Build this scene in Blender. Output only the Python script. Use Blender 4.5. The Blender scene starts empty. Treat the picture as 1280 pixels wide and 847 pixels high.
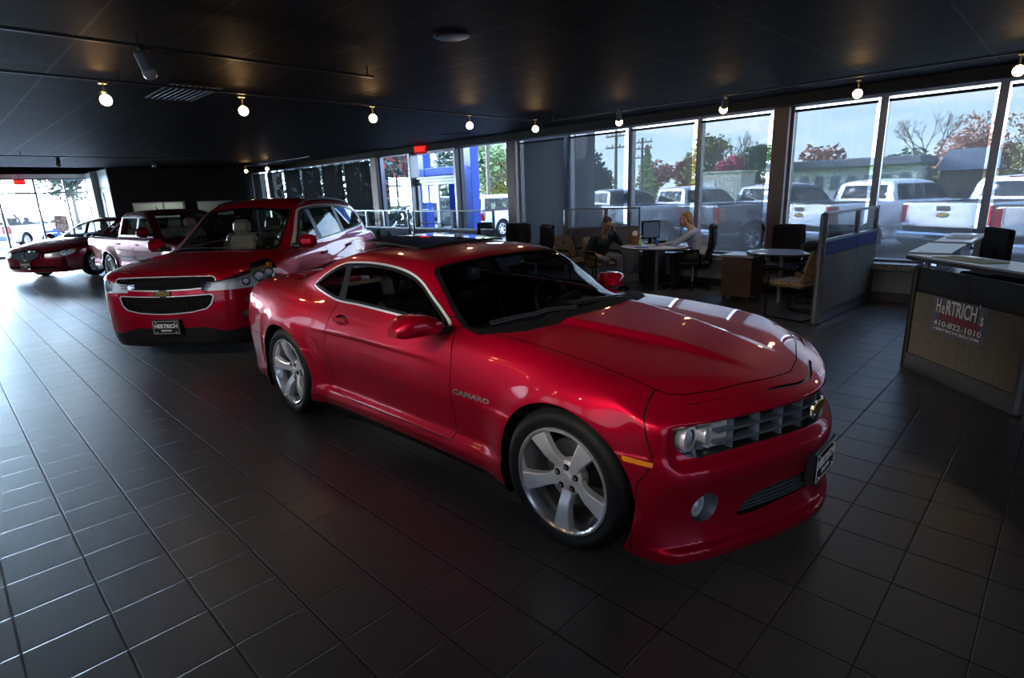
import math, random
import numpy as np
PI = math.pi

# ---------------------------------------------------------------- numeric helpers
def pch(xs, ys):
    """monotone cubic interpolation through the points"""
    xs = np.array(xs, float); ys = np.array(ys, float)
    o = np.argsort(xs); xs = xs[o]; ys = ys[o]
    h = np.diff(xs); d = np.diff(ys) / h
    m = np.zeros(len(xs))
    for i in range(1, len(xs) - 1):
        if d[i-1] * d[i] > 0:
            w1 = 2*h[i] + h[i-1]; w2 = h[i] + 2*h[i-1]
            m[i] = (w1 + w2) / (w1/d[i-1] + w2/d[i])
    m[0] = d[0]; m[-1] = d[-1]
    def f(x):
        x = np.clip(x, xs[0], xs[-1])
        i = np.clip(np.searchsorted(xs, x) - 1, 0, len(h) - 1)
        t = (x - xs[i]) / h[i]
        return ((1+2*t)*(1-t)**2*ys[i] + t*(1-t)**2*h[i]*m[i]
                + t*t*(3-2*t)*ys[i+1] + t*t*(t-1)*h[i]*m[i+1])
    return f
def pc(*pts):
    return pch([p[0] for p in pts], [p[1] for p in pts])
def smax(a, b, k):
    h = np.maximum(k - np.abs(a - b), 0) / k
    return np.maximum(a, b) + h*h*k*0.25
def smin(a, b, k):
    return -smax(-a, -b, k)
def sstep(a, b, x):
    t = np.clip((x - a) / (b - a), 0, 1)
    return t*t*(3 - 2*t)
def grad(F, P, e=2e-3):
    G = np.zeros_like(P)
    for i in range(3):
        d = np.zeros(3); d[i] = e
        G[:, i] = (F(*(P + d).T) - F(*(P - d).T)) / (2*e)
    return G
def surface_nets(F, lo, hi, h):
    ax = [np.arange(lo[i], hi[i] + h, h) for i in range(3)]
    n = [len(a) for a in ax]
    X, Y, Z = np.meshgrid(*ax, indexing='ij')
    S = F(X, Y, Z)
    cn = (n[0]-1, n[1]-1, n[2]-1)
    acc = np.zeros(cn + (3,)); cnt = np.zeros(cn)
    ins = S < 0
    quads = []
    idx = np.arange(np.prod(cn)).reshape(cn)
    for a in range(3):
        sl0 = [slice(None)]*3; sl1 = [slice(None)]*3
        sl0[a] = slice(0, -1); sl1[a] = slice(1, None)
        s0 = S[tuple(sl0)]; s1 = S[tuple(sl1)]
        cr = ins[tuple(sl0)] != ins[tuple(sl1)]
        I = np.argwhere(cr)
        if not len(I): continue
        v0 = s0[cr]; v1 = s1[cr]
        t = v0 / (v0 - v1)
        P = np.stack([ax[0][I[:, 0]], ax[1][I[:, 1]], ax[2][I[:, 2]]], 1)
        P[:, a] += t*h
        b, c = [(1, 2), (2, 0), (0, 1)][a]
        cells = []
        ok = np.ones(len(I), bool)
        for db, dc in ((-1, -1), (0, -1), (0, 0), (-1, 0)):
            J = I.copy(); J[:, b] += db; J[:, c] += dc
            good = np.all((J >= 0) & (J < np.array(cn)), 1)
            ok &= good
            Jg = np.clip(J, 0, np.array(cn) - 1)
            g = good
            np.add.at(acc, (Jg[g, 0], Jg[g, 1], Jg[g, 2]), P[g])
            np.add.at(cnt, (Jg[g, 0], Jg[g, 1], Jg[g, 2]), 1)
            cells.append(idx[Jg[:, 0], Jg[:, 1], Jg[:, 2]])
        Q = np.stack(cells, 1)[ok]
        fl = (v0 < 0)[ok]
        Q[~fl] = Q[~fl][:, ::-1]
        quads.append(Q)
    Q = np.concatenate(quads)
    used = np.unique(Q)
    m = np.full(np.prod(cn), -1); m[used] = np.arange(len(used))
    V = (acc.reshape(-1, 3)[used] / cnt.reshape(-1)[used][:, None])
    return V, m[Q]
def newton(F, V, it=4, lim=0.02):
    for _ in range(it):
        f = F(*V.T); G = grad(F, V); g2 = np.maximum((G*G).sum(1), 0.05)
        s = -(f/g2)[:, None]*G
        l = np.linalg.norm(s, axis=1); s *= np.minimum(1, lim/np.maximum(l, 1e-9))[:, None]
        V = V + s
    return V
def poly_sdf(pts):
    """signed distance to a closed 2-D polygon, negative inside"""
    A = np.array(pts, float); B = np.roll(A, -1, 0)
    def f(u, v):
        out = np.full(len(u), 1e9); c = np.zeros(len(u), bool)
        for (ax, ay), (bx, by) in zip(A, B):
            dx, dy = bx-ax, by-ay
            t = np.clip(((u-ax)*dx + (v-ay)*dy) / max(dx*dx+dy*dy, 1e-12), 0, 1)
            out = np.minimum(out, (u-ax-t*dx)**2 + (v-ay-t*dy)**2)
            cond = ((ay > v) != (by > v))
            if abs(dy) > 1e-12:
                c ^= cond & (u < (v-ay)*dx/dy + ax)
        d = np.sqrt(out)
        return np.where(c, -d, d)
    return f
def smooth_poly(pts, n=8, closed=True, keep=()):
    """Catmull-Rom through the points; indices in keep stay sharp corners"""
    P = np.array(pts, float); N = len(P); out = []
    for i in range(N if closed else N-1):
        p1 = P[i]; p2 = P[(i+1) % N]
        p0 = P[(i-1) % N] if (closed or i > 0) else p1
        p3 = P[(i+2) % N] if (closed or i < N-2) else p2
        m1 = (p2-p0)/2 if i not in keep else (p2-p1)
        m2 = (p3-p1)/2 if (i+1) % N not in keep else (p2-p1)
        for k in range(n):
            t = k/n
            out.append((2*t**3-3*t**2+1)*p1 + (t**3-2*t**2+t)*m1 + (-2*t**3+3*t**2)*p2 + (t**3-t**2)*m2)
    if not closed: out.append(P[-1])
    return np.array(out)

class Skin:
    """triangle mesh on an implicit surface that can be cut along scalar fields"""
    def __init__(s, F, lo, hi, h, it=4):
        V, Q = surface_nets(F, lo, hi, h)
        V = newton(F, V, it)
        s.F = F; s.V = V
        # split quads along the shorter diagonal
        d1 = np.linalg.norm(V[Q[:, 0]] - V[Q[:, 2]], axis=1); d2 = np.linalg.norm(V[Q[:, 1]] - V[Q[:, 3]], axis=1)
        k = (d1 <= d2)
        T1 = np.where(k[:, None], Q[:, [0, 1, 2]], Q[:, [0, 1, 3]])
        T2 = np.where(k[:, None], Q[:, [0, 2, 3]], Q[:, [1, 2, 3]])
        s.T = np.concatenate([T1, T2]); s.L = np.zeros(len(s.T), int)
        s.names = ['body']
        s.N = None
    def split(s, S, only=None):
        V, T, L = s.V, s.T, s.L
        S = S.copy(); S[np.abs(S) < 1e-4] = 0
        sg = np.sign(S)
        e = np.stack([T[:, [0, 1]], T[:, [1, 2]], T[:, [2, 0]]], 1)   # tri,3,2
        cr = (sg[e[..., 0]] * sg[e[..., 1]]) < 0
        if only is not None: cr &= only[:, None]
        hit = cr.any(1)
        # an edge must be split for both triangles, so collect all crossing edges of hit triangles
        E = np.sort(e[cr], 1)
        if not len(E): return S
        uq, = [np.unique(E[:, 0].astype(np.int64)*(len(V)+1) + E[:, 1])]
        ea = (uq // (len(V)+1)).astype(int); eb = (uq % (len(V)+1)).astype(int)
        t = (S[ea] / (S[ea] - S[eb]))[:, None]
        NV = V[ea]*(1-t) + V[eb]*t
        base = len(V)
        def look(a, b):
            lo = np.minimum(a, b).astype(np.int64); hi = np.maximum(a, b)
            key = lo*(base+1) + hi
            i = np.searchsorted(uq, key); i = np.clip(i, 0, len(uq)-1)
            return np.where(uq[i] == key, base + i, -1)
        m = np.stack([look(T[:, 0], T[:, 1]), look(T[:, 1], T[:, 2]), look(T[:, 2], T[:, 0])], 1)
        n = (m >= 0).sum(1)
        outT = [T[n == 0]]; outL = [L[n == 0]]
        for k in range(3):
            r = np.roll(np.arange(3), -k)
            Tr = T[:, r]; mr = m[:, r]
            w = (n == 1) & (m[:, k] >= 0)          # edge k (a-b) is cut
            a, b, c = Tr[w].T; x = mr[w][:, 0]
            outT += [np.stack([a, x, c], 1), np.stack([x, b, c], 1)]; outL += [L[w], L[w]]
            w = (n == 2) & (m[:, k] < 0)           # edges k+1, k+2 cut: corner c is alone
            a, b, c = Tr[w].T; x = mr[w][:, 1]; y = mr[w][:, 2]
            outT += [np.stack([c, y, x], 1), np.stack([a, b, x], 1), np.stack([a, x, y], 1)]; outL += [L[w]]*3
        s.V = np.concatenate([V, NV]); s.T = np.concatenate(outT); s.L = np.concatenate(outL)
        return np.concatenate([S, np.zeros(len(NV))])
    def cut(s, field, name, gap=0.0, where=0, gapname='seam'):
        """faces of label `where` inside field<0 get the new label; a gap strip around it gets gapname"""
        def lab(nm):
            if nm not in s.names: s.names.append(nm)
            return s.names.index(nm)
        wh = [lab(w) for w in (where if isinstance(where, (list, tuple)) else [where])] if not isinstance(where, int) else [where]
        levels = [0.0] if gap == 0 else [-gap/2, gap/2]
        for lv in levels:
            S = field(s.V) - lv
            s.split(S)
        Sv = field(s.V)
        c = Sv[s.T].mean(1)
        m = np.isin(s.L, wh)
        if gap:
            s.L[m & (c < -gap/2)] = lab(name)
            s.L[m & (np.abs(c) <= gap/2)] = lab(gapname)
        else:
            s.L[m & (c < 0)] = lab(name)
    def normals(s):
        G = grad(s.F, s.V, 3e-3)
        return G / np.maximum(np.linalg.norm(G, axis=1), 1e-9)[:, None]
    def take(s, names, offset=0.0):
        ids = [s.names.index(n) for n in names if n in s.names]
        T = s.T[np.isin(s.L, ids)]
        u, inv = np.unique(T, return_inverse=True)
        V = s.V[u]; G = grad(s.F, V, 3e-3); G /= np.maximum(np.linalg.norm(G, axis=1), 1e-9)[:, None]
        return V + G*offset, inv.reshape(-1, 3), G
def boundary(T):
    e = np.concatenate([T[:, [0, 1]], T[:, [1, 2]], T[:, [2, 0]]])
    k = np.sort(e, 1); key = k[:, 0].astype(np.int64)*(T.max()+2) + k[:, 1]
    u, i, c = np.unique(key, return_index=True, return_counts=True)
    return e[i[c == 1]]
# ---------------------------------------------------------------- blender helpers
import bpy
from mathutils import Vector, Matrix
SC = bpy.context.scene
COL = SC.collection
random.seed(7)

def link(o, parent=None):
    COL.objects.link(o)
    if parent is not None: o.parent = parent
    return o
def mesh_obj(name, V, F, mats, parent=None, smooth=True, N=None, mi=None, auto=None):
    me = bpy.data.meshes.new(name)
    V = np.asarray(V, float)
    me.from_pydata(V.tolist(), [], [tuple(int(i) for i in f) for f in F])
    for m in (mats if isinstance(mats, (list, tuple)) else [mats]): me.materials.append(m)
    if mi is not None: me.polygons.foreach_set('material_index', np.asarray(mi, np.int32))
    if smooth: me.polygons.foreach_set('use_smooth', [True]*len(me.polygons))
    me.update()
    if N is not None: me.normals_split_custom_set_from_vertices(np.asarray(N).tolist())
    elif smooth and auto is not None: me.set_sharp_from_angle(angle=math.radians(auto))
    return link(bpy.data.objects.new(name, me), parent)
def thing(name, label, cat, loc=(0, 0, 0), rz=0, group=None):
    o = bpy.data.objects.new(name, None); o.empty_display_size = .2
    link(o); o.location = loc; o.rotation_euler = (0, 0, rz)
    o['label'] = label; o['category'] = cat
    if group: o['group'] = group
    return o
def tag(o, label, cat, group=None):
    o['label'] = label; o['category'] = cat
    if group: o['group'] = group
    return o
def struct(o):
    o['kind'] = 'structure'; return o
def children(o): return [c for c in COL.objects if c.parent == o]
def build_tree_index():
    idx = {}
    for c in COL.objects:
        if c.parent is not None: idx.setdefault(c.parent.name, []).append(c)
    return idx
def dup(root, loc, rz, label=None, group=None, swap=None):
    """copy of a thing with copies of its parts and sub-parts; swap maps material names"""
    idx = build_tree_index()
    def cp(o, parent):
        c = o.copy(); COL.objects.link(c); c.parent = parent
        if swap and c.type == 'MESH':
            for i, s in enumerate(c.material_slots):
                nm = s.material.name if s.material else None
                if nm in swap: s.link = 'OBJECT'; s.material = swap[nm]
        for ch in idx.get(o.name, []): cp(ch, c)
        return c
    r = cp(root, None)
    r.location = loc; r.rotation_euler = (0, 0, rz)
    if label: r['label'] = label
    if group: r['group'] = group
    return r

# ---- mesh builder
class MB:
    def __init__(s, M=None): s.v = []; s.f = []; s.mi = []; s.M = M or Matrix.Identity(4); s.k = 0
    def add(s, V, F, k=None):
        b = len(s.v)
        for p in V: s.v.append(tuple(s.M @ Vector(p)))
        for f in F: s.f.append(tuple(b+i for i in f)); s.mi.append(s.k if k is None else k)
        return s
    def box(s, c, d, r=None, bev=0.0, k=None):
        """centre, size, optional (rx,ry,rz), bevelled edges"""
        R = Matrix.Identity(3)
        if r is not None:
            from mathutils import Euler
            R = Euler(r).to_matrix()
        hx, hy, hz = d[0]/2, d[1]/2, d[2]/2
        if bev <= 0:
            V = [(x, y, z) for x in (-hx, hx) for y in (-hy, hy) for z in (-hz, hz)]
            F = [(0, 1, 3, 2), (4, 6, 7, 5), (0, 4, 5, 1), (2, 3, 7, 6), (0, 2, 6, 4), (1, 5, 7, 3)]
        else:
            b = min(bev, hx*.98, hy*.98, hz*.98); V = []; idx = {}
            for sx in (-1, 1):
                for sy in (-1, 1):
                    for sz in (-1, 1):
                        for a in range(3):
                            p = [sx*(hx-b), sy*(hy-b), sz*(hz-b)]
                            p[a] = (sx*hx, sy*hy, sz*hz)[a]
                            idx[sx, sy, sz, a] = len(V); V.append(tuple(p))
            F = []
            for a in range(3):
                b1, c1 = (a+1) % 3, (a+2) % 3
                for sg in (-1, 1):
                    q = []
                    for (u, w) in ((-1, -1), (1, -1), (1, 1), (-1, 1)):
                        t = [0, 0, 0]; t[a] = sg; t[b1] = u; t[c1] = w
                        q.append(idx[t[0], t[1], t[2], a])
                    F.append(tuple(q if sg > 0 else q[::-1]))
                for u in (-1, 1):       # edges along axis a
                    for w in (-1, 1):
                        t0 = [0]*3; t0[a] = -1; t0[b1] = u; t0[c1] = w
                        t1 = list(t0); t1[a] = 1
                        q = [idx[(*t0, b1)], idx[(*t0, c1)], idx[(*t1, c1)], idx[(*t1, b1)]]
                        F.append(tuple(q if u*w < 0 else q[::-1]))
            for sx in (-1, 1):
                for sy in (-1, 1):
                    for sz in (-1, 1):
                        q = [idx[sx, sy, sz, a] for a in range(3)]
                        F.append(tuple(q if sx*sy*sz > 0 else q[::-1]))
        V = [tuple(R @ Vector(p) + Vector(c)) for p in V]
        return s.add(V, F, k)
    def cyl(s, p0, p1, r0, r1=None, n=16, caps=True, k=None):
        p0 = Vector(p0); p1 = Vector(p1); r1 = r0 if r1 is None else r1
        d = (p1-p0).normalized(); a = d.orthogonal().normalized(); b = d.cross(a)
        V = []; F = []
        for p, r in ((p0, r0), (p1, r1)):
            for i in range(n):
                t = 2*PI*i/n; V.append(tuple(p + a*(r*math.cos(t)) + b*(r*math.sin(t))))
        for i in range(n): F.append((i, (i+1) % n, n+(i+1) % n, n+i))
        if caps: F.append(tuple(range(n))[::-1]); F.append(tuple(range(n, 2*n)))
        return s.add(V, F, k)
    def tube(s, pts, r, n=8, closed=False, k=None, flat=None, up=None):
        """round (or flat = (width,height) box) tube along a polyline"""
        P = [Vector(p) for p in pts]; N = len(P); rr = r if isinstance(r, (list, tuple)) else [r]*N
        V = []; F = []; prev = None
        for i in range(N):
            a = P[(i-1) % N] if (closed or i > 0) else P[i]
            b = P[(i+1) % N] if (closed or i < N-1) else P[i]
            d = (b-a).normalized()
            if up is not None:
                u = Vector(up); u = (u - d*u.dot(d)).normalized()
            elif prev is None: u = d.orthogonal().normalized()
            else: u = (prev - d*prev.dot(d)).normalized()
            prev = u; w = d.cross(u)
            if flat:
                for (x, y) in ((-1, -1), (1, -1), (1, 1), (-1, 1)):
                    V.append(tuple(P[i] + w*(x*flat[0]/2) + u*(y*flat[1]/2)))
            else:
                for j in range(n):
                    t = 2*PI*j/n; V.append(tuple(P[i] + u*(rr[i]*math.cos(t)) + w*(rr[i]*math.sin(t))))
        m = 4 if flat else n
        for i in range(N if closed else N-1):
            a = i*m; b = ((i+1) % N)*m
            for j in range(m): F.append((a+j, a+(j+1) % m, b+(j+1) % m, b+j))
        if not closed: F.append(tuple(range(m))[::-1]); F.append(tuple((N-1)*m+j for j in range(m)))
        return s.add(V, F, k)
    def lathe(s, prof, n=48, axis='z', c=(0, 0, 0), k=None, closed=False, arc=None):
        """prof: list of (radius, height)"""
        V = []; F = []; m = len(prof); a0, a1 = arc or (0, 2*PI); full = arc is None
        cnt = n if full else n+1
        for i in range(cnt):
            t = a0 + (a1-a0)*i/n; ct, st = math.cos(t), math.sin(t)
            for r, h in prof:
                p = (r*ct, r*st, h) if axis == 'z' else ((r*ct, h, r*st) if axis == 'y' else (h, r*ct, r*st))
                V.append((p[0]+c[0], p[1]+c[1], p[2]+c[2]))
        for i in range(n):
            a = i*m; b = ((i+1) % cnt)*m
            for j in range(m if closed else m-1):
                j2 = (j+1) % m
                q = (a+j, b+j, b+j2, a+j2)
                F.append(q if axis != 'y' else q[::-1])
        return s.add(V, F, k)
    def prism(s, poly, h0, h1, plane='xy', k=None):
        """extrude a 2-D outline between two heights"""
        def P(u, v, h): return {'xy': (u, v, h), 'xz': (u, h, v), 'yz': (h, u, v)}[plane]
        n = len(poly); V = [P(u, v, h0) for u, v in poly] + [P(u, v, h1) for u, v in poly]
        F = [tuple(range(n))[::-1], tuple(range(n, 2*n))] + [(i, (i+1) % n, n+(i+1) % n, n+i) for i in range(n)]
        return s.add(V, F, k)
    def ball(s, c, r, n=16, m=10, k=None, R=None):
        rx, ry, rz = r if isinstance(r, (list, tuple)) else (r, r, r)
        V = []; F = []
        for i in range(m+1):
            ph = PI*i/m
            for j in range(n):
                th = 2*PI*j/n
                p = Vector((rx*math.sin(ph)*math.cos(th), ry*math.sin(ph)*math.sin(th), rz*math.cos(ph)))
                if R is not None: p = R @ p
                V.append((p[0]+c[0], p[1]+c[1], p[2]+c[2]))
        for i in range(m):
            for j in range(n):
                F.append((i*n+j, (i+1)*n+j, (i+1)*n+(j+1) % n, i*n+(j+1) % n))
        return s.add(V, F, k)
    def grid(s, fn, nu, nv, k=None, wrap=False):
        V = [fn(i/nu, j/nv) for i in range(nu+1) for j in range(nv+1)]
        F = [(i*(nv+1)+j, (i+1)*(nv+1)+j, (i+1)*(nv+1)+j+1, i*(nv+1)+j+1) for i in range(nu) for j in range(nv)]
        return s.add(V, F, k)
    def build(s, name, mats, parent=None, smooth=False, auto=35):
        if not s.v: return None
        o = mesh_obj(name, s.v, s.f, mats, parent, smooth=smooth, auto=auto if smooth else None, mi=s.mi)
        return o

# ---- materials
def mat(name, col, rough=.5, metal=0., coat=0., coat_r=.03, emis=None, es=0., spec=.5, sheen=0., trans=0., ior=1.5, alpha=1.):
    m = bpy.data.materials.new(name); m.use_nodes = True
    b = m.node_tree.nodes['Principled BSDF']
    b.inputs['Base Color'].default_value = (*col, 1)
    b.inputs['Roughness'].default_value = rough
    b.inputs['Metallic'].default_value = metal
    b.inputs['Coat Weight'].default_value = coat
    b.inputs['Coat Roughness'].default_value = coat_r
    b.inputs['Specular IOR Level'].default_value = spec
    b.inputs['Sheen Weight'].default_value = sheen
    b.inputs['Transmission Weight'].default_value = trans
    b.inputs['IOR'].default_value = ior
    if emis: b.inputs['Emission Color'].default_value = (*emis, 1); b.inputs['Emission Strength'].default_value = es
    return m
def nodes(m): return m.node_tree.nodes, m.node_tree.links, m.node_tree.nodes['Principled BSDF']
def vary(m, scale, c1, c2, detail=4, bump=0., lo=.35, hi=.65, dist=.01, obj=True, stretch=None):
    """noise-driven colour between c1 and c2, and bump"""
    N, L, b = nodes(m)
    tc = N.new('ShaderNodeTexCoord'); mp = N.new('ShaderNodeMapping'); nz = N.new('ShaderNodeTexNoise')
    L.new(tc.outputs['Object' if obj else 'Generated'], mp.inputs[0]); L.new(mp.outputs[0], nz.inputs['Vector'])
    if stretch: mp.inputs['Scale'].default_value = stretch
    nz.inputs['Scale'].default_value = scale; nz.inputs['Detail'].default_value = detail
    rp = N.new('ShaderNodeValToRGB'); rp.color_ramp.elements[0].position = lo; rp.color_ramp.elements[1].position = hi
    rp.color_ramp.elements[0].color = (*c1, 1); rp.color_ramp.elements[1].color = (*c2, 1)
    L.new(nz.outputs['Fac'], rp.inputs[0]); L.new(rp.outputs[0], b.inputs['Base Color'])
    if bump:
        bp = N.new('ShaderNodeBump'); bp.inputs['Strength'].default_value = bump; bp.inputs['Distance'].default_value = dist
        L.new(nz.outputs['Fac'], bp.inputs['Height']); L.new(bp.outputs[0], b.inputs['Normal'])
    return m
def glassy(name, tint, refl=1.0, rough=0.0, ior=1.45):
    """thin pane: tinted see-through plus mirror reflection at grazing angles"""
    m = bpy.data.materials.new(name); m.use_nodes = True
    N, L = m.node_tree.nodes, m.node_tree.links; N.clear()
    out = N.new('ShaderNodeOutputMaterial'); mx = N.new('ShaderNodeMixShader')
    tr = N.new('ShaderNodeBsdfTransparent'); tr.inputs[0].default_value = (*tint, 1)
    gl = N.new('ShaderNodeBsdfGlossy'); gl.inputs['Roughness'].default_value = rough
    fr = N.new('ShaderNodeLayerWeight'); fr.inputs[0].default_value = .5      # Schlick curve, same from both sides
    pw = N.new('ShaderNodeMath'); pw.operation = 'POWER'; pw.inputs[1].default_value = 5
    ml = N.new('ShaderNodeMath'); ml.operation = 'MULTIPLY_ADD'; ml.inputs[1].default_value = .95*refl; ml.inputs[2].default_value = .04*refl
    L.new(fr.outputs['Facing'], pw.inputs[0]); L.new(pw.outputs[0], ml.inputs[0]); L.new(ml.outputs[0], mx.inputs[0])
    L.new(tr.outputs[0], mx.inputs[1]); L.new(gl.outputs[0], mx.inputs[2]); L.new(mx.outputs[0], out.inputs[0])
    return m
def paint(name, col, flake=.5, rough=.38, metal=.55):
    m = mat(name, col, rough, metal, coat=1.0, coat_r=.015, spec=.08 if metal > .2 else .5)
    N, L, b = nodes(m)      # faint large-scale unevenness of the metallic coat
    tc = N.new('ShaderNodeTexCoord'); nz = N.new('ShaderNodeTexNoise'); nz.inputs['Scale'].default_value = 14; L.new(tc.outputs['Object'], nz.inputs['Vector'])
    mx = N.new('ShaderNodeMix'); mx.data_type = 'RGBA'
    mx.inputs[6].default_value = (*[c*.93 for c in col], 1); mx.inputs[7].default_value = (*[min(1, c*1.07) for c in col], 1)
    L.new(nz.outputs['Fac'], mx.inputs[0]); L.new(mx.outputs[2], b.inputs['Base Color'])
    return m

M = {}
M['red'] = paint('candy_red_paint', (.46, .001, .024))
M['maroon'] = paint('dark_red_paint', (.22, .006, .016))
M['seam'] = mat('panel_seam', (.004, .002, .003), .8)
M['black_plastic'] = mat('black_plastic', (.012, .012, .014), .38)
M['matte_black'] = mat('matte_black', (.005, .005, .006), .75, spec=.12)
M['rubber'] = mat('tyre_rubber', (.006, .006, .0065), .6, spec=.25)
M['alloy'] = mat('painted_alloy', (.80, .81, .84), .34, .55)
M['alloy_bright'] = mat('polished_alloy', (.88, .88, .90), .18, .85)
M['chrome'] = mat('chrome', (.85, .86, .88), .07, 1.0)
M['satin_chrome'] = mat('satin_chrome', (.85, .87, .92), .30, .45)
M['steel'] = mat('brake_steel', (.25, .25, .26), .35, .9)
M['gunmetal'] = mat('gunmetal_plastic', (.13, .17, .22), .32, .55)
M['leather'] = mat('black_leather', (.010, .010, .012), .42, spec=.3)
M['grey_leather'] = mat('grey_leather', (.33, .31, .28), .5)
M['amber'] = mat('amber_lens', (.85, .25, .01), .15, 0, coat=1)
M['red_lens'] = mat('red_lens', (.22, .006, .008), .12, 0, coat=1)
M['gold'] = mat('gold_emblem', (.85, .6, .2), .22, .9)
M['badge_silver'] = mat('silver_lettering', (.8, .8, .82), .2, .9)
M['plate_black'] = mat('plate_black', (.006, .006, .008), .3)
M['white_ink'] = mat('white_lettering', (.90, .90, .90), .5)
M['reflector'] = mat('lamp_reflector', (.85, .87, .9), .35, .55)
M['dark_lamp'] = mat('lamp_housing', (.22, .28, .34), .22, .7)
M['lens'] = glassy('clear_lens', (.93, .94, .96), 1.0)
M['ws_dark'] = glassy('tinted_car_glass', (.42, .45, .46), 1.0)
M['ws_clear'] = glassy('car_glass', (.72, .76, .74), 1.0)
M['truck_glass'] = glassy('dark_truck_glass', (.16, .17, .18), .3)
M['bulb_lens'] = mat('projector_lens', (.55, .62, .75), .03, .3, coat=1)
M['sunroof_glass'] = mat('sunroof_glass', (.004, .004, .005), .06, 0, coat=1)
CAM = (3.3785, 0.0703, 1.7205)
F_PX = 707.09
RW = [(0.715347, 0.697915, -0.034549), (0.150358, -0.202021, -0.967771), (-0.682402, 0.687097, -0.249452)]
CAR_O = (0.3456, 2.8998, 0.0)
CAR_YAW = 0.01437
# ---------------------------------------------------------------- red coupe, body surface (x forward, y left, z up)
def camaro_F():
    H = pc((-2.6,1.0),(-2.35,1.045),(-2.0,1.06),(-1.5,1.05),(-1,1.0),(.7,1.005),(1.0,.99),(1.45,.945),(1.85,.885),(2.1,.825),(2.25,.775),(2.4,.73))
    E = pc((-2.6,.90),(-2.3,.97),(-1.9,1.01),(-1.45,1.03),(-1.0,1.01),(-.6,.99),(0,.965),(.6,.955),(1.0,.95),(1.43,.92),(1.8,.86),(2.1,.775),(2.3,.71))
    W = pc((-2.5,.86),(-2.1,.925),(-1.7,.955),(-1.4,.965),(-.9,.945),(-.5,.93),(0,.925),(.6,.93),(1.0,.94),(1.45,.955),(1.8,.935),(2.1,.90),(2.4,.86))
    D = pc((.05,-.14),(.13,-.06),(.22,-.03),(.27,-.012),(.315,-.022),(.37,-.05),(.47,-.04),(.62,-.004),(.70,0),(.80,-.014),(.90,-.045),(.98,-.09),(1.06,-.16),(1.2,-.3))
    Nz = pc((.05,2.26),(.12,2.33),(.17,2.335),(.20,2.30),(.30,2.285),(.42,2.30),(.52,2.325),(.575,2.32),(.63,2.30),(.72,2.30),(.765,2.285),(.81,2.2),(.9,2.0))
    Tz = pc((.1,-2.28),(.3,-2.36),(.5,-2.42),(.7,-2.40),(.9,-2.39),(1.03,-2.45),(1.1,-2.46))
    B = .17
    G0 = pc((1.2,.69),(.6,.79),(.2,.825),(-.5,.845),(-1.0,.83),(-1.5,.76),(-1.9,.68))
    Rz = pc((2.0,.60),(1.0,.955),(.90,1.0),(.5,1.175),(.27,1.29),(.12,1.335),(-.1,1.36),(-.4,1.372),(-.75,1.362),(-1.05,1.315),(-1.4,1.215),(-1.75,1.105),(-2.0,1.03),(-2.3,.93))
    def F(X, Y, Z):
        y = np.abs(Y); ys = np.sqrt(Y*Y + .01) - .1
        w = W(X)
        top = Z - (H(X) - (H(X)-E(X))*(np.minimum(y, 1.2)/.93)**3.2)
        # raised panel in the middle of the bonnet
        hw = .17 + .20*sstep(2.1, .8, X)
        top = top - .024*sstep(2.14, 1.45, X)*sstep(.6, .8, X)*sstep(hw+.05, hw-.03, y)
        top = top/np.sqrt(1.08)
        rf = np.sqrt((X-1.426)**2 + (Z-.364)**2); rr = np.sqrt((X+1.426)**2 + (Z-.364)**2)
        sc = sstep(.42, .62, np.minimum(np.abs(X-1.426), np.abs(X+1.426)))
        sc = sc*(X < 1.5)*(X > -1.5)
        d = D(Z)
        dl = np.where(Z < .62, d*(.35 + .65*sc) - .0*(1-sc), d)
        fl = .022*np.exp(-((rf-.40)/.085)**2)*(Z > .1) + .022*np.exp(-((rr-.41)/.09)**2)
        ha = .03*np.exp(-((X+1.42)/.5)**2 - ((Z-.86)/.13)**2) + .012*np.exp(-((X-1.45)/.45)**2 - ((Z-.78)/.12)**2)
        side = y - (w + dl + fl + ha)
        side = side/np.sqrt(1.03)
        rec = .036*sstep(.545, .60, Z)*sstep(.765, .735, Z)*sstep(.90, .82, y)      # recessed band that holds the grille
        nose = X - (Nz(Z) - rec - .42*np.maximum(np.sqrt(Y*Y+.003)-.0547,0)**1.35 - 1.0*np.maximum(y-.72, 0)**2)
        nose = nose*.9
        tail = (Tz(Z) + .16*(y/.9)**2.6) - X
        b = smax(top, side, .085)
        b = smax(b, nose, .045); b = smax(b, tail, .07)
        b = smax(b, (B-.055*sstep(1.7, 1.85, X)) - Z, .02)
        # greenhouse
        xs = X + .36*y*y*sstep(-.1, .6, X)
        xs = np.where(X < -.6, X - .22*y*y*sstep(-.6, -1.4, X), xs)
        roof = (Z - (Rz(xs) - .042*(y/.6)**2.6))/1.06
        g = (y - (G0(X) - (Z-.97)*.56 - .35*np.maximum(Z-1.12, 0)**2*0))/1.18
        c = smax(roof, g, .08)
        c = smax(c, .8 - Z, .02)
        return smin(b, c, .035)
    return F
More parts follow.
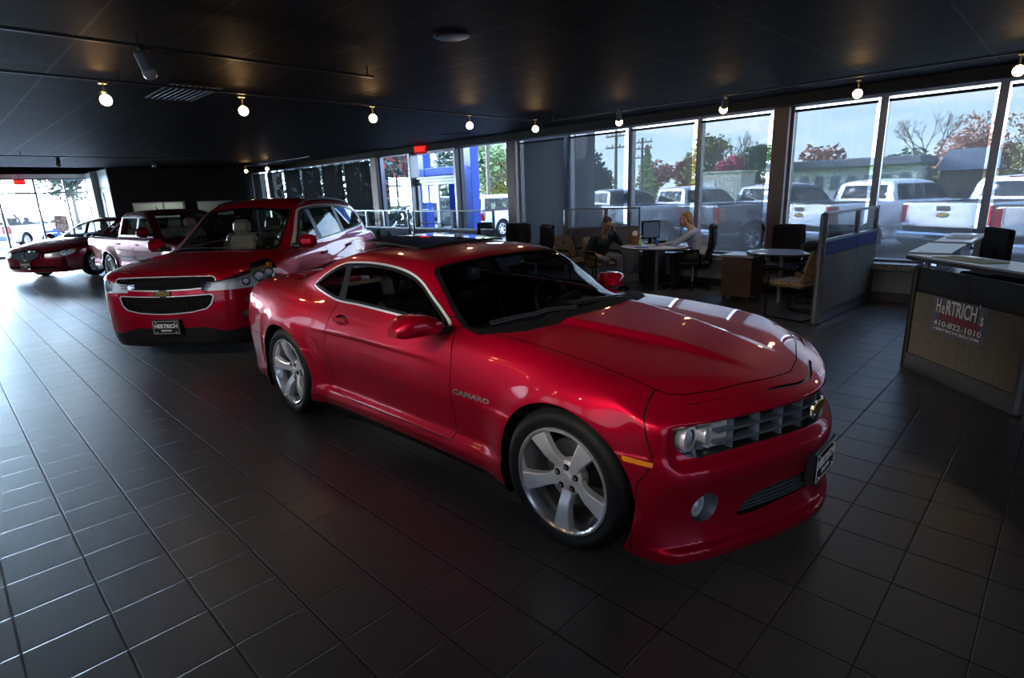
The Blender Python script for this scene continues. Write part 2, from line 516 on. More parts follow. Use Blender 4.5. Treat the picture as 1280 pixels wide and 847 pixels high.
# ---------------------------------------------------------------- shared car pieces
def text_mesh(txt, size, depth=.002, xs=1.0, bold=0.0, spacing=1.0, shear=0.0):
    """lettering as mesh data, centred, in the local x-y plane"""
    cu = bpy.data.curves.new('lettering', 'FONT')
    cu.body = txt; cu.size = size; cu.extrude = depth; cu.align_x = 'CENTER'; cu.align_y = 'CENTER'
    cu.offset = bold; cu.space_character = spacing; cu.shear = shear; cu.resolution_u = 3
    o = bpy.data.objects.new('lettering', cu); COL.objects.link(o)
    dg = bpy.context.evaluated_depsgraph_get(); dg.update()
    me = bpy.data.meshes.new_from_object(o.evaluated_get(dg))
    bpy.data.objects.remove(o); bpy.data.curves.remove(cu)
    for v in me.vertices: v.co.x *= xs
    return me
def place_text(name, txt, size, mt, parent, loc, right, up, **k):
    me = text_mesh(txt, size, **k); me.materials.clear(); me.materials.append(mt)
    o = link(bpy.data.objects.new(name, me), parent)
    r = Vector(right).normalized(); u = Vector(up); u = (u - r*u.dot(r)).normalized(); n = r.cross(u)
    Mx = Matrix((r, u, n)).transposed().to_4x4(); Mx.translation = Vector(loc)
    o.matrix_local = Mx
    return o
BOWTIE = [(-1, .12), (-.92, .30), (-.36, .30), (-.33, .42), (.40, .42), (.37, .30), (.97, .30), (1, .18),
          (.92, -.30), (.36, -.30), (.33, -.42), (-.40, -.42), (-.37, -.30), (-.97, -.30)]
def bowtie(parent, c, w, n=(1, 0, 0), name='emblem'):
    """cross-shaped badge, facing n"""
    n = Vector(n).normalized(); r = Vector((0, 0, 1)).cross(n).normalized(); u = n.cross(r)
    m = MB()
    def P(a, b, d): return tuple(Vector(c) + r*(a*w/2) + u*(b*w/2) + n*d)
    for sc, d0, d1, k in ((1.0, 0, .010, 1), (.86, .009, .014, 0)):
        q = [(a*sc + 0, b*(sc if sc == 1 else .74)) for a, b in BOWTIE]; N = len(q)
        m.add([P(a, b, d0) for a, b in q] + [P(a, b, d1) for a, b in q],
              [tuple(range(N, 2*N))] + [(i, (i+1) % N, N+(i+1) % N, N+i) for i in range(N)], k)
    return m.build(name, [M['gold'], M['chrome']], parent)
def license_plate(parent, c, w=.30, h=.15, n=(1, 0, 0), town='EASTON', bracket=.045):
    n = Vector(n).normalized(); r = Vector((0, 0, 1)).cross(n).normalized(); u = n.cross(r)
    Mx = Matrix((n, r, u)).transposed().to_4x4(); Mx.translation = Vector(c)
    m = MB(Mx); m.box((-bracket/2, 0, 0), (bracket, w+.02, h+.02), bev=.006, k=0)
    m.box((.002, 0, 0), (.004, w, h), bev=.001, k=1)
    for (a, b, d, e) in ((0, h/2-.006, w-.012, .003), (0, -h/2+.006, w-.012, .003), (w/2-.007, 0, .003, h-.012), (-w/2+.007, 0, .003, h-.012)):
        m.box((.005, a, b), (.002, d, e), k=2)
    for a in (-1, 1):
        for b in (-1, 1): m.cyl(tuple((.004, a*w*.36, b*h*.36)), (.009, a*w*.36, b*h*.36), .006, n=8, k=2)
    o = m.build('license_plate', [M['black_plastic'], M['plate_black'], M['white_ink']], parent)
    P = lambda b: tuple(Vector(c) + n*.005 + u*b)
    place_text('lettering', 'HERTRICH', h*.40, M['white_ink'], o, P(h*.08), r, u, depth=.001, xs=w/(h*2.0)*.92, bold=.0022)
    place_text('lettering', town, h*.2, M['white_ink'], o, P(-h*.25), r, u, depth=.001, bold=.001)
    return o
def wheel(parent, c, side, R=.364, rr=.262, wd=.245, style='five', rot=0.0, n=64, dish=.05, rimmat='alloy'):
    """side = +1 outer face towards +y, -1 towards -y; wheel centre c, outer tyre face at c.y"""
    hw = wd/2
    Mx = Matrix.Translation(Vector(c)) @ Matrix.Diagonal((1, side, 1, 1))
    # local: axis y, outer face at y=0 (tyre bulge), inner at -wd
    t = MB(Mx)
    prof = [(rr-.012, -.028), (rr+.004, -.016), (rr+.020, -.009), (rr+(R-rr)*.45, -.001), (rr+(R-rr)*.72, -.006), (R-.014, -.020), (R-.004, -.034)]
    g = [(R, -.045), (R, -.075), (R-.007, -.078), (R-.007, -.086), (R, -.089), (R, -hw-.006), (R-.007, -hw-.004), (R-.007, -hw+.004)]
    inner = [(R-.004, -wd+.034), (R-.014, -wd+.020), (rr+(R-rr)*.5, -wd+.004), (rr+.01, -wd+.012), (rr-.012, -wd+.03)]
    prof = prof + g + [(R, -hw-.01), (R, -wd+.09), (R-.007, -wd+.088), (R-.007, -wd+.08), (R, -wd+.077), (R, -wd+.045)] + inner
    t.lathe(prof, n, 'y')
    if side > 0: t.f = [f[::-1] for f in t.f]
    # tread blocks on the shoulder
    tyre_n = 72
    rim = MB(Mx)
    rim.lathe([(rr-.010, -.030), (rr+.006, -.013), (rr+.004, -.007), (rr-.006, -.006), (rr-.016, -.014), (rr-.024, -.05), (rr-.036, -.12), (rr-.03, -wd+.02), (rr+.004, -wd+.02)], n, 'y', k=1)
    if style == 'five':
        for i in range(5):
            a = rot + i*2*PI/5
            st = [(.050, .034, -.062), (.085, .031, -.056), (.115, .030, -.038), (.150, .034, -.026), (.20, .041, -.019), (rr-.010, .051, -.013)]
            V = []; F = []
            for r, hwid, z in st:
                for (u, dz) in ((-hwid*1.12, -.035), (-hwid, -.004), (-hwid*.86, .0), (hwid*.86, .0), (hwid, -.004), (hwid*1.12, -.035)):
                    x, y = r*math.cos(a) - u*math.sin(a), r*math.sin(a) + u*math.cos(a)
                    V.append((x, z+dz, y))
            for j in range(len(st)-1):
                for q in range(5):
                    F.append((j*6+q, (j+1)*6+q, (j+1)*6+q+1, j*6+q+1))
            F.append(tuple(range(6)))
            rim.add(V, F, 0)
        rim.lathe([(.0, -.060), (.075, -.060), (.09, -.07), (.09, -.12)], 32, 'y', k=0)
    else:
        ns = {'ten': 9, 'six': 6, 'seven': 7}[style]
        for i in range(ns):
            a = rot + i*2*PI/ns; w0 = .016 if style != 'six' else .026
            for off in ((-.045, .045) if style == 'ten' else (0,)):
                V = []; F = []
                for r, hwid, z, o2 in ((.04, w0*1.1, -.05, off*.3), (.10, w0, -.040, off*.6), (rr*.72, w0*.9, -.026, off), (rr-.012, w0*1.2, -.016, off*1.4)):
                    for (u, dz) in ((-hwid*1.1, -.03), (-hwid*.9, 0), (hwid*.9, 0), (hwid*1.1, -.03)):
                        aa = a + o2*1.6
                        x, y = r*math.cos(aa) - u*math.sin(aa), r*math.sin(aa) + u*math.cos(aa)
                        V.append((x, z+dz, y))
                for j in range(3):
                    for q in range(3): F.append((j*4+q, (j+1)*4+q, (j+1)*4+q+1, j*4+q+1))
                rim.add(V, F, 0)
        rim.lathe([(.0, -.045), (.055, -.045), (.07, -.06), (.07, -.11)], 24, 'y', k=0)
    if side < 0: pass
    w = rim.build('wheel', [M[rimmat], M['alloy_bright']], parent, smooth=True, auto=30)
    t.build('tire', M['rubber'], w, smooth=True, auto=40)
    cap = MB(Mx); cap.lathe([(0, -.050), (.028, -.050), (.033, -.056), (.033, -.075)], 24, 'y')
    cap.build('hub_cap', M['alloy'], w, smooth=True)
    for i in range(5):
        a = rot + (i+.5)*2*PI/5; x, y = .058*math.cos(a), .058*math.sin(a)
        l = MB(Mx); l.cyl((x, -.085, y), (x, -.058, y), .017, n=12, k=1); l.cyl((x, -.06, y), (x, -.048, y), .0105, n=6, k=0)
        l.build('lug_nut', [M['chrome'], M['matte_black']], w)
    b = MB(Mx); b.cyl((0, -.135, 0), (0, -.155, 0), rr*.68, n=40, k=0); b.cyl((0, -.12, 0), (0, -.19, 0), .08, n=20, k=1)
    b.box((rr*.50, -.14, rr*.18), (.07, .07, .15), bev=.012, k=1)
    b.build('brake_disc', [M['steel'], M['matte_black']], w, smooth=True)
    return w
def seat(parent, x, y, mt, z=.30, lean=.38, logo=None, bench=False, hr=True, s=1.0):
    """car seat facing +x; x = hip point"""
    m = MB()
    w = .50*s if not bench else 1.25
    m.box((x+.10, y, z), (.52*s, w, .14), (0, -.12, 0), bev=.05)
    if not bench:
        for sg in (-1, 1): m.box((x+.10, y+sg*(w/2-.03), z+.045), (.46*s, .075, .12), (0, -.12, 0), bev=.035)
    L = .62*s; cx = x-.20-math.sin(lean)*L*.35; cz = z+.02+math.cos(lean)*L*.52
    m.box((cx, y, cz), (.13, w*.94, L), (0, -lean, 0), bev=.055)
    if not bench:
        for sg in (-1, 1): m.box((cx+.05, y+sg*(w/2-.035), cz-.03), (.11, .075, L*.78), (0, -lean, 0), bev=.035)
    o = m.build('seat', mt, parent, smooth=True, auto=60)
    if hr:
        for yy in ((y,) if not bench else (y-.38, y+.38)):
            h = MB(); hx = cx-math.sin(lean)*L*.62; hz = cz+math.cos(lean)*L*.62
            h.box((hx, yy, hz+.02), (.13, .27*s, .22), (0, -lean*.6, 0), bev=.06)
            for sg in (-1, 1): h.cyl((hx, yy+sg*.06, hz), (hx+.04, yy+sg*.06, hz-.14), .008, n=6)
            ho = h.build('headrest', mt, o, smooth=True, auto=60)
            if logo: place_text('lettering', logo, .05, M['steel'], ho, (hx+.068, yy, hz+.05), (0, 1, 0), (-.25, 0, 1), depth=.001, bold=.001, shear=.3)
    return o
def steering(parent, c, mt, tilt=.42, R=.185):
    m = MB(Matrix.Translation(Vector(c)) @ Matrix.Rotation(PI/2 - tilt, 4, 'Y') )
    m.tube([(R*math.cos(a), R*math.sin(a), 0) for a in [2*PI*i/40 for i in range(40)]], .016, 8, closed=True)
    m.cyl((0, 0, -.02), (0, 0, .02), .065, n=20)
    for a in (0, PI/2+.5, -PI/2-.5): m.box((math.cos(a)*.1, math.sin(a)*.1, 0), (.12, .035, .02), (0, 0, a), bev=.006)
    m.cyl((0, 0, .02), (0, 0, .25), .035, n=10)
    return m.build('steering_wheel', mt, parent, smooth=True)
def surf_x(F, y, z, x0=3.2, dirn=-1):
    """x of the skin seen from the front (dirn -1) or the rear (+1)"""
    t = x0 + dirn*np.linspace(0, 3, 1500); f = F(t, np.full_like(t, y), np.full_like(t, z))
    i = int(np.argmax(f < 0)); 
    if i == 0: return x0 + dirn*1.0
    return t[i-1] + (t[i]-t[i-1])*f[i-1]/(f[i-1]-f[i])
def surf_y(F, x, z, sg=-1):
    t = np.linspace(1.6, 0, 1200); f = F(np.full_like(t, x), sg*t, np.full_like(t, z))
    i = int(np.argmax(f < 0))
    return sg*(t[i-1] + (t[i]-t[i-1])*f[i-1]/(f[i-1]-f[i]))
def surf_z(F, x, y, z0=2.6):
    t = np.linspace(z0, 0, 1800); f = F(np.full_like(t, x), np.full_like(t, y), t)
    i = int(np.argmax(f < 0))
    return t[i-1] + (t[i]-t[i-1])*f[i-1]/(f[i-1]-f[i])
def f_side(poly, sg, off=0., ymin=.3, zmin=None, F=None, nmin=.6):
    g = poly_sdf(poly)
    def f(V):
        r = np.maximum(g(V[:, 0], V[:, 2]) + off, ymin - sg*V[:, 1])
        if F is not None:       # only where the skin really faces sideways
            G = grad(F, V, 4e-3); ny = np.abs(G[:, 1])/np.maximum(np.linalg.norm(G, axis=1), 1e-9); r = np.maximum(r, (nmin - ny)*.12 + off)
        if zmin is not None: r = np.maximum(r, zmin - V[:, 2])
        return r
    return f
def f_top(poly, off=0., zmin=.6):
    g = poly_sdf(poly)
    return lambda V: np.maximum(g(V[:, 0], V[:, 1]) + off, zmin - V[:, 2])
def f_front(poly, off=0., xmin=1.2):
    g = poly_sdf(poly)
    return lambda V: np.maximum(g(V[:, 1], V[:, 2]) + off, xmin - V[:, 0])
def f_rear(poly, off=0., xmax=-1.2):
    g = poly_sdf(poly)
    return lambda V: np.maximum(g(V[:, 1], V[:, 2]) + off, V[:, 0] - xmax)
def f_arch(cx, cz, R, ymin=.62):
    return lambda V: np.maximum(np.hypot(V[:, 0]-cx, V[:, 2]-cz) - R, ymin - np.abs(V[:, 1]))
def mir(half, closed_center=True):
    """mirror a half outline given as (along, across>=0) about across=0; for (y,z) outlines use mir_y"""
    return half + [(a, -b) for a, b in half[::-1] if abs(b) > 1e-6]
def mir_y(half):
    return half + [(-a, b) for a, b in half[::-1] if abs(a) > 1e-6]
def skin_part(sk, names, objname, mats, parent, offset=0., thick=None):
    V, T, N = sk.take(names, offset)
    if not len(T): return None
    return mesh_obj(objname, V, T, mats, parent, N=N)
def rim_walls(sk, name, vec, objname, mt, parent, offset=0.):
    """walls running from the border of an opening along vec (its faces are dropped)"""
    ids = sk.names.index(name)
    T = sk.T[sk.L == ids]
    if not len(T): return None
    E = boundary(T)
    u, inv = np.unique(E, return_inverse=True); inv = inv.reshape(-1, 2)
    V = sk.V[u]; n = len(u)
    V2 = V + np.array(vec)
    F = [(a, b, n+b, n+a) for a, b in inv]
    return mesh_obj(objname, np.concatenate([V, V2]), F, mt, parent, smooth=False)
def arch_liners(parent, xs, cz, R, yo, yi=.60, zmin=.16):
    for cx in xs:
        for sg in (-1, 1):
            m = MB()
            a0 = -.25
            prof_n = 28; V = []; F = []
            for i in range(prof_n+1):
                a = a0 + (PI - 2*a0)*i/prof_n
                x, z = cx + R*math.cos(a), cz + R*math.sin(a)
                V += [(x, sg*yo, z), (x, sg*yi, z)]
            for i in range(prof_n): F.append((2*i, 2*i+1, 2*i+3, 2*i+2))
            F.append(tuple(2*i+1 for i in range(prof_n+1)))
            m.add(V, F); m.build('wheel_arch_liner', M['matte_black'], parent)
def make_camaro(loc, rz):
    F = camaro_F()
    car = thing('sports_coupe', 'shiny candy-red sports coupe in the foreground with five-spoke wheels and an open tilted sunroof', 'car', loc, rz)
    sk = Skin(F, (-2.62, -1.06, .05), (2.45, 1.06, 1.45), .017)
    WA, ZA, RA = 1.426, .364, .404
    for cx in (WA, -WA): sk.cut(f_arch(cx, ZA, RA), 'arch')
    # glass in the sides
    dlo = [(-1.185, 1.068), (-1.165, 1.10), (-1.03, 1.184), (-.86, 1.255), (-.70, 1.275), (-.45, 1.283), (-.20, 1.272), (0, 1.243), (.15, 1.192), (.30, 1.105), (.42, 1.03), (.51, .972),
           (.50, .958), (.30, .972), (-.07, .990), (-.43, 1.002), (-.72, 1.003), (-.95, 1.03)]
    dlo = [tuple(p) for p in smooth_poly(dlo, 5, keep=(0, 11, 12))]
    for sg, s in ((-1, 'R'), (1, 'L')):
        sk.cut(f_side(dlo, sg), 'chrome'+s)
        sk.cut(f_side(dlo, sg, .012), 'frame'+s, where=['chrome'+s])
        sk.cut(f_side(dlo, sg, .030), 'glass'+s, where=['frame'+s])
        pil = [(-.80, 1.32), (-.735, 1.32), (-.615, .94), (-.72, .94)]
        sk.cut(f_side(pil, sg), 'frame'+s, where=['glass'+s])
        fwd = [(-.70, 1.4), (.6, 1.4), (.6, .9), (-.66, .9)]
        sk.cut(f_side(fwd, sg), 'open'+s, where=['glass'+s])
    # windscreen, cowl
    ws = [(.205, 0), (.19, .30), (.14, .60), (.165, .635), (.40, .715), (.60, .775), (.75, .81), (.86, .73), (.945, .63), (.99, .45), (1.02, .2), (1.03, 0)]
    ws = mir(ws)
    wsg = [(.225, 0), (.21, .30), (.17, .585), (.19, .61), (.40, .685), (.60, .745), (.66, .755), (.76, .66), (.85, .45), (.90, .2), (.91, 0)]
    sk.cut(f_top(ws), 'cowl'); sk.cut(f_top(mir(wsg)), 'windshield', where=['cowl'])
    bl = mir([(-1.10, 0), (-1.10, .40), (-1.12, .56), (-1.55, .60), (-1.86, .60), (-1.93, .3), (-1.94, 0)])
    sk.cut(f_top(bl, zmin=1.05), 'backlight')
    sr = mir([(-.29, 0), (-.29, .35), (-.31, .38), (-.80, .36), (-.82, .33), (-.82, 0)])
    sk.cut(f_top(sr, zmin=1.2), 'roofhole')
    # bonnet
    hood = mir([(1.02, 0), (.98, .45), (.935, .64), (.79, .785), (1.0, .765), (1.40, .765), (1.72, .765), (1.80, .754), (1.86, .735), (1.915, .665), (1.995, .50), (2.096, .19), (2.13, 0)])
    sk.cut(f_top(hood), 'hood', gap=.006)
    # front openings
    gr = mir_y([(0, .738), (.11, .736), (.345, .740), (.57, .744), (.74, .746), (.83, .742), (.848, .715), (.83, .655), (.79, .612), (.74, .598), (.5, .604), (.3, .602), (0, .596)])
    sk.cut(f_front(gr, xmin=1.6), 'grille_hole')
    lg = mir_y([(0, .375), (.35, .377), (.45, .364), (.50, .338), (.55, .282), (.54, .270), (.44, .266), (.3, .278), (0, .284)])
    sk.cut(f_front(lg, xmin=1.6), 'lower_hole')
    for sg in (-1, 1):
        fg = [(sg*.717 + .062*math.cos(a), .361 + .072*math.sin(a)) for a in [2*PI*i/28 for i in range(28)]]
        sk.cut(f_front(fg, xmin=1.6), 'fog_hole' + ('R' if sg < 0 else 'L'))
    slot = mir([(2.218, 0), (2.206, .09), (2.14, .30), (2.125, .295), (2.19, .08), (2.20, 0)][::-1])
    sk.cut(f_top(slot), 'slot')
    # panels
    door = [(.535, 1.02), (.60, .90), (.622, .79), (.60, .55), (.585, .36), (.56, .315), (-.60, .315), (-.70, .335), (-.78, .42), (-.80, .52), (-.785, .62), (-.765, .77), (-.735, .89), (-.70, 1.03)]
    bump = [(1.78, 1.0), (1.806, .87), (1.83, .83), (1.865, .76), (1.90, .62), (1.88, .55), (1.84, .5), (1.80, 0), (2.7, 0), (2.7, 1.0)]
    for sg, s in ((-1, 'R'), (1, 'L')):
        sk.cut(f_side(door, sg), 'door'+s, gap=.006)
        mk = [(1.768, .618), (1.905, .606), (1.905, .583), (1.775, .592)]
        sk.cut(f_side(mk, sg), 'marker'+s)
    g = poly_sdf(bump)
    sk.cut(lambda V: g(V[:, 0], V[:, 2]), 'front_bumper', gap=.006)
    for sg, s in ((-1, 'R'), (1, 'L')):
        fen = [(.628, 1.05), (.628, .79), (.607, .55), (.592, .36), (.60, .24), (1.2, .2), (2.0, .2), (2.0, 1.05)]
        sk.cut(f_side(fen, sg, ymin=.5), 'fender'+s)
        hs = [(-.66, .905), (-.645, .882), (-.60, .868), (-.54, .87), (-.515, .90), (-.54, .925), (-.62, .928)]
        sk.cut(f_side(smooth_poly(hs, 4), sg), 'handle_cup'+s, where=['door'+s])
    sk.cut(lambda V: V[:, 2] - .215 + 9*(V[:, 0] > 1.7)*1.0, 'underbody', where=['body'])
    sk.cut(f_top(mir([(-2.0, 0), (-1.98, .5), (-1.96, .66), (-2.3, .70), (-2.60, .70), (-2.62, 0)]), zmin=.98), 'trunk_lid', gap=.006, where=['body'])
    for sg in (-1, 1):
        for c in (.42, .66):
            tl = [(sg*c-.10, .86), (sg*c+.10, .86), (sg*c+.10, .77), (sg*c-.10, .77)]
            sk.cut(f_rear(tl), 'taillight')
    P = M['red']
    skin_part(sk, ['body'], 'body', P, car); 
    V, T, N = sk.take(['seam'], -.006); mesh_obj('panel_gap', V, T, M['seam'], car, N=N)
    for nm in ('hood', 'front_bumper', 'trunk_lid'): skin_part(sk, [nm], nm, P, car)
    skin_part(sk, ['underbody'], 'underbody', M['matte_black'], car)
    for s, sg in (('R', -1), ('L', 1)):
        skin_part(sk, ['fender'+s], 'fender', P, car)
        d = skin_part(sk, ['door'+s], 'door', P, car)
        skin_part(sk, ['handle_cup'+s], 'handle_recess', M['seam'], d, -.022); rim_walls(sk, 'handle_cup'+s, (0, -sg*.022, 0), 'handle_recess', P, d)
        yh = surf_y(F, -.6, .90, sg)
        h = MB(); h.box((-.585, yh+sg*.012, .898), (.20, .020, .034), bev=.009); h.build('door_handle', P, d, smooth=True)
        c = skin_part(sk, ['chrome'+s], 'window_trim', M['satin_chrome'], car, .005)
        skin_part(sk, ['frame'+s], 'window_frame', M['matte_black'], car, 0)
        skin_part(sk, ['glass'+s], 'quarter_window', M['ws_dark'], car, -.006)
        skin_part(sk, ['marker'+s], 'side_marker', M['amber'], car, .004)
    skin_part(sk, ['cowl'], 'cowl', M['matte_black'], car)
    skin_part(sk, ['windshield'], 'windshield', M['ws_dark'], car, .001)
    skin_part(sk, ['backlight'], 'rear_window', M['ws_dark'], car, -.002)
    skin_part(sk, ['taillight'], 'taillight', M['red_lens'], car, .004)
    # cavities
    rim_walls(sk, 'grille_hole', (-.10, 0, 0), 'grille_surround', M['black_plastic'], car)
    rim_walls(sk, 'lower_hole', (-.07, 0, 0), 'grille_surround', M['black_plastic'], car)
    for q in 'RL': rim_walls(sk, 'fog_hole'+q, (-.07, 0, 0), 'fog_lamp_recess', M['gunmetal'], car); V, T, N = sk.take(['fog_hole'+q], -.065); mesh_obj('fog_lamp_backing', V, T, M['matte_black'], car, N=N)
    rim_walls(sk, 'roofhole', (0, 0, -.04), 'sunroof_frame', M['black_plastic'], car)
    skin_part(sk, ['grille_hole'], 'grille_backing', M['matte_black'], car, -.10)
    skin_part(sk, ['slot'], 'nose_slot', M['gunmetal'], car, -.012)
    m = MB()
    m.tube([(surf_x(F, y, .80)-.005-0*y, y, surf_z(F, 2.17-.10*abs(y)/.3, y)-.004) for y in np.linspace(-.28, .28, 9)], .003, 6) if False else None
    # lower back plate
    V, T, N = sk.take(['lower_hole'], -.07); mesh_obj('lower_grille_backing', V, T, M['matte_black'], car, N=N)
    # arches, wheels
    arch_liners(car, (WA, -WA), ZA, RA+.002, .93)
    for cx in (WA, -WA):
        for sg in (-1, 1):
            wheel(car, (cx, sg*.962, ZA), sg, rr=.268, rot=(-PI/2 if cx > 0 else PI/2+.15))
    # main grille bars following the nose curve
    gm = MB()
    ys = np.linspace(-.64, .64, 33)
    for z in (.694, .640):
        gm.tube([(surf_x(F, y, .67)-.030, y, z) for y in ys], 0, flat=(.055, .012), up=(0, 0, 1))
    for y in np.linspace(-.56, .56, 9):
        x = surf_x(F, y, .67)-.032
        gm.box((x, y, .668), (.05, .012, .14), (0, 0, 0), bev=.003)
    gm.build('grille', M['gunmetal'], car)
    bowtie(car, (surf_x(F, 0, .66)-.004, 0, .668), .18)
    lgm = MB()
    for z in (.362, .342, .322, .302, .285):
        lim = .49 if z > .33 else .53
        lgm.tube([(surf_x(F, y, .33)-.028, y, z) for y in np.linspace(-lim, lim, 25)], 0, flat=(.03, .007), up=(0, 0, 1))
    for y in np.linspace(-.48, .48, 13): lgm.box((surf_x(F, y, .33)-.03, y, .325), (.02, .008, .09), bev=.002)
    lgm.build('lower_grille', M['gunmetal'], car)
    # head lamps and fog lamps
    for sg in (-1, 1):
        x0 = surf_x(F, .73, .67)-.065
        hl = MB()
        V, T, N = sk.take(['grille_hole'], -.06); c = V[T].mean(1); kp = (np.abs(c[:, 1]) > .60) & (c[:, 1]*sg > 0)
        hl.add(V.tolist(), T[kp].tolist(), 2)
        for yy, rr in ((.745, .052), (.655, .040)):
            xx = surf_x(F, yy, .67)-.045
            hl.lathe([(rr*.8, .016), (rr*1.12, .016), (rr*1.16, .004), (rr*1.05, -.03)], 32, 'x', c=(xx, sg*yy, .675), k=0)
            hl.ball((xx-.004, sg*yy, .675), (.022, rr*.8, rr*.8), k=1)
        hl.box((surf_x(F, .72, .62)-.04, sg*.72, .622), (.02, .17, .006), (0, 0, -sg*.42), k=2)
        for i in range(7):
            yy = sg*(.565 + .014*i); hl.box((surf_x(F, yy, .67)-.05, yy, .670), (.03, .005, .12), (0, 0, 0), bev=.0015, k=0)
        o = hl.build('headlamp', [M['reflector'], M['bulb_lens'], M['dark_lamp']], car, smooth=True)
        V, T, N = sk.take(['grille_hole'], -.012)
        c = V[T].mean(1); keep = (np.abs(c[:, 1]) > .62) & (c[:, 1]*sg > 0)
        mesh_obj('lamp_cover', V, T[keep], M['lens'], o, N=N)
        fo = MB(); xf = surf_x(F, .717, .36)
        fo.lathe([(.0, -.02), (.02, -.025), (.046, -.008), (.048, .004), (.054, .004), (.058, -.03)], 28, 'x', c=(xf-.035, sg*.717, .361), k=0)
        fo.ball((xf-.05, sg*.717, .361), (.03, .036, .036), k=1)
        fo.build('fog_lamp', [M['reflector'], M['bulb_lens']], car, smooth=True)
        # exhaust and mirrors
        ex = MB(); ex.lathe([(.045, -2.50), (.05, -2.50), (.05, -2.3), (.042, -2.3), (.042, -2.49)], 20, 'x', c=(0, sg*.60, .26)); ex.build('exhaust_tip', M['chrome'], car, smooth=True)
    # door mirrors: a tapering pod on a short stalk
    for sg in (-1, 1):
        m = MB(); st = [(.86, .04, .028, .47), (.90, .08, .046, .455), (.955, .105, .060, .43), (1.03, .11, .063, .40), (1.09, .095, .050, .375), (1.125, .055, .024, .365)]
        cz0 = [.985, 1.0, 1.012, 1.012, 1.0, .985]
        V = []; Fc = []; n = 20
        for (yy, ax, az, cx), cz in zip(st, cz0):
            for i in range(n):
                a = 2*PI*i/n; ca, sa = math.cos(a), math.sin(a)
                px = ax*(abs(ca)**.55)*(1 if ca > 0 else -1); pz = az*(abs(sa)**.6)*(1 if sa > 0 else -1)
                if px < 0: px *= .7
                V.append((cx+px, sg*yy, cz+pz))
        for j in range(len(st)-1):
            for i in range(n):
                q = (j*n+i, j*n+(i+1) % n, (j+1)*n+(i+1) % n, (j+1)*n+i); Fc.append(q if sg > 0 else q[::-1])
        Fc.append(tuple(range((len(st)-1)*n, len(st)*n))); Fc.append(tuple(range(n)))
        m.add(V, Fc)
        mo = m.build('door_mirror', P, car, smooth=True, auto=50)
        b = MB(); b.box((.47, sg*.855, .965), (.13, .10, .035), (0, -.12, 0), bev=.014); b.build('mirror_foot', M['black_plastic'], mo, smooth=True)
        g2 = MB(); g2.box((.352, sg*.985, 1.02), (.004, .17, .10), bev=.001); g2.build('mirror_glass', M['chrome'], mo)
    # wipers
    for (a, b) in (((.93, -.16), (.70, -.68)), ((.97, .42), (.86, -.12))):
        w = MB(); pts = []
        for i in range(9):
            t = i/8; x, y = a[0]+(b[0]-a[0])*t, a[1]+(b[1]-a[1])*t; pts.append((x, y, surf_z(F, x, y)+.022+.006*math.sin(PI*t)))
        w.tube(pts, 0, flat=(.016, .009), up=(0, 0, 1)); w.tube([(p[0]+.01, p[1], p[2]-.012) for p in pts], .006, 6)
        w.build('wiper', M['black_plastic'], car)
    # sunroof panel tilted up at the back
    sp = MB(); n = 14
    def sr_pt(u, v, dz):
        y = (v-.5)*.84; x = -.26 - u*.66
        return (x, y, 1.372 - .04*(abs(y)/.6)**2.6 + .016 + .050*u - .02*u*u + dz)
    for dz, k in ((0.0, 0), (-.012, 1)): sp.grid(lambda u, v: sr_pt(u, v, dz), n, n, k)
    rim = [sr_pt(0, v, 0) for v in np.linspace(0, 1, n+1)] + [sr_pt(u, 1, 0) for u in np.linspace(0, 1, n+1)][1:] + [sr_pt(1, v, 0) for v in np.linspace(1, 0, n+1)][1:] + [sr_pt(u, 0, 0) for u in np.linspace(1, 0, n+1)][1:-1]
    sp.tube([(a, b, c-.006) for a, b, c in rim], .008, 6, closed=True, k=1)
    sp.build('sunroof', [M['sunroof_glass'], M['black_plastic']], car, smooth=True)
    # roof fin / badge / gills
    yb = surf_y(F, .79, .652)
    place_text('badge', 'CAMARO', .040, M['badge_silver'], car, (.79, yb-.003, .652), (1, 0, 0), (0, 0, 1), depth=.003, xs=1.75, bold=.0014, shear=.15)
    place_text('badge', 'CAMARO', .040, M['badge_silver'], car, (.79, -yb+.003, .652), (-1, 0, 0), (0, 0, 1), depth=.003, xs=1.75, bold=.0014, shear=.15)
    for sg in (-1, 1):
        gl = MB()
        for i in range(3):
            pts = [(-1.03+.035*i + .12*t, surf_y(F, -1.03+.035*i+.12*t, .72-.24*t, sg)+sg*.0005, .72-.24*t) for t in np.linspace(0, 1, 8)]
            gl.tube(pts, .0035, 6)
        gl.build('side_gill', P, car)
    license_plate(car, (2.325, 0, .402))
    # cabin
    for sg in (-1, 1): seat(car, -.22, sg*.37, M['leather'], z=.36, lean=.36, logo='SS')
    seat(car, -.98, 0, M['leather'], z=.44, lean=.5, bench=True, hr=False)
    d = MB(); d.box((.62, 0, .84), (.42, 1.42, .16), (0, .12, 0), bev=.06); d.box((.52, .37, .93), (.20, .36, .06), bev=.025); d.box((.35, 0, .62), (.55, .26, .35), bev=.05)
    d.build('dashboard', M['black_plastic'], car, smooth=True, auto=60)
    steering(car, (.32, .37, .90), M['leather'])
    l = MB(); l.box((-.2, 0, .27), (2.6, 1.5, .04)); l.box((-1.45, 0, .62), (.05, 1.4, .7)); l.box((.9, 0, .6), (.05, 1.4, .55))
    l.build('cabin_floor', M['matte_black'], car)
    V, T, N = sk.take(['body', 'doorR', 'doorL', 'handle_cupR', 'handle_cupL'], -.03)
    c = V[T].mean(1); keep = (c[:, 0] < .95) & (c[:, 0] > -1.9) & (c[:, 2] > .3)
    mesh_obj('cabin_lining', V, T[keep], M['matte_black'], car, N=-N)
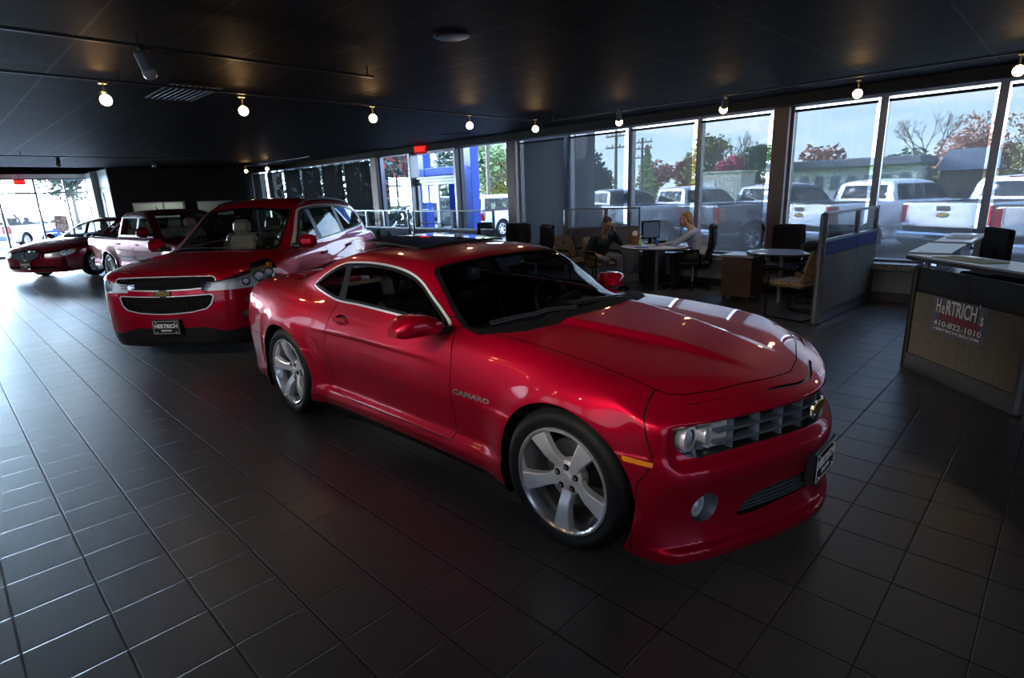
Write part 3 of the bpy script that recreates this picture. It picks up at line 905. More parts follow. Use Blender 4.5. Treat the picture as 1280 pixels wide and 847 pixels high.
    rv = MB(); rv.box((.30, 0, 1.21), (.03, .22, .06), bev=.012); rv.cyl((.31, 0, 1.24), (.36, 0, 1.27), .008); rv.build('interior_mirror', M['black_plastic'], car, smooth=True)
    return car
# ---------------------------------------------------------------- generic shell for the other vehicles
def car_F(p):
    H, E, W, D, Nz, Tz, G, Rr = [pc(*p[k]) for k in ('H', 'E', 'W', 'D', 'N', 'T', 'G', 'R')]
    Rt = pc(*p['Rt']) if 'Rt' in p else None
    g = p.get
    na, nq, nb, nc = p['nose']; ta = g('ta', .12); wb = g('wb', .25); lean = g('lean', .3); rc = g('rc', .05)
    fl = g('flare', .02); ax = p['ax']; zr = p['zr']; Ra = p['Ra']; kt = g('kt', .09); kn = g('kn', .06); kk = g('kk', .06); kc = g('kc', .09)
    wr = g('wr', .9); B = p['B']; wx = g('wx', (0., .8)); gz = g('gz', 1.0)
    def F(X, Y, Z):
        y = np.abs(Y)
        top = (Z - (H(X) - (H(X)-E(X))*(np.minimum(y, 1.3)/wr)**2.8))/1.04
        for (hc, hw, hh, x0, x1) in g('ridges', ()):
            top = top - hh*np.exp(-((y-hc)/hw)**2)*sstep(x1, x1-.25, X)*sstep(x0, x0+.2, X)
        f = 0
        for a in ax:
            r = np.sqrt((X-a)**2 + (Z-zr)**2)
            f = f + fl*np.exp(-((r-Ra-.01)/g('fw', .09))**2)
        side = (y - (W(X) + D(Z) + f))/1.02
        nose = (X - (Nz(Z) - na*y**nq - nb*np.maximum(y-nc, 0)**2))*.92
        tail = ((Tz(Z) + ta*y**2.6) - X)*.97
        b = smax(top, side, kt); b = smax(b, nose, kn); b = smax(b, tail, g('ktl', .06)); b = smax(b, B - Z, .03)
        xs = X + wb*y*y*sstep(wx[0], wx[1], X)
        if g('bb'): xs = np.where(X < g('bx', -.5), xs - g('bb')*y*y*sstep(g('bx', -.5), g('bx', -.5)-.6, X), xs)
        roof = (Z - (Rr(xs) - rc*(y/.6)**2.4))/1.08
        gs = (y - (G(X) - (Z-gz)*lean))/math.sqrt(1+lean*lean)
        c = smax(roof, gs, kc)
        if Rt is not None: c = smax(c, ((Rt(Z) + g('rta', .12)*y**2.4) - X)*.95, g('krt', .08))
        c = smax(c, g('cz', .8) - Z, .02)
        return smin(b, c, g('kj', .03))
    return F
def shell(car, F, lo, hi, h, cuts, parts, P):
    sk = Skin(F, lo, hi, h)
    for c in cuts:
        kind, poly, name = c[:3]; o = dict(c[3]) if len(c) > 3 else {}
        wh = o.pop('where', 'body'); gap = o.pop('gap', 0.); off = o.pop('off', 0.); sm = o.pop('smooth', None)
        if sm is not None: poly = [tuple(q) for q in smooth_poly(poly, 4, keep=sm)]
        if kind == 'side':
            for sg, s in ((-1, 'R'), (1, 'L')):
                w = [x + s if x in parts_side(cuts) else x for x in ([wh] if isinstance(wh, str) else wh)]
                if name in ('chrome', 'frame', 'glass') and h < .035: o['F'] = F
                sk.cut(f_side(poly, sg, off, **o), name+s, gap=gap, where=w)
        elif kind == 'arch':
            for a in poly[0]: sk.cut(f_arch(a, poly[1], poly[2], **o), name, where=[wh] if isinstance(wh, str) else wh)
        elif kind == 'x>':
            g = poly_sdf(poly); sk.cut(lambda V: g(V[:, 0], V[:, 2]), name, gap=gap, where=[wh] if isinstance(wh, str) else wh)
        else:
            fn = {'top': f_top, 'front': f_front, 'rear': f_rear}[kind]
            sk.cut(fn(poly, off, **o), name, gap=gap, where=[wh] if isinstance(wh, str) else wh)
    V, T, N = sk.take(['seam'], -.006)
    if len(T): mesh_obj('panel_gap', V, T, M['seam'], car, N=N)
    objs = {}
    for nm, (on, mk, off) in parts.items():
        mt = P if mk == 'P' else M[mk]
        for s in ('', 'R', 'L'):
            if nm+s in sk.names:
                ob = skin_part(sk, [nm+s], on, mt, car, off)
                if ob: objs[nm+s] = ob
    return sk, objs
def parts_side(cuts): return {c[2] for c in cuts if c[0] == 'side'}
def mirror_pod(car, x, y, z, sz, P, foot=True):
    for sg in (-1, 1):
        m = MB(); m.box((x, sg*(y+sz[1]/2), z), sz, bev=min(sz)*.42)
        o = m.build('door_mirror', P, car, smooth=True, auto=70)
        b = MB(); b.box((x+.03, sg*(y-.02), z-sz[2]*.28), (.10, .14, .06), bev=.02); b.build('mirror_foot', M['black_plastic'], o, smooth=True)
        q = MB(); q.box((x-sz[0]/2-.002, sg*(y+sz[1]/2), z), (.006, sz[1]*.8, sz[2]*.75), bev=.002); q.build('mirror_glass', M['chrome'], o)
def handle(objs, key, F, x, z, sg, P, w=.19):
    y = surf_y(F, x, z, sg)
    h = MB(); h.box((x, y+sg*.02, z), (w, .022, .035), bev=.009); h.cyl((x-w*.38, y-sg*.01, z), (x-w*.38, y+sg*.02, z), .012, n=8); h.cyl((x+w*.38, y-sg*.01, z), (x+w*.38, y+sg*.02, z), .012, n=8)
    h.build('door_handle', P, objs[key], smooth=True)
def mesh_grille(car, F, y0, y1, z0, z1, back, name='grille', cell=.035, mt='black_plastic'):
    m = MB(); r = 0; z = z0
    while z <= z1+1e-6:
        pts = [(surf_x(F, y, (z0+z1)/2)-back, y, z + (.4*cell if i % 2 else 0)) for i, y in enumerate(np.arange(y0, y1+1e-6, cell*.8))]
        m.tube(pts, .0045, 4); z += cell*.75; r += 1
    for y in np.arange(y0, y1, cell*.8):
        pass
    return m.build(name, M[mt], car)

def make_crossover(loc, rz):
    p = dict(
        H=((-2.8, 1.05), (-2.4, 1.12), (1.0, 1.16), (1.25, 1.15), (1.7, 1.12), (2.1, 1.075), (2.35, 1.03), (2.5, .985), (2.62, .90)),
        E=((-2.8, 1.05), (-2.4, 1.15), (-1.5, 1.16), (0, 1.10), (1.0, 1.08), (1.5, 1.06), (1.9, 1.02), (2.2, .97), (2.5, .90)),
        W=((-2.8, .90), (-2.3, .965), (-1.5, .985), (0, .965), (1.0, .975), (1.5, .985), (2.0, .96), (2.6, .9)),
        D=((.1, -.12), (.25, -.03), (.40, -.01), (.50, -.03), (.65, -.015), (.85, 0), (1.0, -.03), (1.12, -.07), (1.3, -.2)),
        N=((.12, 2.44), (.25, 2.51), (.42, 2.54), (.55, 2.55), (.72, 2.54), (.85, 2.525), (.95, 2.50), (1.02, 2.42), (1.1, 2.2)),
        T=((.2, -2.5), (.4, -2.64), (.7, -2.68), (1.0, -2.64), (1.2, -2.6)),
        G=((1.6, .70), (1.1, .845), (.5, .87), (-.5, .885), (-1.5, .875), (-2.2, .83), (-2.7, .75)),
        R=((2.5, .45), (1.55, 1.02), (1.30, 1.16), (.9, 1.38), (.55, 1.58), (.35, 1.68), (.1, 1.74), (-.4, 1.775), (-1.2, 1.765), (-1.9, 1.71), (-2.4, 1.64), (-2.8, 1.58)),
        Rt=((1.0, -2.62), (1.2, -2.56), (1.4, -2.42), (1.6, -2.24), (1.8, -2.05)),
        nose=(.22, 2.2, 1.6, .62), ta=.14, wb=.22, wx=(.0, .9), lean=.40, gz=1.12, rc=.05, flare=.022, ax=(1.50, -1.52), zr=.365, Ra=.41,
        B=.16, wr=.95, kt=.10, kn=.06, kc=.10)
    F = car_F(p)
    car = thing('family_crossover', 'glossy red tall crossover with a mesh grille, nose toward the camera, just behind the coupe', 'car', loc, rz)
    P = M['red']
    dlo = [(1.10, 1.135), (.90, 1.30), (.66, 1.46), (.42, 1.575), (.12, 1.635), (-.6, 1.66), (-1.4, 1.63), (-1.95, 1.56), (-2.18, 1.44), (-2.25, 1.30), (-2.05, 1.235), (-1.4, 1.20), (-.3, 1.155), (.5, 1.13)]
    hl = [(1.76, 1.07), (1.94, 1.06), (2.15, 1.01), (2.33, .955), (2.46, .90), (2.6, .86), (2.6, .80), (2.38, .795), (2.12, .80), (1.92, .845), (1.80, .95)]
    g1 = mir_y([(0, .955), (.30, .953), (.53, .945), (.565, .925), (.545, .855), (.52, .842), (.3, .828), (0, .822)])
    g2 = mir_y([(0, .745), (.30, .75), (.50, .757), (.53, .745), (.50, .66), (.45, .612), (.3, .582), (.1, .568), (0, .566)])
    g1c = mir_y([(0, .966), (.30, .964), (.542, .956), (.581, .928), (.557, .847), (.526, .832), (.3, .817), (0, .811)])
    g2c = mir_y([(0, .755), (.30, .760), (.512, .768), (.545, .751), (.513, .654), (.458, .603), (.3, .571), (.1, .557), (0, .555)])
    hood = mir([(1.40, 0), (1.36, .4), (1.24, .72), (1.30, .86), (1.7, .84), (2.05, .76), (2.30, .62), (2.40, .45), (2.45, .2), (2.46, 0)])
    ws = mir([(.42, 0), (.41, .4), (.36, .60), (.42, .615), (.8, .665), (1.10, .70), (1.22, .69), (1.34, .5), (1.39, .25), (1.40, 0)])
    fog = [(1.95, .54), (2.18, .56), (2.36, .555), (2.40, .50), (2.30, .47), (2.1, .455), (1.97, .47)]
    cuts = [('arch', ((1.50, -1.52), .365, .415), 'arch'),
            ('side', dlo, 'chrome', dict(smooth=(0,))), ('side', dlo, 'frame', dict(smooth=(0,), off=.018, where='chrome')), ('side', dlo, 'glass', dict(smooth=(0,), off=.035, where='frame')),
            ('side', [(.10, 1.8), (-.02, 1.8), (.0, 1.0), (.14, 1.0)], 'frame', dict(where='glass')), ('side', [(-.98, 1.8), (-1.12, 1.8), (-1.0, 1.0), (-.86, 1.0)], 'frame', dict(where='glass')),
            ('top', ws, 'cowl', dict(zmin=1.0)), ('top', ws, 'windshield', dict(zmin=1.0, off=.03, where='cowl')),
            ('top', hood, 'hood', dict(gap=.007, zmin=.7)),
            ('side', hl, 'lamp', dict(ymin=.42)),
            ('front', g1c, 'gchrome'), ('front', g1, 'ghole', dict(where='gchrome')), ('front', g2c, 'gchrome'), ('front', g2, 'ghole2', dict(where='gchrome')),
            ('side', fog, 'fog', dict(ymin=.5)),
            ('front', [(-1.2, .10), (1.2, .10), (1.2, .36), (.9, .37), (.60, .34), (.40, .40), (-.40, .40), (-.60, .34), (-.9, .37), (-1.2, .36)], 'valance', dict(xmin=1.9)),
            ('side', [(1.10, 1.13), (1.12, .75), (1.08, .45), (1.0, .38), (.05, .38), (.08, .7), (.11, 1.2), (.11, 1.3), (1.1, 1.3)], 'door', dict(gap=.007)),
            ('side', [(.05, 1.3), (.05, .7), (.02, .38), (-1.0, .38), (-1.1, .6), (-1.12, .9), (-1.0, 1.3)], 'reardoor', dict(gap=.007)),
            ('side', [(1.10, 1.3), (1.12, .75), (1.08, .45), (1.0, .3), (1.9, .3), (1.95, .72), (1.86, .85), (1.80, 1.3)], 'fender', dict(gap=.007, ymin=.5)),
            ('side', [(-3, .05), (3, .05), (3, .30), (-3, .30)], 'cladding'),
            ('side', [(-2.3, 1.2), (-2.75, 1.2), (-2.8, .9), (-2.45, .9)], 'taillight', dict(ymin=.55)),
            ('rear', [(-.62, 1.30), (-.55, 1.58), (.55, 1.58), (.62, 1.30)], 'backlight')]
    parts = dict(body=('body', 'P', 0), chrome=('window_trim', 'satin_chrome', .003), frame=('window_frame', 'black_plastic', 0), glass=('side_window', 'ws_clear', -.006), cowl=('cowl', 'black_plastic', 0),
                 windshield=('windshield', 'ws_clear', 0), hood=('hood', 'P', 0), gchrome=('grille_trim', 'satin_chrome', .006), valance=('bumper_valance', 'black_plastic', -.004),
                 door=('door', 'P', 0), reardoor=('door', 'P', 0), fender=('fender', 'P', 0), cladding=('rocker_cladding', 'black_plastic', 0), taillight=('taillight', 'red_lens', .003), backlight=('rear_window', 'ws_dark', 0))
    sk, ob = shell(car, F, (-2.85, -1.1, .1), (2.7, 1.1, 1.9), .025, cuts, parts, P)
    for nm in ('ghole', 'ghole2'):
        rim_walls(sk, nm, (-.05, 0, 0), 'grille_surround', M['black_plastic'], car)
        V, T, N = sk.take([nm], -.05); mesh_obj('grille_backing', V, T, M['matte_black'], car, N=N)
    mesh_grille(car, F, -.53, .53, .835, .945, .022); mesh_grille(car, F, -.49, .49, .585, .745, .022)
    bowtie(car, (surf_x(F, 0, .785)+.002, 0, .787), .19)
    for s, sg in (('R', -1), ('L', 1)):
        rim_walls(sk, 'lamp'+s, (-.06, -sg*.06, 0), 'lamp_rim', M['chrome'], car)
        V, T, N = sk.take(['lamp'+s], -.07); bk = mesh_obj('headlamp', V, T, M['reflector'], car, N=N)
        for (x, z, r) in ((1.98, .93, .055), (2.16, .91, .065), (2.30, .87, .045)):
            y = surf_y(F, x, z, sg); m = MB()
            nrm = Vector((.75, sg*.6, .15)).normalized(); c = Vector((x, y, z)) - nrm*.045
            m.cyl(tuple(c - nrm*.02), tuple(c + nrm*.012), r, r*1.05, n=24, k=0); m.ball(tuple(c + nrm*.012), r*.7, k=1)
            m.build('lamp_bowl', [M['chrome'], M['bulb_lens']], bk, smooth=True)
        am = MB(); y = surf_y(F, 1.86, .98, sg); am.box((1.85, y-sg*.035, .985), (.10, .03, .085), (0, 0, 0), bev=.012); am.build('turn_signal', M['amber'], bk, smooth=True)
        V, T, N = sk.take(['lamp'+s], .001); mesh_obj('lamp_cover', V, T, M['lens'], bk, N=N)
        rim_walls(sk, 'fog'+s, (-.03, -sg*.03, 0), 'fog_lamp_recess', M['chrome'], car)
        V, T, N = sk.take(['fog'+s], -.035); fg = mesh_obj('fog_lamp', V, T, M['reflector'], car, N=N)
        V, T, N = sk.take(['fog'+s], .001); mesh_obj('lamp_cover', V, T, M['lens'], fg, N=N)
        m = MB(); y = surf_y(F, 2.22, .51, sg); m.cyl((2.16, y-sg*.03, .51), (2.21, y-sg*.01, .51), .04, n=20); m.build('lamp_bowl', M['bulb_lens'], fg, smooth=True)
        handle(ob, 'door'+s, F, .22, .98, sg, P); handle(ob, 'reardoor'+s, F, -.85, 1.0, sg, P)
        rr = MB(); pts = [(x, sg*.62, surf_z(F, x, .62)+.035*math.sin(PI*min(1, max(0, (x+2.0)/2.1)))**.4+.012) for x in np.linspace(-2.0, .1, 16)]
        rr.tube(pts, .015, 8); rr.build('roof_rail', M['black_plastic'], car, smooth=True)
    mirror_pod(car, 1.0, .93, 1.20, (.13, .24, .17), P)
    license_plate(car, (surf_x(F, 0, .40)+.045, 0, .42))
    arch_liners(car, (1.50, -1.52), .365, .417, .95)
    for cx in (1.50, -1.52):
        for sg in (-1, 1): wheel(car, (cx, sg*.975, .365), sg, R=.365, rr=.245, wd=.25, style='six', rot=.3)
    for sg in (-1, 1): seat(car, .30, sg*.40, M['grey_leather'], z=.62, lean=.30, s=1.05)
    for sg in (-1, 1): seat(car, -.75, sg*.42, M['grey_leather'], z=.64, lean=.30)
    d = MB(); d.box((1.05, 0, 1.0), (.55, 1.55, .16), (0, .1, 0), bev=.06); d.build('dashboard', M['grey_leather'], car, smooth=True)
    steering(car, (.78, .40, 1.08), M['black_plastic'])
    V, T, N = sk.take(['body', 'doorR', 'doorL', 'reardoorR', 'reardoorL'], -.035); c = V[T].mean(1); keep = (c[:, 0] < 1.3) & (c[:, 2] > .45)
    mesh_obj('cabin_lining', V, T[keep], M['grey_leather'], car, N=-N)
    l = MB(); l.box((-.5, 0, .42), (3.6, 1.6, .04)); l.build('cabin_floor', M['matte_black'], car)
    w = MB()
    for (a, b) in (((1.33, -.10), (1.20, -.62)), ((1.35, .45), (1.33, -.08))):
        w.tube([(a[0]+(b[0]-a[0])*t, a[1]+(b[1]-a[1])*t, surf_z(F, a[0]+(b[0]-a[0])*t, a[1]+(b[1]-a[1])*t)+.02) for t in np.linspace(0, 1, 8)], 0, flat=(.014, .012), up=(0, 0, 1))
    w.build('wiper', M['black_plastic'], car)
    return car

def make_sedan(loc, rz):
    p = dict(
        H=((-2.7, .95), (-2.4, 1.02), (-1.8, 1.05), (1.0, 1.0), (1.3, .985), (1.8, .93), (2.15, .86), (2.4, .78), (2.6, .70)),
        E=((-2.7, .90), (-2.3, .98), (-1.5, .99), (0, .95), (1.0, .93), (1.5, .89), (2.0, .80), (2.4, .70), (2.6, .62)),
        W=((-2.7, .84), (-2.2, .90), (-1.4, .925), (0, .925), (1.4, .93), (2.0, .90), (2.6, .83)),
        D=((.1, -.10), (.22, -.03), (.35, -.01), (.55, 0), (.72, 0), (.85, -.02), (.95, -.06), (1.1, -.16)),
        N=((.12, 2.42), (.25, 2.50), (.38, 2.55), (.52, 2.555), (.66, 2.53), (.76, 2.47), (.85, 2.3)),
        T=((.2, -2.45), (.4, -2.56), (.7, -2.58), (1.0, -2.56), (1.1, -2.5)),
        G=((1.6, .64), (1.0, .78), (.3, .81), (-.6, .82), (-1.3, .78), (-2.0, .66)),
        R=((2.2, .45), (1.25, .97), (1.0, 1.08), (.6, 1.26), (.3, 1.37), (0, 1.435), (-.4, 1.465), (-.9, 1.44), (-1.3, 1.34), (-1.7, 1.16), (-2.0, 1.02), (-2.3, .9)),
        nose=(.20, 2.1, 1.3, .60), ta=.12, wb=.26, wx=(-.1, .8), lean=.46, gz=.98, rc=.05, flare=.014, ax=(1.468, -1.468), zr=.335, Ra=.375,
        B=.19, wr=.9, kt=.11, kn=.09, kc=.10)
    F = car_F(p)
    car = thing('red_sedan', 'dark red sedan with an oval chrome grille, parked farthest left before the bright storefront', 'car', loc, rz)
    P = M['maroon']
    dlo = [(1.12, .985), (.85, 1.13), (.55, 1.25), (.25, 1.325), (-.2, 1.365), (-.7, 1.36), (-1.15, 1.28), (-1.45, 1.15), (-1.50, 1.06), (-1.2, 1.03), (0, 1.0)]
    hl = [(1.88, .735), (1.98, .775), (2.15, .775), (2.40, .72), (2.6, .66), (2.6, .58), (2.40, .58), (2.15, .60), (1.95, .66)]
    gc = mir_y([(0, .755), (.18, .752), (.36, .735), (.43, .70), (.42, .62), (.34, .54), (.18, .495), (0, .485)])
    gi = mir_y([(0, .730), (.18, .727), (.34, .712), (.395, .685), (.385, .63), (.315, .565), (.17, .522), (0, .512)])
    hood = mir([(1.30, 0), (1.25, .4), (1.12, .66), (1.2, .80), (1.7, .78), (2.05, .70), (2.28, .55), (2.36, .3), (2.38, 0)])
    ws = mir([(.30, 0), (.28, .4), (.22, .56), (.6, .64), (.95, .70), (1.10, .68), (1.22, .4), (1.28, 0)])
    cuts = [('arch', ((1.468, -1.468), .335, .375), 'arch'),
            ('side', dlo, 'chrome', dict(smooth=(0,))), ('side', dlo, 'frame', dict(smooth=(0,), off=.015, where='chrome')), ('side', dlo, 'glass', dict(smooth=(0,), off=.03, where='frame')),
            ('side', [(.0, 1.6), (-.10, 1.6), (-.06, .8), (.06, .8)], 'frame', dict(where='glass')),
            ('top', ws, 'cowl', dict(zmin=.9)), ('top', ws, 'windshield', dict(zmin=.9, off=.025, where='cowl')), ('top', hood, 'hood', dict(gap=.008, zmin=.6)),
            ('side', hl, 'lamp', dict(ymin=.45)), ('front', gc, 'gchrome'), ('front', gi, 'ghole', dict(where='gchrome')),
            ('front', [(-.72, .36), (.72, .36), (.70, .29), (-.70, .29)], 'valance'),
            ('side', [(1.05, 1.2), (1.05, .6), (1.0, .30), (0, .30), (.02, 1.2)], 'door', dict(gap=.008)), ('side', [(-.03, 1.2), (-.05, .30), (-1.0, .30), (-1.08, .6), (-1.2, 1.2)], 'reardoor', dict(gap=.008)),
            ('side', [(-2.2, .92), (-2.7, .95), (-2.7, .75), (-2.3, .75)], 'taillight', dict(ymin=.45)),
            ('top', mir([(-1.25, 0), (-1.25, .5), (-1.85, .55), (-1.95, 0)]), 'backlight', dict(zmin=1.05))]
    parts = dict(body=('body', 'P', 0), chrome=('window_trim', 'satin_chrome', .003), frame=('window_frame', 'black_plastic', 0), glass=('side_window', 'ws_clear', -.004), cowl=('cowl', 'black_plastic', 0),
                 windshield=('windshield', 'ws_clear', 0), hood=('hood', 'P', 0), gchrome=('grille_trim', 'chrome', .012), valance=('lower_grille', 'matte_black', -.01),
                 door=('door', 'P', 0), reardoor=('door', 'P', 0), taillight=('taillight', 'red_lens', .003), backlight=('rear_window', 'ws_clear', 0))
    sk, ob = shell(car, F, (-2.75, -1.05, .1), (2.7, 1.05, 1.6), .03, cuts, parts, P)
    V, T, N = sk.take(['ghole'], -.03); mesh_obj('grille_backing', V, T, M['gunmetal'], car, N=N)
    rim_walls(sk, 'ghole', (-.04, 0, 0), 'grille_surround', M['chrome'], car)
    m = MB()
    for y in np.arange(-.36, .37, .03):
        hz = .5*(.215)*math.sqrt(max(0, 1-(y/.40)**2)); m.box((surf_x(F, y, .62)-.012, y, .62), (.02, .008, 2*hz), bev=.002)
    m.build('grille', M['chrome'], car)
    m = MB(); m.tube([(surf_x(F, 0, .66)+.012, .055*math.cos(a), .63+.055*math.sin(a)) for a in [2*PI*i/20 for i in range(20)]], .006, 6, closed=True)
    for q in (-.03, 0, .03): m.box((surf_x(F, 0, .66)+.012, q, .63), (.008, .014, .06), (.5, 0, 0), bev=.002)
    m.build('emblem', M['chrome'], car)
    for s, sg in (('R', -1), ('L', 1)):
        rim_walls(sk, 'lamp'+s, (-.05, -sg*.05, 0), 'lamp_rim', M['chrome'], car)
        V, T, N = sk.take(['lamp'+s], -.05); bk = mesh_obj('headlamp', V, T, M['reflector'], car, N=N)
        for (x, z, r) in ((2.12, .69, .045), (2.28, .67, .05)):
            y = surf_y(F, x, z, sg); nrm = Vector((.75, sg*.6, .1)).normalized(); c = Vector((x, y, z)) - nrm*.03
            m = MB(); m.cyl(tuple(c-nrm*.02), tuple(c+nrm*.01), r, n=20, k=0); m.ball(tuple(c+nrm*.01), r*.7, k=1); m.build('lamp_bowl', [M['chrome'], M['bulb_lens']], bk, smooth=True)
        am = MB(); y = surf_y(F, 1.99, .73, sg); am.box((1.99, y-sg*.02, .73), (.09, .02, .05), bev=.008); am.build('turn_signal', M['amber'], bk)
        V, T, N = sk.take(['lamp'+s], .001); mesh_obj('lamp_cover', V, T, M['lens'], bk, N=N)
        handle(ob, 'door'+s, F, .15, .86, sg, P); handle(ob, 'reardoor'+s, F, -.85, .88, sg, P)
    mirror_pod(car, .95, .86, 1.02, (.11, .18, .13), P)
    license_plate(car, (surf_x(F, 0, .40)+.04, 0, .40))
    arch_liners(car, (1.468, -1.468), .335, .377, .89)
    for cx in (1.468, -1.468):
        for sg in (-1, 1): wheel(car, (cx, sg*.92, .335), sg, R=.335, rr=.225, wd=.235, style='ten', rot=.2)
    for x in (.15, -.85):
        for sg in (-1, 1): seat(car, x, sg*.38, M['grey_leather'], z=.48, lean=.35)
    d = MB(); d.box((.85, 0, .88), (.4, 1.4, .14), (0, .1, 0), bev=.05); d.build('dashboard', M['grey_leather'], car, smooth=True)
    l = MB(); l.box((-.3, 0, .30), (3.2, 1.5, .04)); l.build('cabin_floor', M['matte_black'], car)
    steering(car, (.62, .38, .92), M['black_plastic'])
    return car

def pickup(name, label, loc, rz, P, s, h, style, group=None, grp_plate=False):
    """s: dict of sizes. Crew-cab pickup with an open bed"""
    L0, L1, Wd, Zb, Zh, Zr = s['nose'], s['tail'], s['w'], s['belt'], s['hood'], s['roof']
    a0, a1, zr, Ra = s['ax'][0], s['ax'][1], s['zr'], s['Ra']; xw, xh, xr = s['xw'], s['xh'], s['xr']
    p = dict(
        H=((L1-.2, Zb), (xr-.1, Zb), (xw-.1, Zh+.02), (xw+.3, Zh), (L0-.45, Zh-.06), (L0-.2, Zh-.10), (L0+.1, Zh-.2)),
        E=((L1-.2, Zb-.01), (xw, Zb-.01), (xw+.3, Zh-.05), (L0-.5, Zh-.12), (L0, Zh-.24)),
        W=((L1-.1, Wd-.02), (L1+.6, Wd), (xr, Wd-.005), (xw, Wd), (a0, Wd), (L0-.3, Wd-.03), (L0, Wd-.06)),
        D=((.2, -.12), (.38, -.05), (.50, -.03), (.60, -.045), (.75, -.02), (.9, 0), (Zb-.08, -.015), (Zb+.05, -.05), (Zb+.3, -.15)),
        N=((.3, L0-.10), (.45, L0), (.7, L0), (Zh-.2, L0-.03), (Zh, L0-.12)), T=((.3, L1+.05), (.6, L1), (Zb, L1), (Zb+.1, L1+.02)),
        G=((xw+.3, Wd-.22), (xw, Wd-.11), (xw-.6, Wd-.08), (xr+.1, Wd-.08), (xr-.2, Wd-.12)),
        R=((xw+1.0, Zb-.5), (xw+.15, Zh-.04), (xw, Zh+.05), ((xw+xh)/2, (Zh+Zr)/2+.05), (xh, Zr-.06), (xh-.25, Zr-.015), (xh-.6, Zr), (xr, Zr-.03), (xr-.4, Zr-.08)),
        Rt=((Zb-.3, xr-.02), (Zb, xr), (Zr-.1, xr+.09), (Zr, xr+.13)), rta=.03, krt=.06,
        nose=(.12, 2.2, .9, Wd-.30), ta=.02, ktl=.035, wb=.16, wx=(xh-.2, xw), lean=.30, gz=Zb, rc=.035, flare=s.get('flare', .03), fw=.10, ax=(a0, a1), zr=zr, Ra=Ra,
        B=s.get('B', .36), wr=Wd, kt=.06, kn=.07, kc=.09, cz=Zb-.25, kj=.02)
    F = car_F(p)
    car = thing(name, label, 'pickup truck', loc, rz, group)
    t = .16                                                   # pillar thickness helpers
    zt = Zr-.13
    dlo = [(xw-.10, Zb+.02), (xh+.08, zt-.02), (xh-.02, zt), (xr+.20, zt), (xr+.16, zt-.03), (xr+.11, Zb+.05), (xr+.14, Zb+.02)]
    xm = s['xm']
    ws = mir([(xh, 0), (xh-.02, Wd*.5), (xh-.06, Wd*.62), (xw-.12, Wd-.20), (xw+.0, Wd-.25), (xw+.10, Wd*.4), (xw+.14, 0)])
    hood = mir([(xw+.17, 0), (xw+.13, Wd*.45), (xw+.02, Wd-.2), (xw+.10, Wd-.08), (L0-.55, Wd-.10), (L0-.22, Wd-.18), (L0-.14, Wd*.5), (L0-.12, 0)])
    bed = [(xr-.16, Wd-.09), (L1+.08, Wd-.09), (L1+.08, -Wd+.09), (xr-.16, -Wd+.09)]
    tg = [(-Wd+.20, Zb-.015), (Wd-.20, Zb-.015), (Wd-.20, Zb-.50), (-Wd+.20, Zb-.50)]
    tl = [(Wd-.175, Zb-.06), (Wd+.1, Zb-.06), (Wd+.1, Zb-.46), (Wd-.165, Zb-.46)]
    hl = [(L0-.42, Zh-.18), (L0-.1, Zh-.17), (L0+.1, Zh-.2), (L0+.1, Zh-.38), (L0-.2, Zh-.38), (L0-.38, Zh-.34)]
    gr = mir_y([(0, Zh-.15), (Wd-.38, Zh-.16), (Wd-.34, Zh-.24), (Wd-.38, Zh-.42), (0, Zh-.42)])
    cuts = [('arch', ((a0, a1), zr, Ra), 'arch', dict(ymin=Wd-.3)), ('side', dlo, 'frame', dict(smooth=None)), ('side', dlo, 'glass', dict(off=.03, where='frame')),
            ('side', [(xm+.05, 3), (xm-.05, 3), (xm-.03, .5), (xm+.07, .5)], 'frame', dict(where='glass')),
            ('top', ws, 'cowl', dict(zmin=Zb-.05)), ('top', ws, 'windshield', dict(zmin=Zb-.05, off=.03, where='cowl')), ('top', hood, 'hood', dict(zmin=Zb-.3, gap=.01)),
            ('top', bed, 'bedhole', dict(zmin=Zb-.06)), ('rear', tg, 'tailgate', dict(gap=.012, xmax=L1+.3)), ('rear', [(-Wd*.68, Zb+.06), (Wd*.68, Zb+.06), (Wd*.62, Zr-.15), (-Wd*.62, Zr-.15)], 'backlight', dict(xmax=xr+.25)),
            ('rear', [(-2, .2), (2, .2), (2, Zb-.52), (-2, Zb-.52)], 'rearcut', dict(xmax=L1+.10)),
            ('rear', tl, 'taillight', dict(xmax=L1+.22)), ('rear', [(-a, b) for a, b in tl], 'taillight', dict(xmax=L1+.22)),
            ('side', hl, 'lamp', dict(ymin=.45)), ('front', gr, 'ghole'),
            ('side', [(xw+.02, Zb+.2), (xw+.02, .7), (xw-.06, .42), (xm-.02, .42), (xm+.04, Zb+.2)], 'door', dict(gap=.009)),
            ('side', [(xm-.06, Zb+.2), (xm-.08, .42), (max(xr-.0, a1+Ra+.02), .42), (max(xr-.0, a1+Ra+.02), .70), (xr+.05, .90), (xr+.05, Zb+.2)], 'reardoor', dict(gap=.009)),
            ('side', [(xr-.075, Zb+.1), (xr-.085, .3), (xr-.06, .3), (xr-.05, Zb+.1)], 'seam')]
    parts = dict(body=('body', 'P', 0), frame=('window_frame', 'black_plastic', 0), glass=('side_window', 'truck_glass' if style == 'big' else 'ws_clear', -.004), cowl=('cowl', 'black_plastic', 0), windshield=('windshield', 'ws_clear', 0),
                 hood=('hood', 'P', 0), tailgate=('tailgate', 'P', 0), backlight=('rear_window', 'truck_glass' if style == 'big' else 'ws_clear', 0), taillight=('taillight', 'red_lens', .004), door=('door', 'P', 0), reardoor=('door', 'P', 0))
    parts['lamp'] = ('headlamp', 'reflector', -.01)
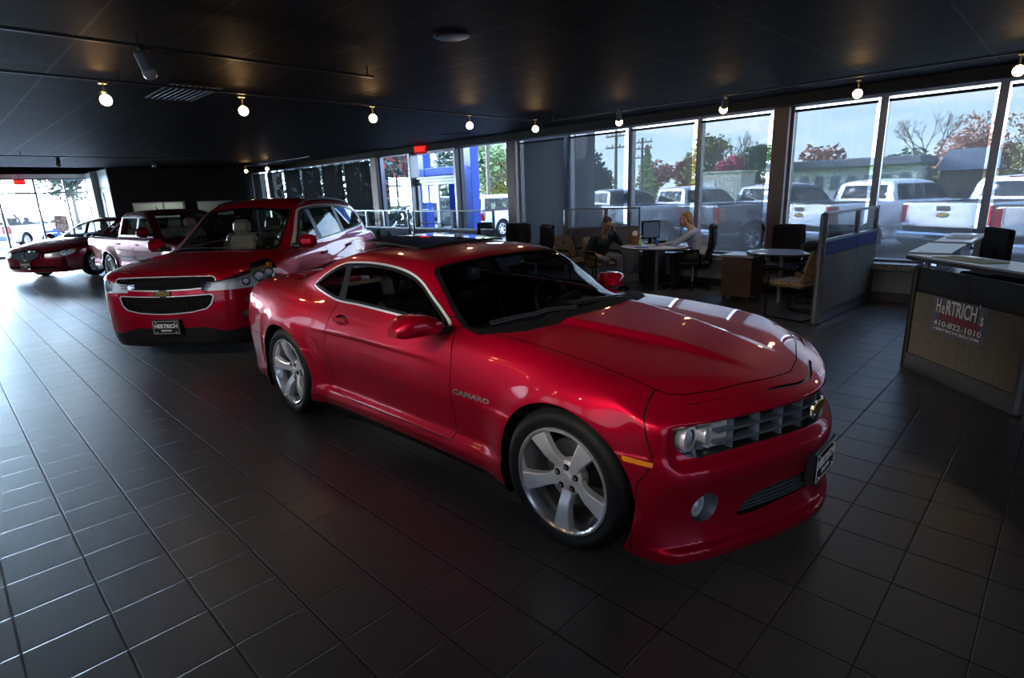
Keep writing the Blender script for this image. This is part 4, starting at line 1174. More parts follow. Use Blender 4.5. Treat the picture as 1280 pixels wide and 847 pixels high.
    sk, ob = shell(car, F, (L1-.15, -Wd-.12, .25), (L0+.15, Wd+.12, Zr+.1), h, cuts, parts, P)
    b = MB(); zf = Zb-.5; x0, x1, yy = xr-.16, L1+.08, Wd-.09
    b.box(((x0+x1)/2, 0, zf), (x0-x1, 2*yy, .03)); 
    for sg in (-1, 1): b.box(((x0+x1)/2, sg*yy, Zb-.27), (x0-x1, .02, .50)); b.box(((x0+x1)/2, sg*(a1*0+yy-.12), zf+.12), (.9, .22, .24), bev=.04)
    b.box((x0, 0, Zb-.27), (.02, 2*yy, .50)); b.box((x1, 0, Zb-.27), (.02, 2*yy, .50))
    b.build('bed_liner', M['black_plastic'], car)
    c = MB(); c.tube([(L1+.06, -Wd+.1, Zb-.0), (L1+.06, Wd-.1, Zb-.0)], 0, flat=(.07, .03), up=(0, 0, 1)); c.build('tailgate_cap', M['black_plastic'], car)
    r = MB(); r.box((L1-.06, 0, .60 if style == 'big' else .52), (.16, 2*Wd-.06, .17), bev=.04, k=0); r.box((L1-.10, 0, (.60 if style == 'big' else .52)), (.10, .44, .10), bev=.02, k=1)
    r.box((L1+.02, 0, .42), (.1, 1.3, .14), k=1)
    r.build('rear_bumper', [M['chrome'] if style == 'big' else M['black_plastic'], M['matte_black']], car, smooth=True)
    hd = MB(); hd.box((L1-.008, 0, Zb-.13), (.03, .30, .10), bev=.02); hd.build('tailgate_handle', M['black_plastic'], ob['tailgate'], smooth=True)
    if style == 'big':
        bowtie(ob['tailgate'], (L1-.004, 0, Zb-.27), .26, n=(-1, 0, 0))
        mm = MB(); mm.box((xr+.12, 0, Zr-.06), (.03, .34, .035), bev=.01); mm.build('brake_light', M['red_lens'], car)
    fb = MB(); fb.box((L0-.02, 0, .52), (.16, 2*Wd-.14, .2), bev=.05); fb.build('front_bumper', M['chrome'] if style == 'big' else P, car, smooth=True)
    rim_walls(sk, 'ghole', (-.06, 0, 0), 'grille_surround', M['chrome'], car); V, T, N = sk.take(['ghole'], -.06); mesh_obj('grille_backing', V, T, M['matte_black'], car, N=N)
    g = MB(); zc = Zh-.285; g.box((L0-.03, 0, zc), (.04, 2*Wd-.76, .05), bev=.008); g.build('grille', P if style != 'big' else M['chrome'], car)
    bowtie(car, (L0+.0, 0, zc), .22)
    arch_liners(car, (a0, a1), zr, Ra+.003, Wd-.03, Wd-.34)
    for cx in (a0, a1):
        for sg in (-1, 1): wheel(car, (cx, sg*(Wd-.012), s['R']), sg, R=s['R'], rr=s['rr'], wd=.25, style='six', rot=.5, n=40)
    mirror_pod(car, xw-.18, Wd-.02, Zb+.13, (.12, .22, .20), P if style != 'big' else M['black_plastic'])
    for q, sg in (('R', -1), ('L', 1)):
        if style != 'big':
            mk = MB(); y = surf_y(F, L0-.46, Zh-.28, sg); mk.box((L0-.46, y, Zh-.28), (.08, .02, .13), bev=.008); mk.build('turn_signal', M['amber'], car)
            am = MB()
            for z, x0, x1 in ((.70, xw-.03, xm+.08), (.70, xm-.10, a1+Ra+.1)):
                am.tube([(x, surf_y(F, x, z, sg)+sg*.006, z) for x in np.linspace(x0, x1, 8)], 0, flat=(.03, .012), up=(0, sg, 0))
            am.build('side_moulding', M['chrome'], car)
        handle(ob, 'door'+q, F, xm+.16, Zb-.13, sg, P); handle(ob, 'reardoor'+q, F, xr+.16, Zb-.13, sg, P)
    for x in ((xw+xm)/2-.25, xr+.48):
        for sg in (-1, 1): seat(car, x, sg*.38, M['grey_leather'], z=Zb-.48, lean=.3)
    d = MB(); d.box((xw-.12, 0, Zb-.10), (.35, 2*Wd-.34, .14), bev=.05); d.build('dashboard', M['black_plastic'], car, smooth=True)
    l = MB(); l.box(((xw+xr)/2, 0, .52), (xw-xr, 2*Wd-.3, .04)); l.build('cabin_floor', M['matte_black'], car)
    if s.get('antenna'):
        an = MB(); an.cyl((xh-.3, -.3, Zr-.01), (xh-.38, -.3, Zr+.06), .012, .006, n=8); an.build('roof_antenna', M['black_plastic'], car)
    return car
SMALL = dict(nose=2.55, tail=-2.66, w=.86, belt=1.10, hood=1.09, roof=1.645, ax=(1.62, -1.58), zr=.365, Ra=.43, xw=.98, xh=.32, xr=-1.02, xm=-.05, R=.365, rr=.235, B=.36, antenna=1)
BIG = dict(nose=2.80, tail=-2.98, w=1.01, belt=1.33, hood=1.27, roof=1.87, ax=(1.82, -1.82), zr=.40, Ra=.47, xw=1.10, xh=.42, xr=-1.02, xm=-.06, R=.40, rr=.24, B=.42, flare=.035)
def suv_boxy(name, label, loc, rz, P, h=.05, group=None, sc=1.0):
    p = dict(
        H=((-2.6, 1.10), (1.0, 1.12), (1.4, 1.10), (2.2, 1.05), (2.5, .95)), E=((-2.6, 1.08), (1.0, 1.07), (1.6, 1.03), (2.4, .88)),
        W=((-2.6, .93), (0, .96), (1.8, .96), (2.5, .9)), D=((.2, -.12), (.35, -.04), (.6, 0), (.85, 0), (1.05, -.03), (1.3, -.15)),
        N=((.3, 2.42), (.5, 2.5), (.8, 2.48), (1.1, 2.35)), T=((.3, -2.45), (.5, -2.52), (1.1, -2.5)),
        G=((1.4, .74), (1.0, .84), (0, .88), (-2.6, .86)), R=((2.2, .5), (1.3, 1.08), (.9, 1.40), (.55, 1.70), (.2, 1.79), (-.6, 1.82), (-2.2, 1.80), (-2.7, 1.74)), Rt=((1.0, -2.48), (1.8, -2.30)),
        nose=(.14, 2.2, 1.0, .65), ta=.05, lean=.22, gz=1.1, flare=.03, ax=(1.50, -1.40), zr=.37, Ra=.44, B=.33, wr=.95, wx=(.2, 1.0), kt=.07)
    F = car_F(p); car = thing(name, label, 'car', loc, rz, group)
    dlo = [(1.08, 1.13), (.60, 1.62), (.5, 1.66), (-2.2, 1.66), (-2.32, 1.18), (-2.2, 1.13)]
    ws = mir([(.48, 0), (.42, .62), (1.05, .78), (1.2, .5), (1.25, 0)])
    cuts = [('arch', ((1.5, -1.4), .37, .43), 'arch'), ('side', dlo, 'frame'), ('side', dlo, 'glass', dict(off=.03, where='frame'))]
    for x in (.0, -1.02): cuts.append(('side', [(x+.05, 2), (x-.05, 2), (x-.05, 1), (x+.05, 1)], 'frame', dict(where='glass')))
    cuts += [('top', ws, 'windshield', dict(zmin=1.05)), ('side', [(1.05, 1.4), (1.02, .45), (.0, .45), (.02, 1.4)], 'door', dict(gap=.012)), ('side', [(-.04, 1.4), (-.04, .45), (-.93, .45), (-1.0, .8), (-1.0, 1.4)], 'reardoor', dict(gap=.012)),
             ('rear', [(-.70, 1.2), (-.64, 1.64), (.64, 1.64), (.70, 1.2)], 'backlight'), ('side', [(-2.3, 1.12), (-2.6, 1.12), (-2.6, .75), (-2.42, .75)], 'taillight', dict(ymin=.6)),
             ('side', [(2.1, .95), (2.6, .9), (2.6, .7), (2.2, .72)], 'lamp', dict(ymin=.45)), ('front', [(-.45, .88), (.45, .88), (.42, .66), (-.42, .66)], 'ghole')]
    parts = dict(body=('body', 'P', 0), frame=('window_frame', 'black_plastic', 0), glass=('side_window', 'ws_dark', -.004), windshield=('windshield', 'ws_dark', 0), door=('door', 'P', 0), reardoor=('door', 'P', 0),
                 backlight=('rear_window', 'ws_dark', 0), taillight=('taillight', 'red_lens', .004), lamp=('headlamp', 'reflector', 0), ghole=('grille', 'gunmetal', -.01))
    sk, ob = shell(car, F, (-2.7, -1.08, .2), (2.65, 1.08, 1.95), h, cuts, parts, P)
    arch_liners(car, (1.5, -1.4), .37, .433, .92, .62)
    for cx in (1.5, -1.4):
        for sg in (-1, 1): wheel(car, (cx, sg*.95, .37), sg, R=.37, rr=.22, wd=.24, style='six', n=32)
    mirror_pod(car, .88, .93, 1.22, (.1, .2, .18), M['black_plastic'])
    for x in (.25, -.7):
        for sg in (-1, 1): seat(car, x, sg*.4, M['leather'], z=.7)
    b = MB(); b.box((-2.54, 0, .55), (.14, 1.8, .2), bev=.04); b.build('rear_bumper', M['gunmetal'], car); b = MB(); b.box((2.48, 0, .52), (.16, 1.75, .2), bev=.05); b.build('front_bumper', M['gunmetal'], car)
    return car
# ---------------------------------------------------------------- materials of the place
TILE = .3036
def floor_mat():
    m = mat('ceramic_floor_tiles', (.06, .055, .052), .34); N, L, b = nodes(m)
    tc = N.new('ShaderNodeTexCoord'); sp = N.new('ShaderNodeSeparateXYZ'); L.new(tc.outputs['Object'], sp.inputs[0])
    def mth(op, a, bb=None, c=None):
        n = N.new('ShaderNodeMath'); n.operation = op
        for i, v in enumerate((a, bb, c)):
            if v is None: continue
            if isinstance(v, (int, float)): n.inputs[i].default_value = v
            else: L.new(v, n.inputs[i])
        return n.outputs[0]
    ds = []; cells = []
    for ax, w in (('X', .0045), ('Y', .0075)):
        q = mth('DIVIDE', sp.outputs[ax], TILE); fr = mth('FRACT', q); cells.append(mth('FLOOR', q))
        d = mth('MINIMUM', fr, mth('SUBTRACT', 1.0, fr)); d = mth('MULTIPLY', d, TILE)
        ds.append(mth('SUBTRACT', d, w/2))
    dm = mth('MINIMUM', ds[0], ds[1])
    gr = mth('LESS_THAN', dm, 0.0)
    cv = N.new('ShaderNodeCombineXYZ'); L.new(cells[0], cv.inputs[0]); L.new(cells[1], cv.inputs[1])
    wn = N.new('ShaderNodeTexWhiteNoise'); L.new(cv.outputs[0], wn.inputs['Vector'])
    nz = N.new('ShaderNodeTexNoise'); nz.inputs['Scale'].default_value = 2.2; nz.inputs['Detail'].default_value = 6; L.new(tc.outputs['Object'], nz.inputs['Vector'])
    mix = N.new('ShaderNodeMix'); mix.data_type = 'RGBA'; mix.inputs[6].default_value = (.066, .062, .062, 1); mix.inputs[7].default_value = (.092, .088, .088, 1)
    s = mth('ADD', mth('MULTIPLY', wn.outputs['Value'], .5), mth('MULTIPLY', nz.outputs['Fac'], .5)); L.new(s, mix.inputs[0])
    m2 = N.new('ShaderNodeMix'); m2.data_type = 'RGBA'; L.new(gr, m2.inputs[0]); L.new(mix.outputs[2], m2.inputs[6]); m2.inputs[7].default_value = (.010, .009, .010, 1)
    L.new(m2.outputs[2], b.inputs['Base Color'])
    r = mth('ADD', mth('MULTIPLY', gr, .4), mth('ADD', .36, mth('MULTIPLY', wn.outputs['Value'], .05))); L.new(r, b.inputs['Roughness'])
    bp = N.new('ShaderNodeBump'); bp.inputs['Strength'].default_value = .5; bp.inputs['Distance'].default_value = .003
    h = mth('MULTIPLY', mth('MINIMUM', mth('MAXIMUM', dm, -.002), .004), 250.0)
    n2 = N.new('ShaderNodeTexNoise'); n2.inputs['Scale'].default_value = 9; L.new(tc.outputs['Object'], n2.inputs['Vector'])
    L.new(mth('ADD', h, mth('MULTIPLY', n2.outputs['Fac'], .25)), bp.inputs['Height']); L.new(bp.outputs[0], b.inputs['Normal'])
    return m
def ceiling_mat():
    m = mat('black_ceiling_panels', (.008, .008, .009), .45, spec=.08); N, L, b = nodes(m)
    tc = N.new('ShaderNodeTexCoord'); br = N.new('ShaderNodeTexBrick'); L.new(tc.outputs['Object'], br.inputs['Vector'])
    br.inputs['Scale'].default_value = 1; br.inputs['Brick Width'].default_value = 1.22; br.inputs['Row Height'].default_value = .61; br.inputs['Mortar Size'].default_value = .012; br.offset = 0
    br.inputs['Color1'].default_value = (.0045, .004, .004, 1); br.inputs['Color2'].default_value = (.0035, .0035, .0035, 1); br.inputs['Mortar'].default_value = (.009, .0085, .008, 1)
    L.new(br.outputs['Color'], b.inputs['Base Color'])
    rr = N.new('ShaderNodeMapRange'); L.new(br.outputs['Fac'], rr.inputs[0]); rr.inputs[3].default_value = .60; rr.inputs[4].default_value = .50; L.new(rr.outputs[0], b.inputs['Roughness'])
    return m
def shade_mat(name, see, body):
    """open-weave solar screen: part see-through, part cloth that scatters the daylight"""
    m = bpy.data.materials.new(name); m.use_nodes = True; N, L = m.node_tree.nodes, m.node_tree.links; N.clear()
    out = N.new('ShaderNodeOutputMaterial'); add = N.new('ShaderNodeAddShader'); a2 = N.new('ShaderNodeAddShader')
    tr = N.new('ShaderNodeBsdfTransparent'); tr.inputs[0].default_value = (*see, 1)
    tl = N.new('ShaderNodeBsdfTranslucent'); df = N.new('ShaderNodeBsdfDiffuse')
    tc = N.new('ShaderNodeTexCoord'); wv = N.new('ShaderNodeTexNoise'); wv.inputs['Scale'].default_value = 30; mp = N.new('ShaderNodeMapping'); mp.inputs['Scale'].default_value = (1, 1, .02)
    L.new(tc.outputs['Object'], mp.inputs[0]); L.new(mp.outputs[0], wv.inputs['Vector'])
    mx = N.new('ShaderNodeMix'); mx.data_type = 'RGBA'; mx.inputs[6].default_value = (*[c*.85 for c in body], 1); mx.inputs[7].default_value = (*[c*1.15 for c in body], 1)
    L.new(wv.outputs['Fac'], mx.inputs[0]); L.new(mx.outputs[2], tl.inputs[0]); L.new(mx.outputs[2], df.inputs[0])
    L.new(tl.outputs[0], add.inputs[0]); L.new(df.outputs[0], add.inputs[1]); L.new(tr.outputs[0], a2.inputs[0]); L.new(add.outputs[0], a2.inputs[1]); L.new(a2.outputs[0], out.inputs[0])
    return m
M['floor'] = floor_mat(); M['ceiling'] = ceiling_mat()
M['shade'] = shade_mat('solar_screen_cloth', (.165, .17, .175), (.033, .032, .030))
M['shade_dense'] = shade_mat('dense_screen_cloth', (.008, .0085, .009), (.012, .0115, .010))
M['shade_fill'] = shade_mat('fill_roller_cloth', (.03, .03, .03), (.17, .165, .16))  # cloth of the added front shades, glows as soft fill light
M['wall_dark'] = vary(mat('charcoal_wall', (.02, .02, .02), .7), 2, (.012, .011, .011), (.02, .018, .017))
M['wall_cool'] = vary(mat('painted_knee_wall', (.2, .21, .24), .6), 3, (.20, .21, .24), (.24, .25, .28))
M['wall_white'] = vary(mat('white_wall', (.7, .7, .7), .6), 3, (.68, .68, .68), (.75, .75, .74))
M['stone'] = vary(mat('stone_sill', (.3, .3, .28), .5), 55, (.12, .115, .11), (.42, .41, .38), bump=.2)
M['base_dark'] = mat('dark_baseboard', (.012, .012, .014), .5)
M['mullion'] = mat('anodised_mullion', (.30, .30, .32), .35, .8)
M['brown_metal'] = mat('bronze_column', (.16, .115, .10), .45, .3)
M['pane'] = glassy('window_glass', (.93, .95, .96), 1.0)
M['tube'] = mat('roller_tube', (.02, .02, .022), .5)
M['track'] = mat('track_black', (.015, .015, .016), .4)
M['can'] = mat('track_head_grey', (.11, .13, .16), .35, .3)
M['bulb'] = mat('lit_bulb', (1, .8, .5), .5, emis=(1.0, .60, .26), es=26)
M['bulb_off'] = mat('unlit_bulb', (.3, .3, .3), .2)
M['exit_red'] = mat('lit_exit_letters', (.8, .02, .02), .5, emis=(1, .03, .02), es=1.6)
M['exit_case'] = mat('exit_housing', (.35, .04, .04), .4, emis=(.6, .015, .015), es=.35)

WY = 9.705; ZH = 2.86; ZS = .565; ZC = 3.02
def S(name, m, mt, parent=None): 
    o = m.build(name, mt, parent); return struct(o)
m = MB(); m.box((-8, 2.5, -.05), (36, 14.6, .1)); floor = S('floor', m, M['floor'])
m = MB(); m.box((-8.2, 2.6, ZC+.06), (33.6, 14.6, .12)); S('ceiling', m, M['ceiling'])
# window wall: knee wall, sill, header
X0, X1 = -20.4, 8.6
m = MB()
for a, b in ((X0, -9.85), (-7.85, X1)): m.box(((a+b)/2, WY+.13, ZS/2-.05), (b-a, .22, ZS-.1))
m.box(((X0+X1)/2, WY+.13, (ZH+3.2)/2), (X1-X0+.4, .24, 3.2-ZH))
S('wall_back', m, M['wall_cool'])
m = MB()
for a, b in ((X0, -9.85), (-7.85, X1)): m.box(((a+b)/2, WY+.06, ZS-.055), (b-a, .42, .095), bev=.01)
S('trim_1', m, M['stone'])
m = MB()
for a, b in ((X0, -9.85), (-7.85, X1)): m.box(((a+b)/2, WY+.008, .065), (b-a, .022, .13))
S('baseboard_back', m, M['base_dark'])
m = MB(); m.box(((X0+X1)/2, WY-.03, (ZH+ZC)/2+.005), (X1-X0, .10, ZC-ZH)); S('trim_2', m, M['wall_dark'])
# window bays
bays = [(-20.4, -19.07), (-19.07, -17.6), (-17.6, -16.2), (-16.2, -14.77), (-14.77, -13.32), (-13.32, -11.72), (-11.42, -9.85), None, (-7.85, -6.08), (-5.80, -4.36), (-4.36, -2.88), (-2.88, -1.49), (-1.49, -.22),
        (.01, 1.23), (1.23, 2.50), (2.50, 3.75), (4.0, 5.25), (5.25, 6.5), (6.5, 7.8)]
wn = 0; shade_labels = {}
def window(n, a, b, z0=ZS, z1=ZH, y=WY+.09, mats='mullion'):
    m = MB(); w = .045
    m.box((a+w/2, y, (z0+z1)/2), (w, .12, z1-z0)); m.box((b-w/2, y, (z0+z1)/2), (w, .12, z1-z0))
    m.box(((a+b)/2, y, z1-.01), (b-a-2*w, .10, .02)); m.box(((a+b)/2, y, z0+.02), (b-a-2*w, .10, .04))
    o = struct(m.build('window_%d' % n, M[mats]))
    g = MB(); g.box(((a+b)/2, y+.02, (z0+z1)/2), (b-a-2*w, .008, z1-z0-.08)); g.build('pane', M['pane'], o)
    return o
SHADES = {
 0: 'dark lowered roller shade in the far-left window bay of the window wall', 1: 'dark lowered roller shade, second from the far end of the window wall', 2: 'dark lowered roller shade, third from the far end of the window wall',
 3: 'dark lowered roller shade, fourth from the far end of the window wall', 4: 'dark lowered roller shade two bays left of the open window by the entrance', 5: 'dark lowered roller shade directly left of the open window with the red tree',
 9: 'dim roller shade just right of the entrance column, ribbed screen behind', 10: 'see-through roller shade with a utility pole behind it, above the seated man', 11: 'see-through roller shade above the desk, between the seated man and woman',
 12: 'see-through roller shade behind the woman on the phone, left of the bronze column', 13: 'see-through roller shade right of the bronze column, above the round table', 14: 'see-through roller shade right of the cubicle partition, with the long low building behind',
 15: 'see-through roller shade at the right edge behind the reception desk'}
for i, b in enumerate(bays):
    if b is None: continue
    wn += 1; window(wn, *b)
    if i in (6, 8): continue
    x0, x1 = b[0]+.075, b[1]-.055
    t = thing('roller_shade', SHADES.get(i, 'see-through roller shade in the window wall beyond the right edge of the photo'), 'window shade', ((x0+x1)/2, WY-.06, ZS), 0, None if i in SHADES else 'roller shades right of the photo frame')
    w = x1-x0; h = ZH-ZS
    m = MB(); m.cyl((-w/2, 0, h-.088), (w/2, 0, h-.088), .020, n=12); m.build('roller_tube', M['tube'], t, smooth=True)
    m = MB(); m.add([(-w/2+.01, -.012, .03), (w/2-.01, -.012, .03), (w/2-.01, -.012, h-.088), (-w/2+.01, -.012, h-.088)], [(0, 1, 2, 3)]); m.build('shade_cloth', M['shade_dense'] if i < 6 else M['shade'], t)
    m = MB(); m.box((0, -.012, .028), (w-.02, .012, .022), bev=.004); m.build('hem_bar', M['tube'], t)
# columns and jambs in the window wall
tn = 2
for a, b, mt in ((-11.72, -11.42, 'brown_metal'), (-6.08, -5.80, 'brown_metal'), (-.22, .01, 'brown_metal'), (3.75, 4.0, 'brown_metal'), (-9.85, -9.75, 'mullion'), (-7.95, -7.85, 'mullion'), (X0-.1, X0, 'brown_metal'), (7.8, 8.1, 'brown_metal')):
    tn += 1; m = MB(); z0 = ZS-.01 if mt != 'mullion' else 0; m.box(((a+b)/2, WY+.05, (z0+ZH)/2), (b-a, .30, ZH-z0), bev=.012); S('trim_%d' % tn, m, M[mt])
# entrance double door with transom
m = MB()
m.box((-8.85, WY+.09, 2.13), (1.8, .10, .09)); m.box((-8.85, WY+.09, ZH-.03), (1.8, .10, .06)); m.box((-8.85, WY+.05, 2.19), (1.7, .10, .07), bev=.01)
d1 = struct(m.build('door_1', M['mullion']))
m = MB(); m.box((-8.85, WY+.11, 2.50), (1.8, .008, .64)); m.build('transom_pane', M['pane'], d1)
for sx in (-1, 1):
    cx = -8.85+sx*.45; m = MB()
    for q in (-.42, .42): m.box((cx+q, WY+.09, 1.05), (.06, .05, 2.06))
    m.box((cx, WY+.09, .12), (.78, .05, .2)); m.box((cx, WY+.09, 2.04), (.78, .05, .07))
    lf = m.build('door_leaf', M['mullion'], d1)
    m = MB(); m.box((cx, WY+.09, 1.12), (.78, .008, 1.8)); m.build('pane', M['pane'], lf)
    m = MB(); m.tube([(cx-.36*sx, WY+.06, 1.0), (cx-.36*sx, WY-.0, 1.0), (cx+.36*sx, WY-.0, 1.0), (cx+.36*sx, WY+.06, 1.0)], .014, 8); m.build('push_bar', M['mullion'], lf, smooth=True)
# far dark wall with two low interior windows
def wall_with_holes(name, x, y0, y1, z0, z1, holes, mt, th=.16):
    m = MB(); ys = sorted({y0, y1, *[h[0] for h in holes], *[h[1] for h in holes]})
    for a, b in zip(ys[:-1], ys[1:]):
        hs = sorted([(h[2], h[3]) for h in holes if h[0] <= a+1e-6 and h[1] >= b-1e-6]); z = z0
        for c, d in hs: 
            if c > z: m.box((x, (a+b)/2, (z+c)/2), (th, b-a, c-z))
            z = d
        if z < z1: m.box((x, (a+b)/2, (z+z1)/2), (th, b-a, z1-z))
    return S(name, m, mt)
XD = -20.5
wall_with_holes('wall_left', XD, 4.80, WY+.25, 0, 3.2, [(5.35, 7.05, 1.30, 1.85), (7.45, 8.75, 1.30, 1.83)], M['wall_dark'])
M['office_glow'] = mat('office_back_wall', (.35, .40, .34), .7)
m = MB(); m.box((-22.6, 7.2, 1.5), (.1, 5.0, 3.0)); m.box((-21.6, 5.0, 1.5), (2.0, .1, 3.0)); m.box((-21.6, 9.6, 1.5), (2.0, .1, 3.0)); m.box((-21.6, 7.2, 2.4), (2.0, 4.6, .1)); S('wall_office', m, M['office_glow'])
ol = bpy.data.lights.new('office_lamp', 'POINT'); ol.energy = 30; ol.shadow_soft_size = .2; oo = link(bpy.data.objects.new('office_lamp', ol)); oo.location = (-21.5, 7.0, 2.2)
for k, (a, b, zt) in enumerate(((5.35, 7.05, 1.85), (7.45, 8.75, 1.83))): 
    m = MB(); m.box((XD, (a+b)/2, zt-.02), (.2, b-a, .03)); m.box((XD, a+.02, 1.575), (.2, .03, zt-1.3)); m.box((XD, b-.02, 1.575), (.2, .03, zt-1.3)); m.box((XD, (a+b)/2+.15, 1.575), (.06, .03, zt-1.3))
    S('window_%d' % (30+k), m, M['mullion'])
# storefront bay on the left: white side wall, glazing, door
XS = -24.8
m = MB(); m.box(((XD+XS)/2-.1, 4.98, 1.6), (XD-XS+.1, .16, 3.2)); S('wall_side', m, M['wall_white'])
m = MB(); m.box(((XD+XS)/2, 1.2, ZC+.06), (XD-XS+.6, 8.2, .12)); S('ceiling_bay', m, M['wall_white'])
m = MB(); m.box(((XD+XS)/2, 1.2, -.05), (XD-XS+.0, 8.2, .1)); 
m = MB(); m.box((XS-.05, 1.0, (ZH+3.2)/2), (.2, 8.2, 3.2-ZH)); m.box((XS-.05, -3.3, 1.6), (.2, .6, 3.2)); S('wall_storefront', m, M['wall_white'])
posts = [4.9, 4.20, 3.29, 2.2, 1.2, .1, -1.1, -2.2, -3.0]
m = MB()
for y in posts: m.box((XS, y, ZH/2), (.11, .07, ZH), bev=.008)
m.box((XS, .95, 2.34), (.09, 7.9, .07)); m.box((XS, .95, ZH-.02), (.1, 7.9, .06)); m.box((XS, .95, .05), (.1, 7.9, .10))
sf = struct(m.build('window_40', M['mullion']))
for a, b in zip(posts[1:], posts[:-1]):
    g = MB(); g.box((XS, (a+b)/2, 1.2), (.008, b-a-.07, 2.2)); g.box((XS, (a+b)/2, 2.6), (.008, b-a-.07, .44)); g.build('pane', M['pane'], sf)
M['poster'] = vary(mat('faded_poster', (.6, .4, .35), .6), 14, (.75, .62, .55), (.35, .16, .14), lo=.42, hi=.58)
m = MB(); m.box((XS+.03, 3.86, 1.19), (.006, .42, .60)); tag(m.build('poster', M['poster']), 'small faded reddish poster on the storefront glass at the far left', 'poster')
for k, (x, w) in enumerate(((-22.3, .55), (-23.4, .35))):
    m = MB(); m.box((x, 4.885, 1.15), (w, .03, 2.1)); o = struct(m.build('door_%d' % (2+k), M['wall_dark'])); m = MB(); m.box((x, 4.88, 1.15), (w+.1, .02, 2.2)); m.build('door_frame', M['wall_cool'], o)
# enclosing walls that the photo does not show
m = MB()
FW = [(-14.2, -12.4), (-12.2, -10.4), (-10.2, -8.4), (-8.2, -6.4), (-3.9, -2.1), (-1.9, -.1), (.1, 1.9), (2.1, 3.9)]  # unseen windows with glowing shades, added to light the coupe's near side
YF = -3.7; xs = [-24.9] + [v for w in FW for v in w] + [8.8]
for a, b in zip(xs[0::2], xs[1::2]): m.box(((a+b)/2, YF, 1.6), (b-a, .2, 3.2))
for a, b in FW: m.box(((a+b)/2, YF, .35), (b-a, .2, .7)); m.box(((a+b)/2, YF, 2.95), (b-a, .2, .5))
S('wall_front', m, M['wall_dark'])
m = MB(); m.box((-5.2, YF+.15, .617), (18.4, .12, .035)); S('trim_40', m, M['wall_dark'])
for k, (a, b) in enumerate(FW):
    window(50+k, a, b, .7, 2.7, YF, 'mullion')
    t = thing('roller_shade', 'added pale closed roller shade glowing as fill light in the front wall behind the camera', 'window shade', ((a+b)/2, YF+.14, .7), 0, 'added pale fill shades in the front wall')
    w = b-a+.16; m = MB(); m.add([(-w/2, 0, -.06), (w/2, 0, -.06), (w/2, 0, 1.98), (-w/2, 0, 1.98)], [(0, 1, 2, 3)]); m.build('shade_cloth', M['shade_fill'], t); m = MB(); m.cyl((-w/2, 0, 1.98), (w/2, 0, 1.98), .022, n=10); m.build('roller_tube', M['tube'], t)
M['fill_pane'] = glassy('fill_window_glass', (.44, .46, .50), 1.0)
RW_ = [(-2.9, -1.1), (-.9, .9), (1.1, 2.9)]  # unseen side windows added to light the coupe's nose and the desk
m = MB(); ys_ = [-3.8] + [v for w in RW_ for v in w] + [9.9]
for a, b in zip(ys_[0::2], ys_[1::2]): m.box((8.7, (a+b)/2, 1.6), (.2, b-a, 3.2))
for a, b in RW_: m.box((8.7, (a+b)/2, .3), (.2, b-a, .6)); m.box((8.7, (a+b)/2, 2.95), (.2, b-a, .5))
S('wall_right', m, M['wall_dark'])
for k, (a, b) in enumerate(RW_):
    m = MB()
    for q in (a+.02, b-.02): m.box((8.7, q, 1.65), (.1, .04, 2.1))
    for q in (.62, 2.68): m.box((8.7, (a+b)/2, q), (.1, b-a-.08, .04))
    o = struct(m.build('window_%d' % (70+k), M['mullion'])); m = MB(); m.box((8.7, (a+b)/2, 1.65), (.008, b-a-.08, 2.0)); m.build('pane', M['fill_pane'], o)
m = MB(); m.box((-8.2, 3.1, 3.2), (34, 13.9, .06)); S('ceiling_roof', m, M['wall_dark'])

# ---------------------------------------------------------------- ceiling lamps
def track(p0, p1, label):
    t = thing('lighting_track', label, 'light track', p0); d = Vector(p1)-Vector(p0)
    m = MB(); m.tube([(0, 0, 0), tuple(d)], 0, flat=(.035, .022), up=(0, 0, 1)); m.build('rail', M['track'], t)
    n = max(2, int(d.length/2.0))
    for i in range(n+1): s = MB(); q = d*(i/n*.98+.01); s.cyl(tuple(q), (q[0], q[1], ZC-p0[2]), .008, n=6); s.build('hanger', M['track'], t)
ZT = 2.92
track((-3.6, -2.6, ZT), (-3.6, 8.15, ZT), 'black lighting track hung across the room above the crossover')
track((-3.55, 8.15, ZT), (7.6, 8.15, ZT), 'black lighting track hung parallel to the window wall over the desks')
track((-19.5, 8.15, ZT), (-12.5, 8.15, ZT), 'black lighting track near the far dark window bays')
track((-2.0, -2.6, ZT), (-2.0, 3.6, ZT), 'black lighting track overhead at the upper left of the photo')
track((-14.0, -2.6, ZT), (-14.0, 6.5, ZT), 'distant black lighting track over the red sedan and pickup')
